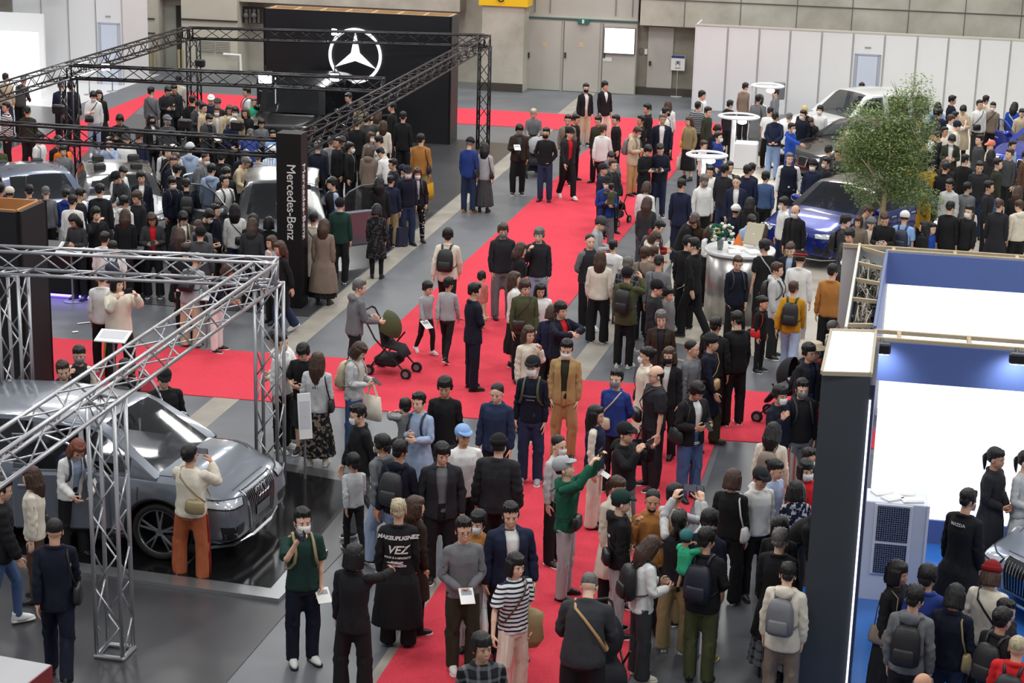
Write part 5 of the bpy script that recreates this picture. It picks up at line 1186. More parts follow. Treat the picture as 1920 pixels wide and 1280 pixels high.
# ------------------------------------------------------------------ tall dark tower and blue box on the right
PZ = 3.62; pf = [np.array(at(*p, PZ)) for p in ((1541, 698), (1633, 703), (1642, 622), (1559, 619))]
t = empty('grey_tower', (pf[0][0], pf[0][1], 0), 0, 'tall dark grey tower with a bright white lit top in the lower right', 'tower'); L0 = pf[0]
mb = MB(); mb.poly([tuple(p-L0) for p in pf], 0, PZ-.02); mb.build('tower_body', [noisy('tower_grey', (56, 60, 66), (62, 66, 72), .6, .45, 0)], t)
mb = MB(); cen = sum(pf)/4; mb.poly([tuple(cen+(p-cen)*.97-L0) for p in pf], PZ-.02, PZ); mb.build('lit_top', [plain('lit_top', (246, 244, 238), .4, emit=(255, 252, 246), estr=1.0)], t)  # emission in the lid material stands in for bright light on white
mb = MB(); [mb.box((*(((pf[i]+pf[(i+1) % 4])/2)-L0), PZ), (.03 if i % 2 else np.linalg.norm(pf[i]-pf[(i+1) % 4]), .03 if i % 2 == 0 else np.linalg.norm(pf[i]-pf[(i+1) % 4]), .04), rz=0 if i % 2 == 0 else math.atan2(*(pf[(i+1) % 4]-pf[i])[::-1])-math.pi/2) for i in range(4)]; mb.build('top_edging', [plain('edging', (170, 160, 140), .6)], t)
mb = MB(); mb.poly([tuple(p-L0) for p in (pf[1], pf[1]+VB*.05, pf[2]+VB*.05, pf[2])], 0, PZ-.1); mb.build('tower_light_edge', [plain('navy_edge', (28, 34, 62), .5)], t)
mb = MB(); mb.box((*(pf[1]-L0+VB*.012-VA*.012), PZ/2-.1), (.016, .016, PZ-.3)); mb.build('light_strip', [plain('strip_glow', (255, 255, 255), .5, emit=(235, 240, 255), estr=2.2)], t)
MZ = 2.66; mo = np.array(at(1640, 640, MZ)); 
f_in0 = mo; f_in1 = np.array(at(1920, 660, MZ)); rdir = (f_in1-f_in0)/np.linalg.norm(f_in1-f_in0); rdir = VB
wo0, wo1, wi0, wi1 = [np.array(at(*p, MZ)) for p in ((1586, 615), (1612, 458), (1640, 615), (1663, 472))]
navyw = noisy('blue_wall', (80, 100, 156), (86, 106, 162), .3, .55, 0)
scrm = plain('screen_glow', (250, 250, 252), .4, emit=(255, 255, 255), estr=1.15)
t = empty('blue_stand', (mo[0], mo[1], 0), TB, 'blue walled stand with big glowing white screens and an open timber frame top', 'exhibition stand')
def loc_(p): d = p-mo; return np.array((d@VB, d@np.array((-VB[1], VB[0]))))
def sbox(nm, c, d, mats, par=t, **k): mb = MB(); mb.box(c, d, **k); return mb.build(nm, mats, par)
LW = 7.0
sbox('fascia_front', (LW/2, .12, MZ-.27), (LW, .06, .50), [navyw])
sbox('screen_front', (LW/2+.06, .14, (MZ-.5+.36)/2), (LW-.1, .05, MZ-.52-.36), [scrm])
sbox('plinth_front', (LW/2, .13, .18), (LW, .06, .36), [navyw])
tim = noisy('frame_timber', (168, 152, 122), (190, 174, 144), 3, .7, .05)
for k, (y, z) in enumerate(((.14, MZ), (.50, MZ))): sbox('timber_rail', (LW/2, y, z), (LW, .045, .05), [tim])
for k in range(9): sbox('timber_rail', (.3+k*.85, .32, MZ), (.05, .36, .045), [tim])
bk = loc_(wi1); Db = bk[1]
sbox('fascia_back', (bk[0]+LW/2, Db, MZ-.24), (LW, .06, .48), [navyw]); sbox('screen_back', (bk[0]+LW/2+.05, Db+.02, 1.2), (LW, .05, 1.95), [scrm]); sbox('timber_rail', (bk[0]+LW/2-.3, Db+.28, MZ), (LW+.7, .05, .05), [tim]); sbox('timber_rail', (bk[0]+LW/2, Db+.05, MZ), (LW, .05, .05), [tim]); sbox('back_cladding', (bk[0]+LW/2-.3, Db+.33, MZ/2-.02), (LW+.7, .03, MZ-.04), [plain('cladding_white', (200, 200, 198), .6)])
for k in range(8): sbox('timber_rail', (bk[0]+.1+k*.9, Db+.16, MZ), (.05, .28, .04), [tim])
# side box between wo and wi, open at the top, stuffed with cables
def wallseg(nm, a, b, th, z0, z1, mat): 
    a = loc_(a); b = loc_(b); d = b-a; mb = MB(); mb.box(((a[0]+b[0])/2, (a[1]+b[1])/2, (z0+z1)/2), (np.linalg.norm(d), th, z1-z0), rz=math.atan2(d[1], d[0])); return mb.build(nm, [mat], t)
wallseg('side_wall', wo0-VA*0, wo1, .05, 0, MZ-.03, plain('grey_wall', (96, 104, 122), .5)); wallseg('side_wall', wi0, wi1, .05, 0, MZ, navyw)
wallseg('side_rail', wo0, wo1, .035, MZ-.03, MZ+.02, plain('rail_white', (206, 202, 190), .5)); wallseg('side_rail', wi0, wi1, .035, MZ, MZ+.03, plain('rail_blue', (88, 104, 146), .5))
for k in (.05, .33, .56, .77, .98): p = wo0+(wo1-wo0)*k; q = wi0+(wi1-wi0)*k; wallseg('timber_rail', p, q, .05, MZ-.05, MZ, tim)
mb = MB(); c = (loc_(wo0)+loc_(wo1)+loc_(wi0)+loc_(wi1))/4; a = loc_(wo0); b = loc_(wo1); mb.poly([tuple(x) for x in (loc_(wo0), loc_(wi0), loc_(wi1), loc_(wo1))], MZ-.62, MZ-.6); mb.build('inner_shelf', [plain('shelf_dark', (52, 50, 48), .8)], t)
rnd = random.Random(5); cb = MB(); cb2 = MB()
for i in range(34):
    u0 = rnd.uniform(.04, .9); pts = []
    for j in range(9):
        u = min(.98, max(.02, u0+.014*j*rnd.choice((1, 1, -1))+rnd.uniform(-.02, .02))); w = rnd.uniform(.12, .88); p = loc_(wo0+(wo1-wo0)*u)*(1-w)+loc_(wi0+(wi1-wi0)*u)*w; pts.append(np.array((p[0], p[1], MZ-.5+rnd.uniform(0, .42))))
    sp = []
    for j in range(len(pts)-1):
        p0, p1, p2, p3 = pts[max(0, j-1)], pts[j], pts[j+1], pts[min(len(pts)-1, j+2)]
        for q in np.linspace(0, 1, 6)[:-1]: sp.append(.5*((2*p1)+(-p0+p2)*q+(2*p0-5*p1+4*p2-p3)*q*q+(-p0+3*p1-3*p2+p3)*q**3))
    (cb if i % 3 else cb2).tube(sp, .009, 0, 5)
cb.build('cable_tangle', [plain('cable_pale', (176, 168, 150), .6)], t); cb2.build('cable_tangle', [plain('cable_dark', (60, 58, 56), .6)], t)
def wpos(l, z): p = mo+VB*l[0]+np.array((-VB[1], VB[0]))*l[1]; return (p[0], p[1], z)
for k, (px, lb) in enumerate(((1652, 'black floodlight on the blue fascia beside the grey tower'), (1908, 'black floodlight on the blue fascia near the right frame edge'))):
    X, Y, Z = ray(px, 655); n_ = np.array((-VB[1], VB[0])); tt = (mo@n_-.0)/(X*n_[0]+Y*n_[1]); u = (np.array((X*tt, Y*tt))-mo)@VB
    p = wpos((u, -.22), MZ-.02); f_ = empty('floodlight', p, TB, lb, 'floodlight', 'floodlights on the blue stand'); mb = MB(); mb.box((0, 0, 0), (.22, .12, .13), bev=.02); mb.cap((0, .02, .02), (0, .34, .03), .015); mb.build('lamp_housing', [blt], f_)
    mb = MB(); mb.box((0, .03, -.072), (.18, .06, .015)); mb.build('lamp_lens', [lampm], f_)
    spot((p[0], p[1], MZ-.10), wpos((u, .14), MZ-.42), 42, 120, 1.0, (.92, .95, 1))
# white display cabinet with perforated panels
c0 = np.array(at(1608, 1128)); c1 = np.array(at(1722, 1140)); hc = hgt(1660, 1132, 942); t = empty('display_cabinet', (c0[0], c0[1], 0), TB, 'white display cabinet with perforated dark panels and papers on its top', 'cabinet')
wc = np.linalg.norm(c1-c0); wcab = plain('cabinet_white', (212, 218, 234), .4)
sbox('cabinet_body', (wc/2, .22, hc/2), (wc, .44, hc), [wcab], t, bev=.01); sbox('cabinet_side', (wc+.01, .22, hc/2), (.03, .46, hc), [plain('cabinet_side', (232, 238, 250), .3)], t)
perf = pattern('dots', 'dnavy', 'lblue', 1.)
pm, pnt, pb = bsdf('perforated'); tc = pnt.nodes.new('ShaderNodeTexCoord'); vo = pnt.nodes.new('ShaderNodeTexVoronoi'); vo.inputs['Scale'].default_value = 38; vo.inputs['Randomness'].default_value = .15; pnt.links.new(tc.outputs['Object'], vo.inputs['Vector'])
crr = pnt.nodes.new('ShaderNodeValToRGB'); crr.color_ramp.elements[0].color = rgb(150, 158, 180); crr.color_ramp.elements[1].color = rgb(40, 44, 66); crr.color_ramp.elements[0].position = .2; crr.color_ramp.elements[1].position = .36; pnt.links.new(vo.outputs['Distance'], crr.inputs['Fac']); pnt.links.new(crr.outputs['Color'], pb.inputs['Base Color'])
for z0, z1 in ((.40, .76), (.80, hc-.04)):
    f_ = sbox('panel_frame', (wc*.46, -.008, (z0+z1)/2), (.43, .02, z1-z0+.05), [plain('panel_frame', (226, 230, 240), .4)], t, bev=.006); sbox('perforated_panel', (wc*.46, -.022, (z0+z1)/2), (.36, .008, z1-z0), [pm], f_)
hp = hgt(1660, 1132, 942)
papers = plain('paper', (236, 236, 234), .6)
for k, (a, b, r_, lb) in enumerate(((.18, .30, .3, 'small white leaflet at the back of the cabinet top'), (.42, .34, -.1, 'open white booklet at the back of the cabinet top'), (.30, .14, .5, 'large white booklet at the front of the cabinet top'), (.52, .12, .1, 'narrow white leaflet at the right of the cabinet top'))):
    mb = MB(); mb.box((0, 0, .012), (.24, .16, .022), bev=.004); mb.box((.02, .01, .025), (.2, .13, .005)); p = c0+VB*a+VA*b; tag(mb.build('booklet', [papers], loc=(p[0], p[1], hc), rz=r_), lb, 'booklet', 'booklets on the white cabinet')
# ------------------------------------------------------------------ lamps rings of the white stand
wm = plain('post_white', (232, 234, 238), .35)
def ringlamp(px, py, ptop, rx, rcx, label, pl=0):
    X, Y = at(px, py); h_ = hgt(px, py, ptop); t = empty('ring_lamp', (X, Y, 0), 0, label, 'lamp', 'white ring lamps'); sc = 1/ (proj(X+1, Y, h_)[0]-proj(X, Y, h_)[0])
    mb = MB(); mb.box((0, 0, h_/2), (.10, .10, h_), bev=.012); mb.box((0, 0, .02), (.4, .4, .04), bev=.01); mb.build('lamp_post', [wm], t)
    ox = (rcx-px)*sc; R_ = rx*sc; mb = MB()
    for rr, zz in ((R_, 0), (R_*.86, .02)): mb.tube([(ox+rr*math.cos(a), rr*math.sin(a), h_+zz) for a in np.linspace(0, 2*math.pi, 33)[:-1]], .024, 0, 6, closed=True)
    mb.build('lamp_ring', [wm], t); mb = MB(); mb.cap((ox-R_, 0, h_), (ox+R_, 0, h_), .014); mb.build('cross_bar', [wm], t)
    mb = MB(); mb.ell((ox+R_*.15, -.1, h_-.12), (.12, .12, .06)); mb.build('lamp_head', [plain('ring_glow', (255, 255, 255), .3, emit=(255, 255, 255), estr=6)], t)
    spot((X+ox, Y, h_-.2), (X+ox, Y-.1, 0), 130, 120, .8)
ringlamp(1312, 425, 290, 38, 1318, 'white ring lamp standing nearest the silver counter'); ringlamp(1369, 345, 218, 38, 1378, 'white ring lamp in the middle of the three'); ringlamp(1403, 285, 160, 30, 1432, 'white ring lamp furthest back near the panel wall')
for k, (px, py, w, d, yt, lb) in enumerate(((1396, 318, .62, .5, 290, 'white plinth under the middle ring lamp'), (1350, 395, .5, .5, 345, 'white plinth right of the nearest ring lamp'))):
    X, Y = at(px, py); mb = MB(); mb.box((0, .25, .35), (w, d, .7), bev=.03); tag(mb.build('plinth', [wm], loc=(X, Y, 0), rz=TB), lb, 'plinth')
# far silver truss corner at the upper left edge
X, Y = at(8, 190); t_ = truss('truss_beam', (X-4.5, Y+4, 3.55), (X+.8, Y+4, 3.55), plain('truss_pale', (206, 208, 210), .4, .4), 'pale truss beam above the glowing wall at the upper left', s=.45); truss('truss_beam', (X+.6, Y+4, 3.3), (X+2.4, Y+7.5, 3.3), plain('truss_grey', (150, 150, 148), .5, .4), 'grey truss beam behind the glowing wall at the upper left', s=.5)
# ------------------------------------------------------------------ cars
gun = paint('gunmetal', (116, 122, 134)); sbl = paint('dusk_blue', (92, 102, 128)); blkp = paint('black', (16, 17, 19)); bmb = paint('blue', (26, 42, 128)); wht = paint('white', (206, 208, 210), .1); slv = paint('silver', (158, 166, 180)); rblu = paint('bright_blue', (30, 52, 160))
# grey car in the truss frame: nose points to the right of the picture
ha = math.atan2(20.95-20.0, 1.53+.0)
NX, NY = -3.02, 21.12; hd = math.radians(-15); cxx = NX-math.cos(hd)*2.29; cyy = NY-math.sin(hd)*2.29
c1_ = car('grey_suv', cxx, cyy, hd, 4.59, 1.87, 1.60, gun, 'large grey metallic car with doors open inside the silver truss frame', z=.06, badge=1, roof0=.42, cowl=1.32, hood=.98, belt=1.02, doors=((-1, -.42, .74, 16), (1, -.42, .74, 42)))
# dark grey SUV with both front doors wide open
X, Y = at(562, 315, 1.62); hm = math.radians(-84); car('grey_suv', X-.22, Y-1.15, hm, 4.65, 1.9, 1.65, paint('steel', (92, 97, 106)), 'dark grey car behind the lettered pylon with both front doors open', grille='star', roofcol=paint('roof_dark', (38, 40, 44)), doors=((-1, -.45, .72, 62), (1, -.45, .72, 60)))
X, Y = at(48, 316, 1.42); hh_ = math.radians(-62); car('blue_grey_sedan', X+.2, Y-.2, hh_, 4.7, 1.86, 1.46, sbl, 'blue grey sedan at the left edge with a rounded roof', grille='star', roof0=.25, roof1=-1.2, det=1)
X, Y = at(185, 318, 1.35); car('white_coupe', X+.4, Y+.1, math.radians(-75), 4.2, 1.8, 1.36, wht, 'small white car with black roof and open door beside the sedan', grille='star', roofcol=blkp, doors=((1, -.35, .6, 55),), det=1)
X, Y = at(555, 232, 1.0); car('black_offroader', X, Y+.9, math.radians(-100), 4.6, 1.93, 1.97, blkp, 'tall boxy black off roader in front of the star wall', grille='star', belt=1.22, hood=1.14, cowl=.72, roof0=.55, roof1=-1.9, tail=-2.25, boxy=True)
# right side stands
X, Y = at(1585, 172, 1.62); car('white_suv', X+.55, Y-.1, math.radians(208), 4.95, 2.0, 1.72, wht, 'big white car in front of the white panel wall', grille='kidney', belt=1.06, hood=1.0)
X, Y = at(1560, 225, 1.4); car('black_car', X+.9, Y-.35, math.radians(214), 4.8, 1.9, 1.5, blkp, 'black car partly behind the tree with visitors at its door', grille='kidney', doors=((1, -.4, .68, 60),), det=1)
X, Y = at(1610, 335, 1.45); car('blue_car', X-.1, Y-.45, math.radians(228), 4.75, 1.9, 1.52, bmb, 'deep blue car with a large hood behind the tree trunk', grille='kidney', roofcol=paint('roof_black', (38, 36, 40)))
X, Y = at(1915, 225, 1.35); car('blue_car', X+.8, Y-.9, math.radians(228), 4.6, 1.85, 1.45, rblu, 'bright blue car with open door at the right edge', grille='kidney', doors=((-1, -.4, .68, 55),), det=1)
X, Y = at(1895, 1110, .5); car('silver_car', X+2.05, Y+1.05, math.radians(208), 4.2, 1.8, 1.38, slv, 'silver car nose on the blue floor at the right edge', grille='oval', z=.05, belt=.92, hood=.86)
# ------------------------------------------------------------------ tree
X, Y = at(1640, 508); TH = hgt(1640, 508, 150); tr = empty('potted_tree', (X, Y, 0), 0, 'slender green leafy tree rising between the blue car and the timber frame', 'tree')
rnd = random.Random(11); mb = MB(); sc = (Y/3449*1.03)
def tp(px, py): # point above the base seen at that pixel
    z = hgt(1640, 508, py); return ((px-1640)*sc, 0, z)
trunk = [tp(1641, 508), tp(1641, 460), tp(1645, 400), tp(1648, 350), tp(1650, 300), tp(1660, 250), tp(1672, 200), tp(1688, 160)]; trunk[0] = (0, 0, 0)
mb.tube(trunk, [.075, .07, .062, .052, .042, .03, .02, .01], 0, 8)
ends = []
spec = [(1648, 395, 1606, 330), (1650, 380, 1690, 335), (1648, 350, 1590, 290), (1650, 340, 1715, 380), (1650, 320, 1700, 290), (1652, 300, 1580, 250), (1655, 290, 1700, 250), (1660, 260, 1600, 215), (1664, 240, 1705, 195), (1672, 205, 1650, 165), (1652, 330, 1640, 260), (1650, 360, 1725, 350), (1650, 345, 1600, 370), (1668, 220, 1640, 195), (1655, 310, 1570, 300), (1652, 335, 1660, 300)]
for i, (x0, y0, x1, y1) in enumerate(spec):
    a = np.array(tp(x0, y0)); b = np.array(tp(x1, y1)); b[1] = rnd.uniform(-.55, .55); m = (a+b)/2+(0, 0, -.04); mb.tube([a, m, b], [.02, .014, .006], 0, 6); ends.append((a, b))
    for j in range(3):
        t0 = a+(b-a)*rnd.uniform(.4, .9); t1 = t0+np.array((rnd.uniform(-.3, .3), rnd.uniform(-.3, .3), rnd.uniform(.05, .35))); mb.tube([t0, t1], [.008, .004], 0, 5); ends.append((t0, t1))
mb.build('trunk', [noisy('bark', (150, 134, 104), (184, 168, 134), 8, .85, .3)], tr, True)
lv = []; lf = []; n = 0
blobs = [(1690, 158, 28, .3), (1660, 190, 30, .5), (1700, 190, 30, .6), (1600, 215, 34, .6), (1650, 225, 38, .8), (1700, 235, 34, .7), (1590, 262, 40, 1), (1640, 270, 46, 1.3), (1690, 275, 40, 1), (1600, 305, 36, 1), (1655, 315, 46, 1.2), (1705, 320, 30, .7), (1600, 345, 30, .7), (1690, 355, 38, .9), (1728, 372, 28, .7), (1615, 372, 24, .6), (1570, 285, 24, .5), (1662, 350, 30, .6), (1566, 318, 20, .25), (1735, 395, 18, .3)]
tot = sum(b[2]**2*b[3] for b in blobs); N = 24000
for bx, by, br_, w in blobs:
    c = np.array(tp(bx, by)); R_ = br_*sc
    for i in range(int(N*br_**2*w/tot)):
        d = np.array([rnd.gauss(0, 1) for _ in range(3)]); d = d/np.linalg.norm(d)*rnd.random()**.45*R_*(1.15, 1.0, .9); p = c+d
        a = rnd.uniform(0, 6.28); tl = rnd.uniform(-.9, .5); u = np.array((math.cos(a)*math.cos(tl), math.sin(a)*math.cos(tl), math.sin(tl))); s_ = np.cross(u, (0, 0, 1)); s_ = s_/(np.linalg.norm(s_)+1e-6); s_ = s_*.6+np.array((0, 0, rnd.uniform(-.6, .6))); l_ = rnd.uniform(.05, .085); w_ = .018
        lv += [p, p+u*l_*.5+s_*w_, p+u*l_, p+u*l_*.5-s_*w_]; lf.append((n, n+1, n+2, n+3)); n += 4
me = bpy.data.meshes.new('leaves'); me.from_pydata([tuple(v) for v in lv], [], lf)
lm = noisy('leaf_green', (96, 122, 66), (158, 176, 116), 9, .6, 0, 3, .3); me.materials.append(lm); o = bpy.data.objects.new('foliage', me); COL.objects.link(o); o.parent = tr; o['kind'] = 'stuff'
mb = MB(); mb.rings([(0, 0, 0, .22, .22), (0, 0, .5, .28, .28), (0, 0, .5, .25, .25), (0, 0, .44, .24, .24)], 0, 24); mb.build('pot', [plain('pot_dark', (50, 48, 46), .6)], tr)
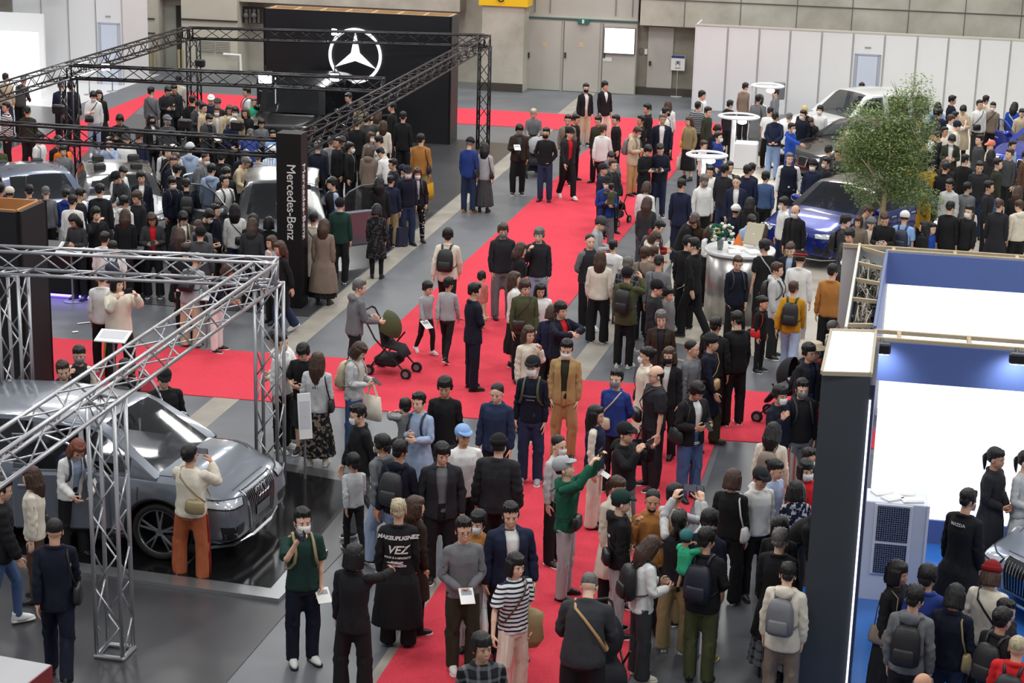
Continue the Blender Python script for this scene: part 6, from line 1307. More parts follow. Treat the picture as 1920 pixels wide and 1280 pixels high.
# ------------------------------------------------------------------ the visitors: x y (head top, in a 6x / 4x reading of the picture), height, facing, pose, clothes, hair, extras ; label
TAB = """
@0 150 6
70 -85 1.7 165 s oj:beige tr:ddenim s - ; person in beige jacket facing the glowing white wall
200 -20 1.62 150 b2 ja:dgrey tr:black s:hgrey - ; person in grey jacket stooping beside the glowing wall
690 0 1.72 175 s ja:navy tr:black s - ; person in navy jacket standing left of the thin black column
790 5 1.74 170 s ja:dnavy tr:black m sb:black ; person in dark navy with hanging bag at the thin black column
1045 112 1.7 5 p1 ho:white sl:lblue m M,sl:black,sh=white/white ; person in white hoodie and pale jeans on the red carpet
1110 108 1.62 10 s lc:black ls:black l sh=white/white ; person with long hair in black half behind the white hoodie
1700 68 1.7 150 s sw:grey tr:grey s strap:black ; person in grey sweater with dark strap seen from behind
1910 42 1.72 25 p ja:ink tr:black s ph ; person in dark jacket reading a phone beside the cream jacket
1345 372 1.7 0 p1 sh:black tr:black m - ; person in black shirt above the front black truss
1705 378 1.66 30 s op:black sl:black b Mb ; person with black mask and dark bob among the crowd
1878 378 1.68 25 s ja:dgrey tr:black s C:grey,Mg ; person in grey cap and grey jacket behind the truss
62 240 1.68 -70 s kn:stripe.white.ink sl:black s - ; person in striped jumper looking left at the left edge
305 288 1.66 170 s ja:dolive tr:black s - ; person in dark olive jacket walking away at far left
18 705 1.62 0 s sw:olive tr:black s C:green ; person in green cap at the left edge behind the sedan
100 745 1.66 20 s ja:black tr:black s C:lgrey ; person in pale cap and black jacket behind the sedan
350 775 1.6 0 s sw:grey tr:black m - ; person in plain grey sweater behind the blue grey sedan
438 585 1.64 60 s te:white tr:black s sb:black ; person in white shirt with bag strap at the red carpet edge
595 660 1.7 25 s oj:black/dgrey tr:black m - ; person in open black jacket beside the orange jacket
815 672 1.68 30 s oj:orange/dgrey tr:black s:hgrey C:grey ; person in orange and dark jacket with grey cap
1240 690 1.64 -20 u sh:lblue sl:denim s ph ; person in pale blue shirt photographing with a phone
1420 600 1.7 10 s ho:white tr:black s C:dgrey ; person in white hoodie and dark cap near the white car
1545 730 1.64 0 s ho:white wi:ink b Mb,bp:black ; person in white hoodie with dark mask and backpack straps
1560 560 1.7 160 s ja:navy tr:black s:hbrown - ; person in navy jacket seen from behind under the truss
1745 725 1.72 -40 s sh:black tr:black s strap:grey ; person in black shirt with lanyard looking down left
1650 850 1.72 20 s su:dnavy/white tr:dnavy s:hbrown - ; person in navy suit with white shirt by the white car
1290 960 1.66 40 b2 ja:white/ tr:black s - ; person in white jacket bending into the white car door
1410 1010 1.66 -50 b2 ja:dgrey tr:black s C:black ; person in dark cap leaning over the white car door
1890 720 1.68 160 s ho:pale sl:denim s B:white ; person in pale hoodie with white cap seen from behind
160 1160 1.6 175 s ja:dgrey tr:black s C:cream ; person in cream cap looking at the sedan from behind
20 1120 1.6 175 s ja:dnavy tr:black s - ; person in dark navy at the left edge facing the sedan
255 1135 1.62 170 s sw:ink tr:black s - ; person with round dark hair right of the cream cap
335 1160 1.56 180 s ja:grey tr:black s:hgrey - ; short person with greying hair facing the sedan
455 1150 1.64 175 s sw:cream tr:black s - ; person with dark hair and cream collar facing the sedan
575 1215 1.5 170 s ho:blue tr:white s - ; young person in bright blue hoodie behind the black tower
@320 150 6
-5 40 1.72 0 p1 ja:ink tr:black s - ; person in dark jacket at the red carpet corner looking down
85 -60 1.74 170 s oj:cream tr:black s strap:black ; person in cream jacket and black trousers walking away
245 165 1.7 170 s ja:black tr:black s - ; person in black seen from behind left of the white cap
290 210 1.7 50 p oj:dgrey/white tr:black s M,pa ; person in grey suit jacket and mask reading a leaflet
375 250 1.66 60 s sh:beige tr:black s - ; person with short hair behind the grey suit jacket
455 152 1.68 0 s ho:navy tr:denim s C:white ; person in white cap and navy print top by the red carpet
515 190 1.64 -20 s ja:dnavy tr:black s C:dgrey ; person in dark cap right of the white cap
590 285 1.6 0 s op:beige tr:black l:hbrown M ; person with long brown hair and mask left of her friend
655 280 1.6 5 s op:beige tr:black l:hbrown - ; person with long brown hair beside a masked friend
725 290 1.68 0 s ja:khaki tr:black m M ; person with mop hair mask and khaki jacket
840 300 1.62 -15 s co:black tr:black v:hbrown - ; person with very long dark hair beside the black sign wall
885 75 1.74 -80 s te:white tr:black s bp:black ; person in white tee and black backpack looking left
410 360 1.66 30 p oj:dgrey tr:black s M,pa ; person with mask holding a white sheet at the truss
640 415 1.68 30 b2 pa:navy tr:black s C:white ; person in white cap bowing in navy jacket
1020 430 1.35 0 s sw:grey tr:black m - ; child with dark hair in front of the black off roader
60 800 1.68 160 s ja:black tr:black s:hbrown strap:grey ; person in black with grey strap above the left car door
210 690 1.70 170 s ho:lblue tr:black s B:pale ; person in pale blue hoodie with hood up seen from behind
455 805 1.70 40 s ho:grey tr:black z M,bp:grey ; person in grey hoodie with mask and grey backpack
350 865 1.5 170 s te:white tr:black s B:white ; short person in white hat in the dense crowd
590 780 1.72 175 s ja:black tr:black m - ; person in black with thick hair beside the grey haired man
650 870 1.62 60 b2 ja:beige tr:black s:hgrey - ; stooping person with grey hair in beige jacket
780 775 1.74 25 b2 ja:dnavy tr:black s:hgrey - ; grey haired person in dark navy leaning by the car door
880 740 1.66 175 b ja:blue tr:denim s:hgrey - ; person in blue jacket bent forward behind the pylon
990 780 1.64 175 s ja:lgrey tr:black m:hgrey - ; person with pale jacket bent beside the blue jacket
1130 720 1.7 175 s sh:vstripe.white.sky tr:black s C:white ; person in blue and white striped shirt left of the pylon
650 970 1.70 30 s ja:black tr:black m Mb ; person in black mask and black jacket at the left car door
820 1065 1.64 40 s te:white sl:black s bp:black ; person in white tee with backpack at the left car door
90 1085 1.62 30 s ja:dnavy tr:black m M,bp:black ; person with backpack and mask near the left car door
1820 1085 1.70 -70 s ve:ink+lblue tr:black m - ; person in dark vest and pale blue shirt inside right car door
1655 670 1.70 175 s ja:dnavy tr:black s:hgrey C:grey ; person in grey cap and navy jacket right of the pylon
1710 640 1.66 170 s ja:dgrey tr:black s - ; person in dark grey next to the grey cap
1790 630 1.66 165 s ja:lgrey tr:black s:hgrey - ; person in pale grey jacket above the dark car roof
1880 630 1.7 -60 s ja:black tr:black s - ; person in black looking left above the dark car roof
1150 560 1.5 0 s ja:sky tr:black s - ; person in sky blue near the black off roader door
@480 0 4
700 690 1.7 -60 s ja:dnavy/ tr:black s - ; smiling person under the star ring looking left
180 740 1.5 10 s te:mint tr:black s:hgrey - ; person in green shirt reflected beside the black off roader
790 750 1.6 170 s oj:khaki tr:black b:hbrown - ; person in khaki under the slanting black truss
915 820 1.62 150 s oj:beige tr:black l:hbrown bp:black ; person with brown hair and beige top below the truss
960 900 1.58 150 s sw:cream sk:black l:hbrown - ; person with long brown hair in cream top beneath the truss
1105 830 1.74 165 s su:black tr:black s - ; person in black suit near the black wall seen from behind
1020 760 1.7 -100 r sh:black tr:black s - ; person in black reaching out near the black wall
830 850 1.66 160 s ja:dgrey tr:black m - ; person in dark grey crowded under the slanting truss
760 880 1.7 170 s ja:black tr:black s - ; person in black crowded left of the dark grey jacket
660 960 1.66 165 s ve:ink+lgrey tr:black b - ; person in dark vest over grey sleeves under the truss
865 985 1.6 30 s oj:taupe tr:black b:hbrown M ; masked person with brown bob behind the checked shirt
930 1010 1.72 -120 s sh:plaid.white.grey tr:black s M ; person in white checked shirt with mask
850 1090 1.62 165 s pa:taupe tr:black b:hbrown - ; person in taupe hooded parka with brown bob
1000 1120 1.64 -130 b2 sh:white tr:black s - ; person in white shirt bending down by the checked shirt
1030 1185 1.60 -70 s ja:ink tr:black s G ; person with glasses and dark jacket at the stand edge
1110 1225 1.55 60 s ja:navy tr:khaki s C:navy ; person in navy cap partly behind the stand edge
1240 995 1.78 165 s ja:camel tr:khaki s tote:mustard,sb:black ; tall person in camel jacket and khaki trousers with mustard bag
600 1015 1.68 30 b2 ja:black tr:black s - ; person in black leaning right of the pylon top
690 1060 1.62 60 s op:black tr:black m M ; masked person in black right of the leaning visitor
1605 1020 1.72 160 s ja:blue tr:ddenim s:hgrey B:ink,sb:black,sh=camel/camel ; person in blue jacket and dark hat on the grey aisle
1715 1065 1.60 165 s oj:lgrey/ ls:dgrey l sb:black,sh=black ; person in grey long skirt beside the blue jacket
@480 320 4
1030 30 1.50 170 s ja:navy tr:khaki s M ; boy in navy jacket and khaki trousers at the stand edge
1135 -50 1.68 20 s ho:dnavy tr:ddenim s M,C:ink ; masked person in navy beside the boy at the stand edge
1195 -30 1.60 10 s oj:black sl:dots.black.white b:hbrown M,bp:black ; masked person in black spotted trousers with a black bag
530 190 1.66 175 s ja:dgreen tr:black s C:black ; person in dark green coat in front of the right car door
432 305 1.64 170 s co:cream tr:black s sl:ink,sh=white/white ; person in cream coat with dark shoulder bag by the pylon
505 355 1.60 165 s lc:taupe ls:black l:hbrown tote:olive ; person in long taupe coat right of the cream coat
925 40 1.66 170 s oj:black ls:floral.black.dgrey l - ; person in black at the open right car door
905 240 1.45 175 s co:floral.black.dgrey sl:black b - ; shorter person in patterned black behind the open car door
1440 425 1.74 170 w oj:cream/ tr:black m bp:black ; person in cream jacket with black backpack holding a child's hand
1690 765 .98 170 s kn:rose tr:beige m - ; toddler in pink knit led by both hands on the red carpet
1855 385 1.76 15 s ho:ink tr:grey m:hbrown Mg ; person in dark hoodie and dark mask on the upper carpet
1280 830 1.22 35 w sw:lgrey sl:black m pa,sh=white/white ; small boy in pale grey sweater with a paper
1440 790 1.42 160 w sw:lgrey sl:black s pa ; taller boy in grey sweater holding a leaflet
1640 830 1.74 110 c su:dnavy/white tr:dnavy s sh=black ; person in navy suit with folded arms on the carpet
740 810 1.74 110 g ho:grey tr:black s:hgrey - ; grey haired person in grey hoodie pushing a stroller
0 320 1.6 165 s ja:black tr:black l - ; person in black with long hair left of the pylon
75 335 1.6 170 s ja:black tr:black b - ; person in black with bob just left of the pylon
115 480 1.58 -60 l sw:lgrey tr:black l:hbrown - ; person in pale grey sweater touching brown hair by the pylon
190 520 1.64 -70 w co:black wi:ddenim v:hbrown sb:black,sh=white/white ; person in black coat walking past the pylon foot
280 1205 1.68 -90 b2 ja:white tr:black s sh=white/white ; person in white and navy jacket behind the silver column
@0 320 4
240 200 1.5 170 s ho:royal tr:white s - ; young person in royal blue with bowl haircut
540 175 1.70 160 s kn:white tr:black s - ; person in white knit beside the royal blue hoodie
605 125 1.68 100 s te:ink tr:black s - ; person in dark tee beside the white knit
740 90 1.76 165 s lc:ink tr:black s - ; person in long dark coat near the white car nose
930 180 1.66 140 s ho:white tr:black s - ; person in white hoodie right of the long dark coat
1030 140 1.70 -50 s ho:ink tr:black m:hbrown - ; person in dark jacket facing left with brown hair
575 305 1.62 -40 p sw:char tr:black l ph ; person in charcoal top with long hair at the desk
720 265 1.66 30 u1 ja:black tr:black m - ; person in black jacket raising a hand near the desk
935 280 1.62 170 s oj:black sk:black l:hbrown - ; person in black with long brown hair near the desk end
1140 295 1.62 0 p oj:char/red wi:black l:hbrown ph,sh=black/white ; person with red top reading a phone
1370 285 1.66 10 p oj:dgrey/white tr:black m bp:khaki ; person in dark grey with white collar looking at a phone
1345 420 1.58 170 s oj:black sk:black v:hbrown sb:cream ; person with very long brown hair and cream strap bag
1500 285 1.64 60 b2 ja:black tr:black m M ; masked person in black bent by the left car door
1610 245 1.62 70 s ja:dnavy tr:black s - ; person in dark jacket below the left car mirror
1540 355 1.66 -30 b2 ve:ink+grey tr:black z:hbrown - ; person with shaved brown head in dark vest
1500 400 1.68 170 s ja:dgrey tr:black s C:black ; person in black cap and dark grey coat seen from behind
1740 240 1.62 170 s kn:white sl:ddenim l sl:black ; person in white cape top with straight black hair
1400 540 1.7 170 s ja:black tr:black s - ; person in black lowest before the silver truss beam
1890 350 1.62 170 s ho:char wi:black l:hbrown - ; person in charcoal hoodie with long hair before the car hood
1050 -30 1.72 0 s su:dnavy/white tr:dnavy m - ; person in navy suit and white shirt beside the pale hoodie
1345 45 1.62 175 s ja:dnavy tr:black s bp:black,sh=white/sky ; person with backpack crouched near the left open door
1180 -60 1.74 165 s ja:black tr:black s sh=white/white ; person in black with white shoes behind the crouched backpack wearer
1600 -60 1.74 165 s ho:lblue tr:lblue s strap:dgrey ; person in pale blue seen through the left car window
780 450 1.62 160 s sh:white tr:black u - ; person with hair bun in white behind the silver beam
845 520 1.60 170 s te:white tr:black s bp:navy ; person in white shirt with navy bag behind the silver beam
880 780 1.66 30 u pa:cream wi:black b ph,f=1.18 ; person in cream jacket and yellow striped trousers
760 740 1.66 170 s sh:white tr:black s sh=white/white ; person in black trousers behind the cream jacket
1410 640 1.6 150 b2 ja:lgrey wi:beige s B:lgrey,bp:black ; person in pale grey hood with black backpack behind the beam
1620 690 1.58 60 b2 oj:dnavy tr:white b:hbrown - ; person with brown hair holding papers behind the beam
@0 640 4
420 125 1.70 0 s sh:black tr:black s:hbrown - ; person in black shirt between the black tower and grey car
590 25 1.66 -10 m ve:ink+cream tr:black u Mg ; masked person in dark vest touching the chin
345 320 1.30 5 s ho:cream tr:black b - ; child with black bob peeping over the car roof
930 125 1.6 165 s ja:black tr:black s bp:ink ; person in black with dark backpack behind the open far door
1225 180 1.72 10 s sh:black tr:black z C:black,f=1.12 ; person in black cap and black shirt behind the grey car
1460 740 1.64 155 u kn:cream wi:rust u ph,sl:khaki,sh=white/white,f=1.08 ; person in cream fleece and rust trousers photographing the hood
235 930 1.60 -100 s kn:cream tr:brown l:hbrown sb:black ; person in cream sweater and brown trousers at the car door
525 700 1.62 20 b2 oj:white/lblue tr:black l:hred bp:navy ; person with red brown hair leaning into the grey car
-20 1010 1.74 90 w pu:black sl:denim s sh=white/white ; person in black puffer and blue jeans at the left edge
@0 960 4
400 40 1.76 172 w su:dnavy/white tr:dnavy z sb:black,sh=black ; person in navy suit walking away with a shiny black bag
@480 640 4
230 -60 1.70 60 s ho:white tr:black s sh=white/white ; person in white hooded top behind the silver column
330 -20 1.66 -20 p te:black so:char m sh=black/white ; person in black shorts looking down beside the silver column
460 70 1.62 170 s kn:pale ls:floral.black.taupe v:hbrown sb:black,sh=cream/cream ; person in long floral skirt with long brown hair
740 -20 1.66 60 p ve:pale+pale tr:denim b:hbrown bp:beige,ph,tote:cream,sh=cream/cream ; person in grey puffer vest and jeans using a pink phone
790 460 1.70 -70 w ja:black tr:grey s M ; masked person in black jacket walking left
1118 462 .98 -150 ca sw:grey sl:ink m z=.62 ; boy in grey carried on an arm
1225 375 1.64 -30 h co:lblue tr:black s bp:navy ; person in pale blue coat carrying a boy
1420 250 1.78 -10 s sw:black tr:dgrey m - ; person in black sweater and grey trousers facing the camera
1810 295 1.74 -20 s ja:ddenim tr:black z - ; person in denim jacket with cropped hair
1560 610 1.70 20 s te:white wi:black s C:sky,f=1.05 ; person in sky blue cap and long white shirt looking down
1395 745 1.72 5 s oj:ink/grey tr:black m f=1.1 ; person in open black jacket with wavy hair
1825 680 1.74 165 s pu:ink tr:black z B:black,f=1.1 ; person in black puffer jacket seen from behind
735 845 1.24 -160 w sw:pale sl:black m sh=black/white ; boy in pale sweater and black trousers walking away
960 695 1.66 -140 w ho:grey tr:lblue m M,bp:black ; person in grey hoodie beside the navy backpack wearer
1070 735 1.72 150 w ho:dnavy wi:lblue s bp:ink,sh=black/white ; person in dark navy hoodie with black backpack
1080 1170 1.68 172 s lc:black wi:black s:ash sh=boot/black/black ; person with silver hair in black coat with white back lettering
1190 1150 1.60 120 s co:dbrown tr:black l:hbrown - ; person with brown hair behind the silver haired visitor
@960 640 4
160 95 1.78 -10 s sw:dnavy tr:ddenim s C:black,M,bp:olive,sh=lgrey/white ; person in black cap and navy sweater with jeans
410 -30 1.76 -5 s oj:tan/dolive tr:tan s M,sh=black ; masked person in tan jacket and tan trousers
785 205 1.70 -20 k ja:blue tr:black s Mg,sl:beige ; person in blue jacket with beige sling bag and mask
350 690 1.64 50 s sw:pale tr:black z M,sl:navy,sh=black/white ; masked person in grey sweater with navy shoulder bag
640 470 1.62 75 s ve:navy+cream wi:cream v pa ; person with long black hair holding a white sheet
860 590 1.66 60 u ho:black tr:grey s C:black,ph,f=1.12 ; person in black hooded jacket and cap taking a photo
430 845 1.72 75 hi ho:green tr:lgrey s C:lgrey,ph,sl:black,sh=black/black ; person in green hoodie raising a phone overhead
1080 165 1.74 -70 s te:ink tr:ink d G,sl:black,tote:navy,sh=black/white,f=1.15 ; bald person in dark tee with glasses
1040 30 1.66 -70 s co:cream wi:rose u M,sb:navy ; masked person in cream coat and rose trousers
1200 35 1.62 -20 s oj:black/white tr:black l:hbrown Mb,sb:brown ; person with long brown hair and black mask
1305 -20 1.70 60 s sw:grey tr:black z strap:black ; person with shaved head in dark grey top
1365 270 1.68 40 p oj:black/white tr:denim m ph,sb:black,sh=black,f=1.1 ; person in black varsity jacket and blue jeans
1490 -70 1.66 75 w co:dnavy wi:dolive z B:ink,sl:tan,sh=brown ; person in navy coat and dark trousers with tan bag
1630 -230 1.76 -150 s ja:black tr:black s sh=black/white ; person in all black walking away past the silver counter
790 1000 1.62 40 s co:cream tr:black p:hbrown - ; person with brown ponytail beside the green hoodie
840 1095 1.70 100 s ho:black tr:lgrey s C:dgreen,sl:black,sh=black/white ; person in dark green cap and black hoodie with white script
1060 1095 1.68 10 lr ja:camel tr:black z bd ; person with moustache holding a phone to the ear in camel
1210 1060 1.66 150 u1 sw:pale tr:khaki m ph ; person with grey sleeve raising a hand beside the phone
1300 1240 1.66 165 hi ve:black+pale wi:khaki p ph,sh=white/white ; person in black vest holding a phone high
1455 1240 1.74 150 s ja:dnavy tr:lblue m M,sh=mustard/white ; masked person in navy jacket with mustard shoes
1795 935 1.62 165 s sw:black wi:black b:hbrown sb:white ; person in black knit with white shoulder bag
1905 900 1.60 30 s ho:white tr:black s C:ink ; person in white hoodie and dark cap near the grey tower
@960 960 4
-10 -85 1.76 10 s oj:navy/white tr:black s tote:white,f=1.1 ; smiling person in navy shirt jacket and white tee
30 300 1.62 35 t te:stripe.white.navy wi:cream b strap:brown ; person in striped tee and cream trousers holding a phone
555 545 1.70 172 b2 ja:char tr:black z:hgrey strap:tan,f=1.2 ; person in charcoal jacket bent forward with tan camera strap
1000 160 1.60 110 p kn:white wi:char l:hbrown bp:black,ph,sh=cream/cream ; person in white sweater with black backpack using a phone
1465 100 1.74 165 h ja:black tr:olive s bp:dnavy,sh=dnavy/black ; person in black jacket and olive trousers carrying a baby
1310 175 .80 150 ca te:mint so:grey s C:teal,z=.78 ; baby in mint green shirt and teal cap held on an arm
@480 960 4
345 -40 1.74 15 u1 te:dgreen tr:dnavy s M,bp:khaki,pa,sh=white/black ; masked person with a video camera and magazine
735 225 1.68 160 r su:black/white wi:black b pa,sh=black ; person in black suit handing out a leaflet
1560 30 1.72 10 f sw:grey tr:dolive s G,pa,sh=white/white ; person in grey sweater and glasses holding a red leaflet
1670 -25 1.62 -10 s sw:camel wi:lgrey m M,sb:black ; masked person in camel sweater behind the grey sweater
1700 905 1.70 15 s sh:plaid.black.grey tr:black m - ; person in black checked shirt at the bottom edge
@960 320 4
205 420 1.74 -5 m ho:ink tr:lblue m:hgrey sb:black ; smiling person in dark hoodie on the upper red carpet
590 465 1.74 30 k ve:ink+grey tr:black z sh=white/white ; person in black vest with hands behind the back
665 595 1.62 170 s kn:cream wi:black l:hbrown - ; person in cream sweater and wide black skirt trousers
640 320 1.68 80 p sw:lgrey tr:black s C:dgrey ; person in grey cap and pale sweater reading
765 512 1.52 150 s te:white tr:black s - ; young person in white printed shirt
715 30 1.66 15 h sh:blue tr:grey s M,C:black ; masked person in blue shirt carrying a baby
745 115 .80 -170 ca sw:olive tr:black s z=.72 ; baby in olive top held against a blue shirt
60 530 1.60 100 s pa:black wi:black l:hbrown - ; person with long dark hair and white lined jacket
30 750 1.6 80 s oj:white sk:black l:hbrown - ; person with brown hair beside the olive jacket
110 800 1.70 10 s ja:olive tr:black m:hbrown sl:dbrown ; smiling person in olive jacket with brown bag
205 830 1.58 15 s co:white wi:black l:hblack - ; smiling person with long black hair in white coat
370 970 1.70 40 x oj:dnavy/red tr:black m - ; person in navy jacket and red top with raised arms
300 1000 1.55 170 s ja:navy tr:black b:hbrown - ; person hidden behind the red topped visitor
130 1155 1.60 25 l sw:cream wi:black l:hbrown - ; person with brown hair phoning in cream sweater
870 640 1.62 160 s co:plaid.ink.grey tr:black m:hgrey - ; person in black and white patterned coat with curly hair
1000 560 1.66 165 s sw:taupe tr:black m:hbrown strap:black ; person in taupe sweater with dark strap facing away
1065 555 1.6 150 s sw:taupe tr:black s:hbrown - ; person with brown hair beside the taupe sweater
1105 625 1.70 170 s sw:grey tr:black s sl:black ; person in grey sweater with diagonal black strap
870 705 1.70 160 u1 pa:olive tr:black s C:black,bp:black,sh=white/white ; person in olive parka and black backpack
1090 800 1.68 80 s ja:ink tr:black s C:black,G ; person in black cap and glasses by the olive parka
1165 865 1.5 60 s pu:grey tr:lgrey m - ; young person in grey puffer behind the black cap
1125 1040 1.66 5 s oj:dbrown/ink tr:ink m:hgrey G ; grey haired person with glasses in brown leather jacket
1375 500 1.78 -120 w su:black/white tr:black s pa,sh=black ; tall person in black suit striding past the counter
1320 470 1.70 160 s ja:black tr:black s C:ink ; person in black leaning at the white counter
1290 310 1.68 90 b2 sw:black tr:black z:hgrey - ; person in black sweater bowing beside the counter
1365 330 1.60 -10 b2 sw:dbrown sk:black l:hbrown - ; person with long brown hair and brown sweater looking down
1480 385 1.58 60 p ve:ink+white tr:black l:hbrown - ; person in dark vest and white sleeves behind the flowers
1015 190 1.62 165 s oj:char wi:dgrey v:hbrown - ; person with very long brown hair in charcoal jacket
1010 75 1.60 150 s kn:white tr:black b:hbrown - ; person in white sweater with brown bob
1075 355 1.66 80 p ho:dred tr:black s bp:black,ph ; person in dark red hoodie reading a phone
1050 435 1.60 60 p pa:cream tr:black b:hbrown M ; masked person in cream parka with bob
1275 55 1.74 165 s su:navy tr:navy s - ; person in navy blue suit seen from behind
1440 20 1.70 30 s sh:white tr:black m:hgrey Mg ; person in white shirt and mask beside the ring lamp post
1695 630 1.64 20 s ja:dnavy tr:black s:hbrown bp:black ; person in dark jacket with big black backpack at the counter
1600 1085 1.70 170 s ja:black tr:black s - ; person with short hair in black before the red carpet arm
1905 -0 1.6 170 s sw:denim tr:black m - ; person in faded blue near the ring lamp
1690 25 1.74 0 s oj:navy/white tr:denim z - ; pale headed person in navy blue leather coat
1590 -60 1.72 150 s ja:ink tr:ddenim s - ; person in dark jacket and blue jeans by the plinth
1770 -50 1.72 170 s su:navy tr:navy s - ; person in blue suit right of the pale headed visitor
1765 190 1.6 170 s ja:black tr:black l - ; person with long black hair by the white hat
1700 250 1.35 150 s ja:dnavy tr:denim s B:white ; child in white helmet shaped hat by the blue coat
1790 310 1.70 20 p sh:lblue tr:black s - ; person in pale blue shirt reading by the menu stand
1880 390 1.6 160 s co:brown tr:black l:hbrown - ; person with brown hair left of the blue car nose
1900 510 1.70 -150 s te:black tr:black m strap:lgrey ; person in black tee with grey strap before the blue car
@960 0 4
555 620 1.72 20 s oj:black/white tr:beige s Mb ; person in black track jacket and black mask at the back
700 605 1.74 30 s su:black/white tr:cream m - ; person in black blazer and cream trousers at the back
165 810 1.62 0 g ja:grey/ tr:black m:ash - ; pale haired person behind a stroller in black and grey
55 920 1.72 10 p1 oj:dbrown/dgrey tr:black m Mg,pa ; masked person in brown jacket holding papers
258 950 1.76 -10 o sw:black tr:ddenim s Mb,G ; person in black sweater hands on hips with dark mask
430 945 1.72 25 w oj:ink/red tr:black s C:black,sh=white/white ; person in red shirt and dark jacket striding
420 855 1.74 0 s oj:taupe tr:black s strap:black ; person in taupe jacket behind the red shirt
475 850 1.68 60 s ja:black tr:black s - ; person in black beside the taupe jacket
650 860 1.70 -30 s ja:dolive tr:black s - ; person in dark olive jacket right of the red shirt
685 930 1.72 160 w sh:white tr:black s:hbrown - ; person in white shirt and black trousers walking away
785 855 1.72 -70 s sw:black tr:black s - ; person in black sweater right of the white shirt
920 935 1.70 60 p pa:beige tr:tan s:hbrown M,bp:grey ; masked person in beige hooded jacket with grey backpack
965 860 1.70 -60 s ja:black tr:black s - ; person in black with short hair behind the beige parka
1020 770 1.74 -80 s ja:black tr:black s - ; tall person in black jacket looking left
1175 750 1.6 170 s oj:white tr:black l:hbrown - ; person with brown hair at the back of the aisle
1160 800 1.66 60 s oj:white/ tr:black m Mb ; person in white coat with black collar in the aisle
1130 850 1.74 0 s oj:dnavy/white tr:black s:hgrey f=1.1 ; person in dark navy jacket and white shirt facing the camera
1335 865 1.62 -40 s ja:khaki sk:black l:hbrown sb:yellow,tote:cream ; person in khaki jacket and black skirt with yellow bag
1430 675 1.68 60 s te:white tr:black m sb:black ; person with white collar at the panel wall corner
1395 755 1.66 160 s kn:stripe.ink.lgrey tr:black s - ; person in dark striped jumper at the panel wall
1470 795 1.68 60 s ja:dolive tr:black s - ; person in dark green jacket near the ring lamps
1635 745 1.64 150 s ho:ink tr:black s - ; person in dark hoodie against the white panels
1750 615 1.66 150 s ja:taupe tr:black s - ; person in taupe behind the ring lamp top
1850 705 1.66 160 s co:grey ls:grey u sb:black ; person in grey coat and long grey skirt
1520 920 1.66 60 p ja:dnavy tr:denim m - ; person in dark jacket looking down near the middle lamp
1550 985 1.64 70 s ho:blue sl:ddenim s M ; masked person in blue top near the middle lamp
1440 1045 1.4 60 s te:white tr:black s:hbrown - ; child with brown hair near the middle lamp
740 1120 1.66 10 p ho:grey tr:black s - ; person in grey hoodie looking down on the upper carpet
760 1190 1.64 30 s ja:ink tr:black s:hbrown bp:black ; person in dark jacket lowest beside the grey hoodie
1010 1070 1.70 40 p sw:black tr:black m ph ; person in black reading a phone beside the navy reader
1110 1060 1.72 0 p ja:dnavy tr:navy s ph ; person in navy reading a phone in the aisle
1635 1205 1.70 20 s su:ink/white tr:black s - ; person in dark suit below the plinth
1790 1215 1.70 150 s ja:ink tr:black s - ; person with dark hair right of the dark suit
1500 1240 1.62 -20 s sh:white tr:black s - ; person in white with lanyard left of the dark suit
690 1215 1.62 60 s ho:navy tr:black s C:ink ; person in navy with dark cap holding the pram
@1340 130 6
790 230 1.66 -100 s oj:grey tr:black s M ; masked person in grey behind the white car hood
1015 400 1.60 170 s oj:black tr:black b:blond - ; person with blond hair before the white car windscreen
1190 400 1.62 -10 s ja:white tr:black m M ; masked person in white before the white car windscreen
690 470 1.74 175 k ho:navy tr:ldenim s - ; person in navy hooded jacket hands clasped behind
870 595 1.62 60 r ho:royal tr:blue s M ; masked person in royal blue pointing at the black car
930 500 1.6 165 s kn:white tr:black s:hgrey - ; person in white knit behind the pointing visitor
1180 470 1.64 -30 s ja:dnavy tr:black s M ; masked person in dark navy at the black car roof
1285 585 1.60 10 s pa:taupe tr:black m M ; masked person with dark hair beside the tree crown
1060 540 1.5 -20 b2 ja:ink tr:black s:hbrown - ; person bending down inside the black car door
620 415 1.62 150 s te:white tr:black s - ; person with white tee left of the navy hood
845 930 1.70 5 s ve:dnavy+white tr:dnavy s:hgrey f=1.1 ; person in navy vest with white sleeves by the blue car
1110 1000 1.60 -10 s pa:navy tr:black s B:ink,M ; masked person in navy knit hat above the blue car
1265 980 1.60 -70 s pa:ink tr:black s M ; masked person in dark parka above the blue car roof
1390 890 1.62 -20 s ja:char tr:black s - ; person with bare forehead beside the tree crown
1280 840 1.66 150 s ja:char tr:black m - ; person leaning over the black car roof
340 145 1.60 150 s ja:taupe tr:black s - ; person in taupe jacket at the far ring lamp
510 275 1.62 160 s co:grey ls:dgrey l bp:dgrey ; person with grey backpack and long skirt at the far ring lamp
@1600 130 6
165 155 1.70 0 s ja:white tr:black s - ; person with dark hair behind the white car roof
745 280 1.72 60 s ja:char tr:black m - ; person in charcoal right of the tree top
955 362 1.60 170 s sh:sky tr:black l bp:black ; person with long hair and pale blue top by the panels
1120 285 1.74 110 s sh:dnavy tr:black s - ; tall person in navy shirt against the panels
920 440 1.60 160 s ja:navy tr:black s bp:black ; person in navy jacket before the tall navy shirt
1000 480 1.66 80 s sh:white tr:black m:hbrown - ; person in white shirt with wavy brown hair
1155 465 1.6 110 u te:white tr:black s - ; person holding up a camera near the panels
1245 385 1.66 -10 p co:beige sl:black m - ; person in beige coat with black leggings
1430 338 1.72 30 s sh:white tr:char s sl:black ; person in white shirt with black strap by the blue door
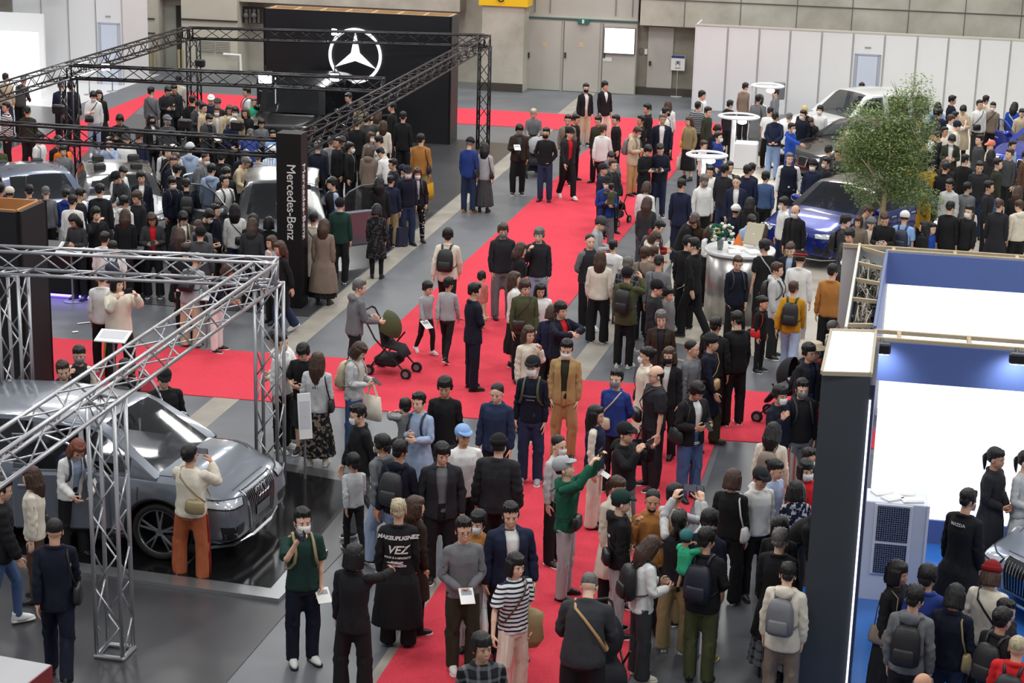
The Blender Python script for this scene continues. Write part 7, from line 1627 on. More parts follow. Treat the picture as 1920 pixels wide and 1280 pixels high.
1490 285 1.72 150 s pa:cream tr:black s - ; person in cream fleece behind the white shirt
1575 362 1.62 -10 s kn:taupe sl:black s M,strap:black ; masked person in taupe knit behind the car door
1815 360 1.62 160 s kn:royal tr:black l strap:white ; person with long dark hair in royal blue sweater
1900 435 1.58 30 s co:beige tr:black u - ; person with hair parted by the right blue car
740 540 1.70 10 s su:ink/pale tr:black s:hbrown - ; person in dark suit with pale shirt beside the tree
1160 560 1.66 100 s ho:cream tr:black s C:navy,sb:white ; person in navy cap and cream hoodie
885 665 1.62 110 s te:white tr:black s - ; person with white tee between dark jackets
980 690 1.68 -100 s ja:ink tr:black s - ; person in dark jacket before the navy cap
1095 710 1.68 5 p oj:dolive/white tr:brown m M,tote:lblue ; masked person in dark green jacket facing the camera
1035 640 1.60 40 s ja:cream tr:black s - ; person with brown face looking down in cream
1440 730 1.70 -60 s ja:dgrey tr:lblue s - ; person in grey jacket left of the pink cap
1540 780 1.62 -60 s ja:cream tr:black s C:salmon ; person in pink cap and cream jacket
1560 895 1.62 170 s co:ink tr:black l - ; person in long hair and dark coat below the pink cap
1790 790 1.60 60 s ja:lblue tr:black s - ; person with round hair before the bright blue car
1800 885 1.68 -40 s ja:dgrey tr:black s:hbrown - ; person in grey jacket leaning by the bright blue car
1910 905 1.66 60 s ja:brown tr:black s - ; person in brown jacket at the right edge
700 1010 1.66 160 s ja:mustard tr:black s C:brown ; person in mustard jacket and cap behind the tree
800 770 1.66 170 s ja:black tr:black s - ; person in black beside the tree crown
@1440 320 4
210 245 1.68 -20 s oj:black/ink tr:khaki d M ; balding masked person in black jacket by the blue hood
125 190 1.66 -60 s sh:white tr:navy m M ; masked person with black hair behind the balding visitor
580 320 1.66 80 s ja:char tr:black m bp:black ; person in dark coat at the blue car headlight
700 270 1.62 100 b2 sw:grey tr:black s:hbrown - ; person in grey sweater bending at the blue car
680 330 1.50 -10 s ja:taupe tr:black b:hbrown - ; person with brown fringe beside the tree trunk
745 335 1.35 10 s ja:cream tr:black s B:grey ; child in grey knit hat by the tree trunk
620 425 1.70 -40 s oj:dgrey/black tr:black m - ; person in grey blazer above the timber frame
885 290 1.72 -10 p sw:black tr:black s:hbrown ph ; person in black sweater with phone right of the trunk
1050 290 1.66 165 s te:sky tr:lblue s C:white,bp:navy ; person in sky blue tee behind the timber frame
1185 105 1.66 -60 s ja:mustard tr:black s B:dgrey,M,bp:black ; masked person in grey knit hat and mustard jacket
1150 370 1.5 -90 s co:black tr:black l - ; person with long dark hair bowed near the blue boy
1260 390 1.25 60 s ho:royal tr:black s - ; boy in royal blue hoodie behind the timber frame
1370 225 1.70 165 s su:black tr:black s - ; person in black suit behind the blue boy
1480 250 1.66 -40 s ja:black tr:black s M ; masked person in black right of the black suit
1395 55 1.68 -20 s ja:pale tr:black s pa ; person in pale jacket holding a white board
1475 80 1.62 150 s ja:grey tr:black s M ; masked person right of the white board holder
1665 70 1.72 80 s ja:ink tr:black s - ; person in black coat right of the white board
1740 210 1.64 165 s co:ink tr:black s:hbrown - ; person in dark coat with brown hair near the right edge
1895 215 1.62 -150 s ho:cream tr:black s:hbrown - ; person in cream hoodie at the right edge
1880 110 1.62 160 s co:black tr:black l:hbrown - ; person with long hair in black at the far right
600 630 1.60 -30 s ja:ink tr:black s C:white ; person in white cap bowed left of the timber frame
175 530 1.62 -10 s oj:black/lblue tr:black u:hbrown - ; smiling person in black with hair tied back
245 590 1.74 165 s ja:white tr:lgrey s H:black ; person in black hat with red band and white jacket
75 680 1.66 80 s pa:pale tr:ink s:hbrown bp:black ; person in pale hooded jacket facing right
490 690 1.74 170 s sh:camel tr:black s - ; person in camel shirt seen from behind
195 825 1.62 170 w kn:mustard wi:lblue s:hbrown bp:black,tote:cream,sh=lgrey/white ; person in mustard sweater with black backpack
505 1110 1.62 90 s ja:grey tr:black z:hgrey - ; person with grey hair half hidden by the tower top
1320 -90 1.66 170 s co:black tr:black l:hbrown - ; person with long brown hair and black coat behind the board
1080 -60 1.66 165 s ja:mustard tr:black s - ; person in mustard behind the tree crown right side
1180 -50 1.66 160 s ja:black tr:black s - ; person in black right of the mustard jacket
1590 -80 1.74 0 s ja:ink tr:ddenim s - ; person in dark jacket among the crowd on the right
1480 -130 1.7 160 s oj:black tr:black s - ; person in black left of the grey leaning jacket
1730 -100 1.7 100 s ja:dolive tr:denim s - ; person in olive jacket and jeans by the right car
@1340 540 4
365 60 1.25 60 s ho:black sl:black u sb:red,sh=black/white ; girl in black hoodie with a red bag
760 395 1.62 10 s co:red tr:grey s H:beige ; person in red jacket with a beige hat
720 405 1.72 40 s op:ink/navy tr:ddenim m G ; person in dark hooded jacket and glasses by the tower
660 670 1.70 20 s ho:black so:grey s Mg,bp:black ; masked person in black tee with lifted arm by the tower
500 720 1.66 50 m ja:dnavy tr:black m M ; masked person in dark navy with striped bag
440 1000 1.62 165 s co:cream tr:khaki l bp:taupe ; person with long hair and cream coat by the striped bag
@1340 840 4
600 80 1.62 30 s ve:red+red tr:taupe b M ; masked person in red cardigan beside the grey tower
725 -5 1.40 60 s te:orange tr:black s M ; child in orange shirt against the grey tower
390 110 1.60 60 s te:lblue tr:black u - ; person in pale blue shirt left of the red cardigan
615 225 1.45 -160 s ho:floral.navy.pale tr:black b - ; child in navy and white patterned hoodie
560 575 1.66 75 b lc:black tr:lgrey s:hred M ; person with red brown hair bending down by the tower
555 850 1.62 170 s pa:cream tr:taupe s bp:grey,sh=black/white ; person in cream jacket with grey backpack at the bottom
500 590 1.68 165 s co:black ls:plaid.grey.black s:hgrey - ; person in black coat with draped checked cloth
500 500 1.55 170 s ja:black tr:black b - ; person with dark head behind the bending visitor
@1440 960 4
990 355 1.66 60 s lc:black wi:black b sb:taupe ; person in long black coat with bob before the white cabinet
1105 535 1.74 165 s ho:grey tr:black s bp:black,tote:cream ; person in grey hoodie with black backpack and cream tote
1205 415 1.70 170 s sh:blue tr:black m - ; person in dark blue shirt on the blue floor edge
1400 570 1.62 165 s ja:dnavy wi:ddenim b tote:navy,sb:khaki ; person in dark top with bob and khaki bag
1680 390 1.66 165 s kn:cream tr:black b:hbrown B:dred,strap:black ; person in dark red beanie and cream sweater
1760 740 1.62 150 s ja:black tr:black u bp:black ; person in black with hair bun and black backpack
1880 950 1.62 165 s pu:red tr:black z:ash bp:ink ; child with pale shaved head in red puffer at the corner
1165 1190 1.60 150 s ja:ink tr:black d - ; bald head at the bottom edge by the cream tote
1790 680 1.5 60 s ja:black tr:black s - ; person half hidden beyond the dark red beanie
1500 -150 1.74 150 s lc:black tr:black s M ; masked person in long black coat with white brand lettering
@1440 640 4
1790 820 1.66 70 f co:ink tr:black p - ; person with ponytail in dark jacket on the blue stand
1925 860 1.62 60 f sw:pale ls:white p sh=white/white ; person in pale top and white pleated skirt
"""
AB = dict(sw='sweater', kn='knit', te='tee', sh='shirt', ho='hoodie', ve='vest', ja='jacket', oj='ojacket', pa='parka', op='oparka', pu='puffer', su='suit', co='coat', lc='lcoat', oc='ocoat', sl='slim', tr='trousers', wi='wide', so='shorts', sk='skirt', ls='lskirt', ms='mskirt')
HR = dict(s='short', m='mop', z='buzz', d='bald', b='bob', l='long', v='vlong', p='pony', u='bun')
CNAME = dict(ink='black', char='charcoal', dgrey='dark grey', lgrey='pale grey', pale='pale grey', dnavy='dark navy', ddenim='dark blue', lblue='pale blue', dred='dark red', dolive='dark olive', dgreen='dark green', dbrown='dark brown', taupe='taupe', beige='beige', sky='sky blue')
def cname(c): return CNAME.get(c, c)
PEOPLE = {}
def bag_obj(nm, mb, mats, lb, cat, rz=0.):
    o = mb.build(nm, mats, None, True); return tag(o, lb, cat)
def rest_mb(nm, mb, mats, T, bone, p, parent=None):
    """mesh modelled in rest space, carried rigidly by a bone"""
    me = mb.mesh(nm, mats, True); v = np.empty(len(me.vertices)*3); me.vertices.foreach_get('co', v); v = v.reshape(-1, 3)
    v[:, 0] *= p.wf; v[:, 1] *= p.wf
    R, o_, t = p.T[bone]; v = ((v-o_)@R.T+t)*p.sc; me.vertices.foreach_set('co', v.ravel()); me.update()
    o = bpy.data.objects.new(nm, me); COL.objects.link(o)
    if parent: o.parent = parent
    else: o.location = p.loc; o.rotation_euler = (0, 0, p.rz)
    return o
def accessory(p, kind, col, lab, pose):
    c = cname(col); near = p.loc[1] < 46
    if kind == 'bp':
        m = fabric(col, 'nylon'); mb = MB(); mb.rings([(0, .20, .99, .115, .055), (0, .205, 1.02, .145, .078), (0, .205, 1.15, .15, .085), (0, .20, 1.28, .14, .075), (0, .19, 1.36, .11, .055), (0, .185, 1.385, .06, .03)], 0, 20, sq=2.8)
        o = rest_mb('backpack', mb, [m], None, 'chest', p); tag(o, '%s backpack on %s' % (c, lab), 'backpack')
        mb = MB(); mb.rings([(0, .285, 1.02, .10, .02), (0, .288, 1.06, .11, .026), (0, .286, 1.16, .105, .022), (0, .28, 1.18, .09, .012)], 0, 14, sq=3); rest_mb('front_pocket', mb, [m], None, 'chest', p, o)
        for s in (-1, 1):
            mb = MB(); mb.tube([(s*.07, .15, 1.37), (s*.085, .09, 1.445), (s*.098, .0, 1.452), (s*.10, -.09, 1.40), (s*.105, -.145, 1.30), (s*.12, -.145, 1.2), (s*.155, -.08, 1.12), (s*.165, .03, 1.07), (s*.13, .15, 1.05)], .018, 0, 6, flat=.5); rest_mb('shoulder_strap', mb, [fabric('ink' if col in ('black', 'ink') else col, 'nylon')], None, 'chest', p, o)
    elif kind in ('sb', 'sl'):
        m = fabric(col, 'leather'); s = -1; mb = MB()
        if kind == 'sb': mb.rings([(s*.215, .03, .86, .045, .12), (s*.215, .03, .9, .05, .135), (s*.21, .03, 1.03, .035, .12), (s*.21, .03, 1.045, .02, .10)], 0, 16, sq=3); ps = [(s*.21, -.06, 1.04), (s*.165, -.115, 1.2), (s*.13, -.1, 1.38), (s*.115, .0, 1.44), (s*.13, .1, 1.38), (s*.165, .12, 1.2), (s*.21, .11, 1.04)]
        else:
            f_ = -1 if abs(p.face) < 100 else 1; mb.rings([(s*.12, f_*.165, .93, .10, .035), (s*.12, f_*.17, .96, .12, .05), (s*.12, f_*.165, 1.07, .11, .045), (s*.12, f_*.16, 1.09, .09, .03)], 0, 16, sq=3)
            ps = [(s*.2, -.08*1, 1.06), (s*.09, -.145, 1.2), (.02, -.14, 1.32), (.095, -.075, 1.43), (.10, .03, 1.45), (.07, .13, 1.36), (s*.02, .15, 1.26), (s*.13, .13, 1.14), (s*.2, .07, 1.05)]
        o = rest_mb('shoulder_bag', mb, [m], None, 'chest' if kind == 'sl' else 'spine', p); tag(o, '%s shoulder bag of %s' % (c, lab), 'bag')
        mb = MB(); mb.tube(ps, .011, 0, 6, closed=(kind == 'sl'), flat=.5); rest_mb('bag_strap', mb, [m], None, 'chest' if kind == 'sl' else 'spine', p, o)
    elif kind == 'strap':
        mb = MB(); s = 1; mb.tube([(-.19, -.06, 1.0), (-.08, -.155, 1.2), (.02, -.15, 1.32), (.095, -.085, 1.43), (.10, .03, 1.455), (.07, .14, 1.36), (-.02, .16, 1.26), (-.14, .13, 1.1), (-.2, .03, .98)], .014, 0, 6, closed=True, flat=.45)
        o = rest_mb('cross_strap', mb, [fabric(col, 'leather')], None, 'chest', p); tag(o, '%s strap across %s' % (c, lab), 'strap')
    elif kind == 'tote':
        sh, el, wr, a = J(-1); g = on_bone(p, 'haR', wr*(p.wf, p.wf, 1)+a*.08); m = fabric(col); L_ = .36*p.sc; w = .16*p.sc
        o = empty('tote_bag', tuple(g), p.rz+1.4, '%s tote bag of %s' % (c, lab), 'bag'); mb = MB(); mb.rings([(0, 0, -L_-.16, w, .045), (0, 0, -L_*.7-.14, w*1.04, .05), (0, 0, -.16, w*.95, .02)], 0, 16, sq=3.5); mb.build('bag_body', [m], o, True)
        for s in (-1, 1): mb = MB(); mb.tube([(-w*.55, s*.015, -.16), (-.03, s*.008, 0.0), (.03, s*.008, 0.0), (w*.55, s*.015, -.16)], .008, 0, 5); mb.build('bag_handle', [m], o)
    elif kind in ('ph', 'pa'):
        both = 'aL' in PO[pose] and PO[pose]['aL'] == PO[pose]['aR']; one = 'L' if pose in ('ul', 'l', 'rl') or (pose == 'u1' and kind == 'pa') else 'R'
        pts = [on_bone(p, 'ha'+L, J(s)[2]*(p.wf, p.wf, 1)+J(s)[3]*.10) for s, L in ((1, 'L'), (-1, 'R'))]; g = (pts[0]+pts[1])/2 if both else pts[0 if one == 'L' else 1]
        fx, fy = math.sin(p.rz), -math.cos(p.rz); up_ = pose in ('u', 'u1', 'ul', 'hi')
        if kind == 'ph':
            o = empty('phone', tuple(g+np.array((fx*.03, fy*.03, .03))), p.rz, 'phone held by '+lab, 'phone'); o.rotation_euler = (math.radians(-8 if up_ else -55), 0, p.rz); mb = MB(); mb.box((0, 0, 0), (.078 if not up_ else .15, .009, .15 if not up_ else .078), bev=.003); mb.build('phone_body', [plain('phone_black', (30, 30, 34), .25)], o)
            mb = MB(); mb.box((0, .0055, 0), (.068 if not up_ else .138, .002, .138 if not up_ else .068)); mb.build('phone_screen', [plain('phone_screen', (120, 130, 150), .1)], o)
        else:
            o = empty('leaflet', tuple(g+np.array((fx*.06, fy*.06, .02))), p.rz, 'paper leaflet held by '+lab, 'leaflet'); o.rotation_euler = (math.radians(-62), 0, p.rz); mb = MB(); mb.box((0, 0, 0), (.15, .005, .21)); mb.build('paper_sheet', [papers], o)
            mb = MB(); mb.box((0, -.0035, .04), (.11, .002, .06)); mb.box((0, .0035, .04), (.11, .002, .06)); mb.build('printed_block', [plain('print_grey', (150, 156, 168), .6)], o)
sc_ = 1.; ox = oy = 0.; kk = 0
HOLD = {'boy in grey carried on an arm': 'person in pale blue coat carrying a boy', 'baby in olive top held against a blue shirt': 'masked person in blue shirt carrying a baby', 'baby in mint green shirt and teal cap held on an arm': 'person in black jacket and olive trousers carrying a baby'}
PEND = []; JOBS = []
for line in TAB.strip().split('\n'):
    if line[0] == '@': ox, oy, sc_ = [float(q) for q in line[1:].split()]; continue
    spec, lab = line.split(' ; '); q = spec.split(); x, y, h, face = float(q[0])/sc_+ox, float(q[1])/sc_+oy, float(q[2]), float(q[3]); pose, top, bot, hr = q[4:8]; ex = q[8].split(',') if len(q) > 8 and q[8] != '-' else []
    kk += 1; z = 0.; fat = .97; acc = []; extra = []; shoes = 'black/black' if kk % 3 else 'black/white'; under = None
    for e in ex:
        if e in ('M', 'Mb', 'Mg'): extra.append('mask:'+{'M': 'white', 'Mb': 'black', 'Mg': 'grey'}[e])
        elif e == 'G': extra.append('glasses')
        elif e == 'bd': extra.append('beard')
        elif e[:2] in ('C:', 'B:', 'H:'): extra.append({'C': 'cap', 'B': 'beanie', 'H': 'hat'}[e[0]]+':'+e[2:])
        elif e.startswith('z='): z = float(e[2:])
        elif e.startswith('f='): fat = float(e[2:])
        elif e.startswith('sh='): shoes = e[3:]
        else: acc.append(tuple((e+':').split(':')[:2]))
    hc = 'hblack'
    if ':' in hr: hr, hc = hr.split(':')
    child = h < 1.46 and 'baby' not in lab
    hh = h*(1.02 if not child else 1.04)+z
    PB = PO[pose]; zt = hh-(.055*h if PB.get('bend', 0) > 15 else 0)-(.42*h if PB.get('bend', 0) > 35 else 0)*.55-(.30*h if pose == 'ca' else 0)
    if any(e.startswith(('cap', 'beanie', 'hat')) for e in extra): zt += .02
    X, Y = at(x, y, zt); inner = None
    k, c = top.split(':')
    if '+' in c: c, u_ = c.split('+'); under = 'sweater:'+u_
    if '/' in c: c, i_ = c.split('/'); inner = 'inner:'+(i_ or 'white')
    elif k in ('oj', 'op', 'su', 'oc'): inner = 'inner:'+random.Random(kk).choice(('white', 'grey', 'ink', 'pale'))
    JOBS.append([X, Y, lab, x, y, h, face, pose, k, c, bot, hr, hc, extra, shoes, kk, inner, under, fat, z, acc])
STAY = ('into', 'inside', 'leaning', 'inside', 'carried', 'held', 'open left door', 'head inside')
def relax():
    n = len(JOBS); pos = np.array([[j[0], j[1]] for j in JOBS]); org = pos.copy(); fix = np.array([j[2] in HOLD for j in JOBS])
    for it in range(40):
        for i in range(n):
            d = pos-pos[i]; dd = np.hypot(d[:, 0], d[:, 1]); 
            for j in np.where((dd < .37) & (np.arange(n) > i) & ~fix)[0]:
                if fix[i]: continue
                r_ = (.37-dd[j])/2*.6; u = d[j]/max(dd[j], 1e-3); u = u*(1.6, .8); pos[i] -= u*r_; pos[j] += u*r_
        for i in range(n):
            if fix[i] or any(w in JOBS[i][2] for w in STAY): continue
            for cx, cy, hd, hl, hw, nm_, drs in CARS:
                c_, s_ = math.cos(hd), math.sin(hd); lx = (pos[i][0]-cx)*c_+(pos[i][1]-cy)*s_; ly = -(pos[i][0]-cx)*s_+(pos[i][1]-cy)*c_; ex, ey = hl+.2-abs(lx), hw+.2-abs(ly)
                if ex > 0 and ey > 0:
                    if ey < ex: ly += math.copysign(ey, ly)
                    else: lx += math.copysign(ex, lx)
                    pos[i] = (cx+lx*c_-ly*s_, cy+lx*s_+ly*c_)
    mv = np.hypot(*(pos-org).T)
    for i in np.argsort(-mv)[:14]: print('MOVED %.2f' % mv[i], JOBS[i][2])
    for i in range(n): JOBS[i][0], JOBS[i][1] = pos[i]
relax()
for X, Y, lab, x, y, h, face, pose, k, c, bot, hr, hc, extra, shoes, kk, inner, under, fat, z, acc in JOBS:
    lod = 'H' if Y < 27.5 else 'M' if Y < 41 else 'L'; rz = math.radians(face)-math.atan2(X, Y)
    if Y < 22.2 and X > 4.0: z = max(z, .05)
    if abs(face) < 90 and pose == 's' and kk % 4 == 0: pose = 's2'
    rr = random.Random(kk*31)
    if rr.random() < .5: fat *= rr.uniform(.95, 1.06)
    p = person(X, Y, rz, h, pose, AB[k]+':'+c, AB[bot.split(':')[0]]+':'+bot.split(':')[1], HR[hr], hc, extra, shoes, lod, lab, kk, None, yaw=rr.uniform(-12, 12), pitch=(rr.uniform(-4, 14) if pose in ('s', 's2', 'w', 'w2', 'k', 'o', 'c') and abs(face) < 100 else rr.uniform(0, 22) if pose in ('s', 's2') else None), inner=inner if not under else under, fat=fat, z=z, child=h < 1.46)
    p.face = face if face <= 180 else face-360; PEOPLE[lab] = p
    if lab in HOLD: PEND.append((p, x, y, lab))
    for a_, c_ in acc: accessory(p, a_, c_, lab, pose)
for p, x, y, lab in PEND:
    c = PEOPLE[HOLD[lab]]; off = {'boy': (-.02, .0), 'baby in o': (.0, -.26), 'baby in m': (-.1, -.05)}[[k for k in ('boy', 'baby in o', 'baby in m') if lab.startswith(k)][0]]
    q = np.array(at_depth(x, y, c.loc[1]+off[1])); hd = on_bone(p, 'head', (0, .0, 1.71)); p.o.location = tuple(np.array(p.loc)+q-hd)
print('people', kk, 'meshes', len(bpy.data.objects))
# ------------------------------------------------------------------ lettering on clothes, small things carried or standing about
def back_text(lab, rows, size, zc, mat, side=1, shear=0., ymul=.128, name='back_print'):
    p = PEOPLE[lab]; par = p.o
    for k, (txt, sz, dz) in enumerate(rows):
        me = text_mesh(txt, sz, depth=.002, bold=.003 if sz > .05 else .001, font_shear=shear); me.materials.clear(); me.materials.append(mat)
        v = np.empty(len(me.vertices)*3); me.vertices.foreach_get('co', v); v = v.reshape(-1, 3)
        x = v[:, 0]*-side; z = zc+dz+v[:, 1]; q = np.clip(x/(.17*p.wf), -1, 1); y = side*(ymul*p.wf*np.sqrt(1-.8*q*q)+.012+v[:, 2]*.5)+.008
        w = np.stack([x, y, z], 1); W = weights(w, 'trunk'); out = skin(w, W, p.T)*p.sc
        me.vertices.foreach_set('co', out.ravel()); me.update(); o = bpy.data.objects.new(name, me); COL.objects.link(o); o.parent = par
wt = plain('print_white', (226, 226, 224), .7)
back_text('person with silver hair in black coat with white back lettering', [('MAKEUPLIGNEZ', .062, .17), ('VEZ', .13, .03), ('ROCK IS A MINORITY', .03, -.06), ('SO WE ARE', .026, -.11), ('ROUGH HEIGHTS', .026, -.155)], .1, 1.16, wt, 1, .25)
back_text('masked person in long black coat with white brand lettering', [('MAZDA', .05, 0)], .05, 1.36, wt, 1)
back_text('person in dark green cap and black hoodie with white script', [('Vuitton', .06, 0)], .06, 1.24, wt, 1, .3)
back_text('person in black cap and navy sweater with jeans', [('PATAGONIA', .034, .05), ('OUTDOOR', .022, 0)], .05, 1.18, plain('print_grey2', (120, 126, 140), .7), -1)
back_text('young person in white printed shirt', [('ALOHA', .05, .04), ('SURF', .03, -.02)], .05, 1.2, plain('print_grey2', (120, 126, 140), .7), 1)
# varsity stripes, denim seams and yellow trouser stripes as cloth parts
def hoop(lab, z, r, mat, n=1, name='knit_band', rx=.185, ry=.135):
    p = PEOPLE[lab]; mb = MB(); W = None
    for k in range(n): mb.tube([(rx*math.cos(a), .01+ry*math.sin(a), z+k*.022) for a in np.linspace(0, 2*math.pi, 33)[:-1]], r, 0, 5, closed=True)
    me = mb.mesh(name, [mat], True); v = np.array([q.co for q in me.vertices])*(p.wf, p.wf, 1); out = skin(v, weights(v, 'trunk'), p.T)*p.sc; me.vertices.foreach_set('co', out.ravel()); me.update(); o = bpy.data.objects.new(name, me); COL.objects.link(o); o.parent = p.o
hoop('person in black varsity jacket and blue jeans', .85, .006, wt, 2)
def legstripe(lab, mat, w=.011):
    p = PEOPLE[lab]; 
    for s, L in ((1, 'L'), (-1, 'R')):
        mb = MB(); hp, kn, an = legs_x(s); mb.tube([hp+(s*.105, 0, -.03), (hp+kn)/2+(s*.103, 0, 0), kn+(s*.10, 0, 0), (kn+an)/2+(s*.102, .005, 0), an+(s*.098, 0, 0)], w, 0, 6, flat=1.8)
        me = mb.mesh('side_stripe', [mat], True); v = np.array([q.co for q in me.vertices])*(p.wf, p.wf, 1); out = skin(v, weights(v, 'legs'), p.T)*p.sc; me.vertices.foreach_set('co', out.ravel()); me.update(); o = bpy.data.objects.new('side_stripe', me); COL.objects.link(o); o.parent = p.o
legstripe('person in cream jacket and yellow striped trousers', fabric('mustard')); legstripe('person in cream fleece and rust trousers photographing the hood', fabric('dred'))
# camcorder
p = PEOPLE['masked person with a video camera and magazine']; g = on_bone(p, 'haR', J(-1)[2]*(p.wf, p.wf, 1)+J(-1)[3]*.09)
cm = empty('camcorder', tuple(g+np.array((0, -.02, .03))), p.rz, 'small black camcorder raised by the masked person with a magazine', 'camera'); cb_ = plain('camera_black', (26, 26, 28), .35)
mb = MB(); mb.box((0, 0, 0), (.07, .15, .075), bev=.015); mb.tube([(0, -.07, 0), (0, -.11, 0)], [.028, .03], 0, 14); mb.build('camera_body', [cb_], cm); mb = MB(); mb.tube([(0, -.11, 0), (0, -.112, 0)], .022, 0, 14); mb.build('camera_lens', [plain('lens', (60, 66, 90), .05)], cm); mb = MB(); mb.box((.055, .01, .0), (.01, .09, .06), bev=.003); mb.build('flip_screen', [cb_], cm)
# strollers
def stroller(px, py, rz, lab, colr='black', seat='ink', s=1.):
    X, Y = at(px, py); t = empty('stroller', (X, Y, 0), rz, lab, 'stroller'); t.scale = (s, s, s); m = plain('stroller_frame', (34, 34, 36), .4, .3); cl = fabric(seat)
    mb = MB()
    for q in (-.24, .24):
        mb.tube([(q, .42, 1.0), (q, .2, .62), (q*.9, -.32, .12)], .014, 0, 6); mb.tube([(q, -.12, .66), (q, .30, .12)], .014, 0, 6)
    mb.tube([(-.24, .42, 1.0), (-.2, .46, 1.03), (.2, .46, 1.03), (.24, .42, 1.0)], .018, 0, 8); mb.cap((-.24, .28, .14), (.24, .28, .14), .012); mb.build('frame', [m], t)
    for a, b in ((-.22, -.34), (.22, -.34), (-.25, .3), (.25, .3)):
        mb = MB(); mb.tube([(a-.02, b, .09), (a+.02, b, .09)], .09, 0, 18); w_ = mb.build('wheel', [plain('tyre', (22, 22, 23), .75)], t); mb = MB(); mb.tube([(a-.024, b, .09), (a+.024, b, .09)], .05, 0, 14); mb.build('wheel_hub', [plain('hub_grey', (120, 122, 126), .4)], w_)
    mb = MB(); mb.tube([(0, .17, .86), (0, .1, .5), (0, -.16, .46), (0, -.26, .32)], [.17, .19, .19, .17], 0, 12, flat=.25); mb.build('seat', [cl], t, True)
    mb = MB(); K = 9; v = []
    for i in range(K):
        a = -.5+i*2.0/(K-1)
        for j in range(9): b = math.pi*j/8; v.append((.24*math.cos(b), .12-.3*math.cos(a)*math.sin(b)*.9, .72+.3*math.sin(a)*math.sin(b)+.04))
    mb.add(v, [(i*9+j, i*9+j+1, (i+1)*9+j+1, (i+1)*9+j) for i in range(K-1) for j in range(8)]); mb.build('canopy', [fabric(colr)], t, True)
    mb = MB(); mb.box((0, .05, .24), (.4, .4, .16), bev=.04); mb.build('basket', [fabric('ink')], t); return t
stroller(735, 700, math.radians(70), 'black stroller with an olive hood pushed on the red carpet', 'olive', 'ink')
stroller(1003, 330, 0, 'black and grey stroller before the pale haired visitor', 'lgrey', 'ink', .95)
stroller(1150, 420, math.radians(150), 'dark stroller beside the masked blue shirt on the carpet edge', 'black', 'ink', 1.0)
stroller(1130, 1322, math.radians(20), 'dark stroller at the bottom edge beside the bowing charcoal jacket', 'ink', 'ink', .95)
stroller(1468, 792, math.radians(-120), 'dark stroller below the red jacket left of the grey tower', 'ink', 'ink', 1.0)
# bags standing or hanging alone
X, Y = at(747, 462); t = empty('shopping_bag', (X, Y, 0), .2, 'large navy shopping bag standing on the floor beside the boy', 'bag'); mb = MB(); mb.rings([(0, 0, 0, .2, .09), (0, 0, .42, .22, .1)], 0, 4, sq=2); mb.build('bag_body', [fabric('navy', 'nylon')], t, rz=0)
mb = MB(); [mb.tube([(-.08, s*.05, .42), (-.06, s*.04, .55), (.06, s*.04, .55), (.08, s*.05, .42)], .007, 0, 5) for s in (-1, 1)]; mb.build('bag_handle', [fabric('dnavy')], t)
# jacket over the arm of the striped tee
p = PEOPLE['person in striped tee and cream trousers holding a phone']; g = on_bone(p, 'faL', J(1)[1]*(p.wf, p.wf, 1)+J(1)[3]*.12)
mb = MB(); mb.rings([(0, 0, -.34, .10, .06), (.01, 0, -.25, .15, .08), (0, 0, -.1, .14, .09), (0, 0, .02, .15, .09), (0, 0, .06, .08, .05)], 0, 18, sq=2.4); o = mb.build('folded_jacket', [fabric('khaki')], None, True, loc=tuple(g)); tag(o, 'olive khaki jacket draped over the arm of the striped tee', 'jacket')
# checked cloth / striped bag
p = PEOPLE['masked person in dark navy with striped bag']; g = on_bone(p, 'haL', J(1)[2]+J(1)[3]*.05); sm_, snt, sb_ = bsdf('striped_canvas'); tcn = snt.nodes.new('ShaderNodeTexCoord'); wv = snt.nodes.new('ShaderNodeTexWave'); wv.inputs['Scale'].default_value = 4; snt.links.new(tcn.outputs['Object'], wv.inputs['Vector']); cr = snt.nodes.new('ShaderNodeValToRGB'); cr.color_ramp.interpolation = 'CONSTANT'
for i, (pos, c) in enumerate(((0, (170, 72, 66)), (.3, (196, 190, 178)), (.55, (64, 74, 96)), (.75, (190, 170, 150)))):
    e = cr.color_ramp.elements[i] if i < 2 else cr.color_ramp.elements.new(pos); e.position = pos; e.color = rgb(*c)
snt.links.new(wv.outputs['Fac'], cr.inputs['Fac']); snt.links.new(cr.outputs['Color'], sb_.inputs['Base Color'])
mb = MB(); mb.rings([(0, 0, -.62, .20, .07), (0, 0, -.5, .21, .09), (0, 0, -.15, .12, .06), (0, 0, .0, .03, .03)], 0, 18, sq=2.5); o = mb.build('striped_bag', [sm_], None, True, loc=tuple(g)); tag(o, 'long red and blue striped cloth bag hanging by the tower', 'bag')
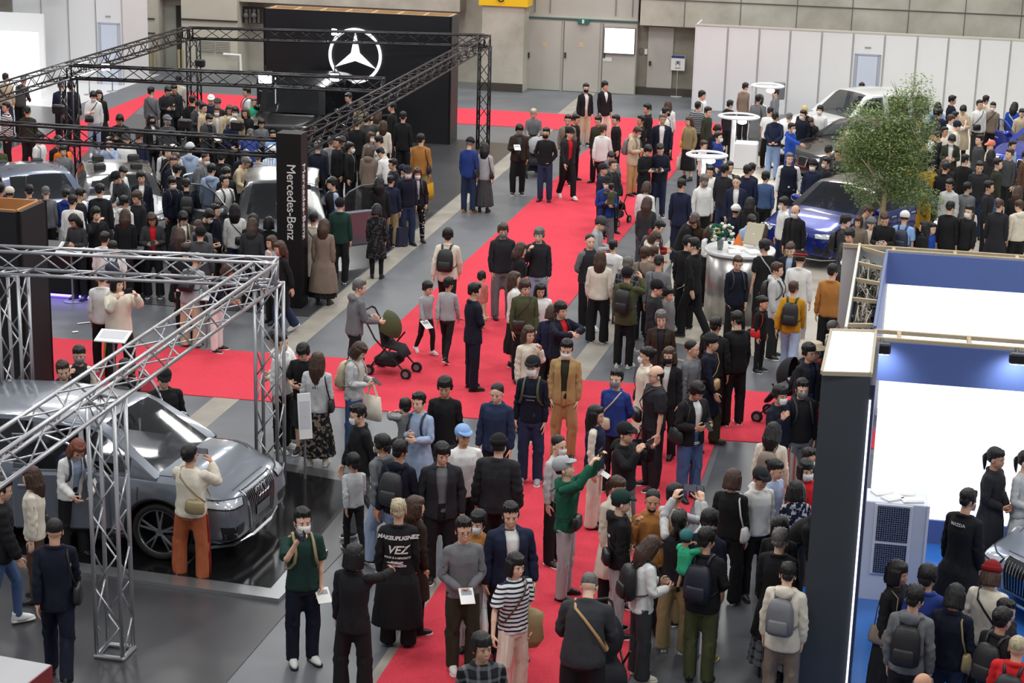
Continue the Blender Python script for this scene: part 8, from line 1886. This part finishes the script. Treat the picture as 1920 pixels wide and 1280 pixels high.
# price board tilted on a thin stand, info stands
def info(px, py, w, h_, ht, rz, lab, tilt=55):
    X, Y = at(px, py); t = empty('info_stand', (X, Y, 0), rz, lab, 'stand'); st_ = plain('stand_grey', (150, 152, 155), .35, .6); mb = MB(); mb.cyl((0, 0, 0), .17, .015, 0, 24); mb.cyl((0, 0, 0), .018, ht, 0, 10); mb.build('stand_pole', [st_], t)
    mb = MB(); mb.box((0, 0, 0), (w, h_, .025), bev=.005); b = mb.build('info_panel', [plain('panel_white', (226, 228, 228), .35)], t); b.location = (0, 0, ht); b.rotation_euler = (math.radians(tilt), 0, 0); mb = MB(); mb.box((0, .02, .014), (w*.8, h_*.6, .003)); mb.build('printed_area', [plain('print_pale', (196, 198, 204), .5)], b)
info(572, 905, .18, .62, .95, .35, 'tall narrow white price board on a dark stand by the column', 78)
info(365, 640, .5, .36, .98, TB, 'white tilted information panel under the silver beam at centre', 22); info(216, 745, .5, .34, .98, TB, 'white tilted information panel before the cream jacket', 18); info(137, 565, .5, .34, 1.0, TB, 'white tilted information panel beside the black desk', 25); info(388, 652, .34, .26, .9, TB, 'smaller white panel below the centre information panel', 18)
# things on the counter
cx, cy, cz = CT
t = empty('flower_vase', (cx-.38, cy-.1, cz), 0, 'glass vase of white and yellow flowers on the silver counter', 'vase'); mb = MB(); mb.rings([(0, 0, 0, .05, .05), (0, 0, .12, .06, .06), (0, 0, .2, .045, .045)], 0, 18); mb.build('vase', [plain('vase_glass', (120, 130, 130), .1)], t, True)
rnd = random.Random(3); mb = MB(); mb2 = MB(); mb3 = MB()
for i in range(70):
    a = rnd.uniform(0, 6.28); r_ = rnd.uniform(.03, .24); z_ = rnd.uniform(.22, .5)-r_*.3; q = (r_*math.cos(a), r_*math.sin(a), z_)
    if i % 2: mb.ell(q, (.035, .035, .028), 0, 8, 6)
    elif i % 7 == 0: mb3.ell(q, (.03, .03, .025), 0, 8, 6)
    else: mb2.ell(q, (.05, .02, .03), 0, 8, 5, R=rotz(a))
mb.build('white_blooms', [plain('petal_white', (222, 220, 206), .7)], t, True)['kind'] = 'stuff'; mb3.build('yellow_blooms', [plain('petal_yellow', (214, 186, 84), .7)], t, True)['kind'] = 'stuff'; mb2.build('leaves', [fabric('green')], t, True)['kind'] = 'stuff'
t = empty('menu_display', (cx+.25, cy+.15, cz), -.5, 'tilted tablet display on a white easel on the counter', 'display'); mb = MB(); mb.box((0, 0, .25), (.34, .03, .42), R=rotx(-.5), bev=.01); mb.build('display_panel', [plain('panel_tan', (176, 168, 146), .4)], t); mb = MB(); mb.cap((0, .1, 0), (0, 0, .25), .02); mb.build('easel_leg', [wm], t)
t = mb = MB(); mb.tube([(0, 0, 0), (0, 0, .2)], [.1, .015], 0, 18, d0=np.array([0, 0, 1.])); o = mb.build('orange_cone', [plain('cone_orange', (226, 120, 50), .5)], loc=(cx+.0, cy+.35, cz)); tag(o, 'small orange cone on the counter behind the flowers', 'cone')
for k, (a, b, lb) in enumerate(((-.15, -.35, 'white leaflet pile nearest the counter edge'), (.2, -.32, 'white leaflet pile at the right of the counter edge'), (-.05, -.05, 'white leaflet pile in the middle of the counter'))):
    mb = MB(); mb.box((0, 0, .02), (.22, .3, .04), bev=.004); o = mb.build('leaflet_pile', [papers], loc=(cx+a, cy+b, cz), rz=.3*k); tag(o, lb, 'leaflets', 'leaflets on the silver counter')
# black sign board beside the off roader, with its thin bright tube
X, Y = at(500, 262); hs_ = hgt(500, 262, 150); t = empty('sign_board', (X, Y, 0), TB, 'black sign board with small white lettering left of the off roader', 'sign'); mb = MB(); mb.box((0, 0, hs_/2), (.52, .06, hs_)); mb.build('board', [blk2], t); mb = MB(); mb.box((.275, -.02, hs_/2+.25), (.025, .02, hs_*.8)); mb.build('light_tube', [plain('tube_glow', (255, 255, 255), .4, emit=(255, 255, 255), estr=2.5)], t)
text_obj('lettering', 'Mercedes-Benz', .062, lett, Matrix.Translation((0, -.035, hs_*.82))@Matrix.Rotation(math.pi/2, 4, 'X'), t, depth=.002)
# laptop case / black boxes held up
for px, py, lab, rz in ((222, 505, 'black box with handle standing on the black desk', .1),):
    X, Y = at(px, py, DESKH); mb = MB(); mb.box((0, 0, .13), (.36, .3, .26), bev=.03); o = mb.build('black_box', [plain('box_black', (36, 36, 38), .5)], loc=(X, Y, DESKH+.03), rz=rz); tag(o, lab, 'box')
X, Y = at(1810, 415, 1.0); mb = MB(); 
# rope posts at the far left
for px, py, lb in ((168, 178, 'left silver barrier post before the panel door'), (211, 172, 'right silver barrier post before the panel door')):
    X, Y = at(px, py); t = empty('barrier_post', (X, Y, 0), 0, lb, 'barrier post', 'barrier posts'); mb = MB(); mb.cyl((0, 0, 0), .18, .02, 0, 20); mb.cyl((0, 0, 0), .022, .92, 0, 10); mb.ell((0, 0, .93), (.03, .03, .03)); mb.build('post', [sil], t, True)
X, Y = at(1430, 1320); t = empty('barrier_post', (X, Y, 0), 0, 'black barrier post standing at the bottom edge left of the tower', 'barrier post'); mb = MB(); mb.cyl((0, 0, 0), .18, .02, 0, 20); mb.box((0, 0, .55), (.07, .07, 1.1), bev=.01); mb.build('post', [blt], t); mb = MB(); mb.cap((.04, 0, .82), (.2, 0, .82), .012); mb.build('belt_clip', [sil], t)
# speaker and monitor stand by the panel wall
X, Y = at(1457, 225); hz = hgt(1457, 225, 155); mb = MB(); mb.box((0, 0, hz-.25), (.36, .3, .5), bev=.02); mb.cyl((0, 0, 0), .03, hz-.4, 0, 10); mb.cyl((0, 0, 0), .2, .03); o = mb.build('speaker', [plain('speaker_grey', (100, 104, 112), .5)], loc=(X, Y, 0), rz=TB); tag(o, 'grey speaker on a stand before the white panel wall', 'speaker')
# scooter-like display at the right edge with a bag
X, Y = at(1908, 470); t = empty('mobility_scooter', (X, Y, 0), .6, 'black handlebar scooter with a lettered bag at the right edge', 'scooter'); mb = MB(); mb.tube([(0, -.1, .15), (0, .0, .7), (0, .05, 1.0)], .025, 0, 8); mb.tube([(-.3, .1, .98), (-.12, .0, 1.03), (.12, .0, 1.03), (.3, .1, .98)], .018, 0, 8); mb.box((0, .3, .15), (.3, .9, .06), bev=.02); mb.build('frame', [blt], t)
for b in (-.12, .7): mb = MB(); mb.tube([(-.035, b, .12), (.035, b, .12)], .12, 0, 18); mb.build('wheel', [plain('tyre', (22, 22, 23), .75)], t)
X, Y = at(1893, 470); t = empty('lettered_bag', (X-.15, Y-.3, 0), .2, 'grey bag printed with big black letters below the scooter handlebar', 'bag'); mb = MB(); mb.rings([(0, 0, 0, .16, .1), (0, 0, .55, .14, .07), (0, 0, .6, .05, .03)], 0, 16, sq=3); mb.build('bag_body', [fabric('pale')], t, True); text_obj('lettering', 'NG', .14, plain('ink', 'black', .6), Matrix.Translation((0, -.105, .32))@Matrix.Rotation(math.pi/2, 4, 'X')@Matrix.Rotation(-1.2, 4, 'Z'), t, depth=.002)
# scraps of paper on the floor
for px, py, lb, s_ in ((160, 606, 'long white paper scrap on the floor before the black desk', (.28, .05)), (141, 623, 'small white paper scrap on the floor near the red carpet', (.1, .07))):
    X, Y = at(px, py); mb = MB(); mb.box((0, 0, .014), (s_[0], s_[1], .003)); o = mb.build('paper_scrap', [papers], loc=(X, Y, 0), rz=.5); tag(o, lb, 'paper')

p = PEOPLE['person in black hat with red band and white jacket']; mb = MB(); mb.tube([(.101*math.cos(a), .015+.115*math.sin(a), 1.672) for a in np.linspace(0, 2*math.pi, 25)[:-1]], .013, 0, 6, closed=True)
me = mb.mesh('hat_band', [fabric('red')], True); v = np.array([q.co for q in me.vertices]); out = skin(v, weights(v, 'head'), p.T, p.headk)*p.sc; me.vertices.foreach_set('co', out.ravel()); me.update(); o = bpy.data.objects.new('hat_band', me); COL.objects.link(o); o.parent = p.o
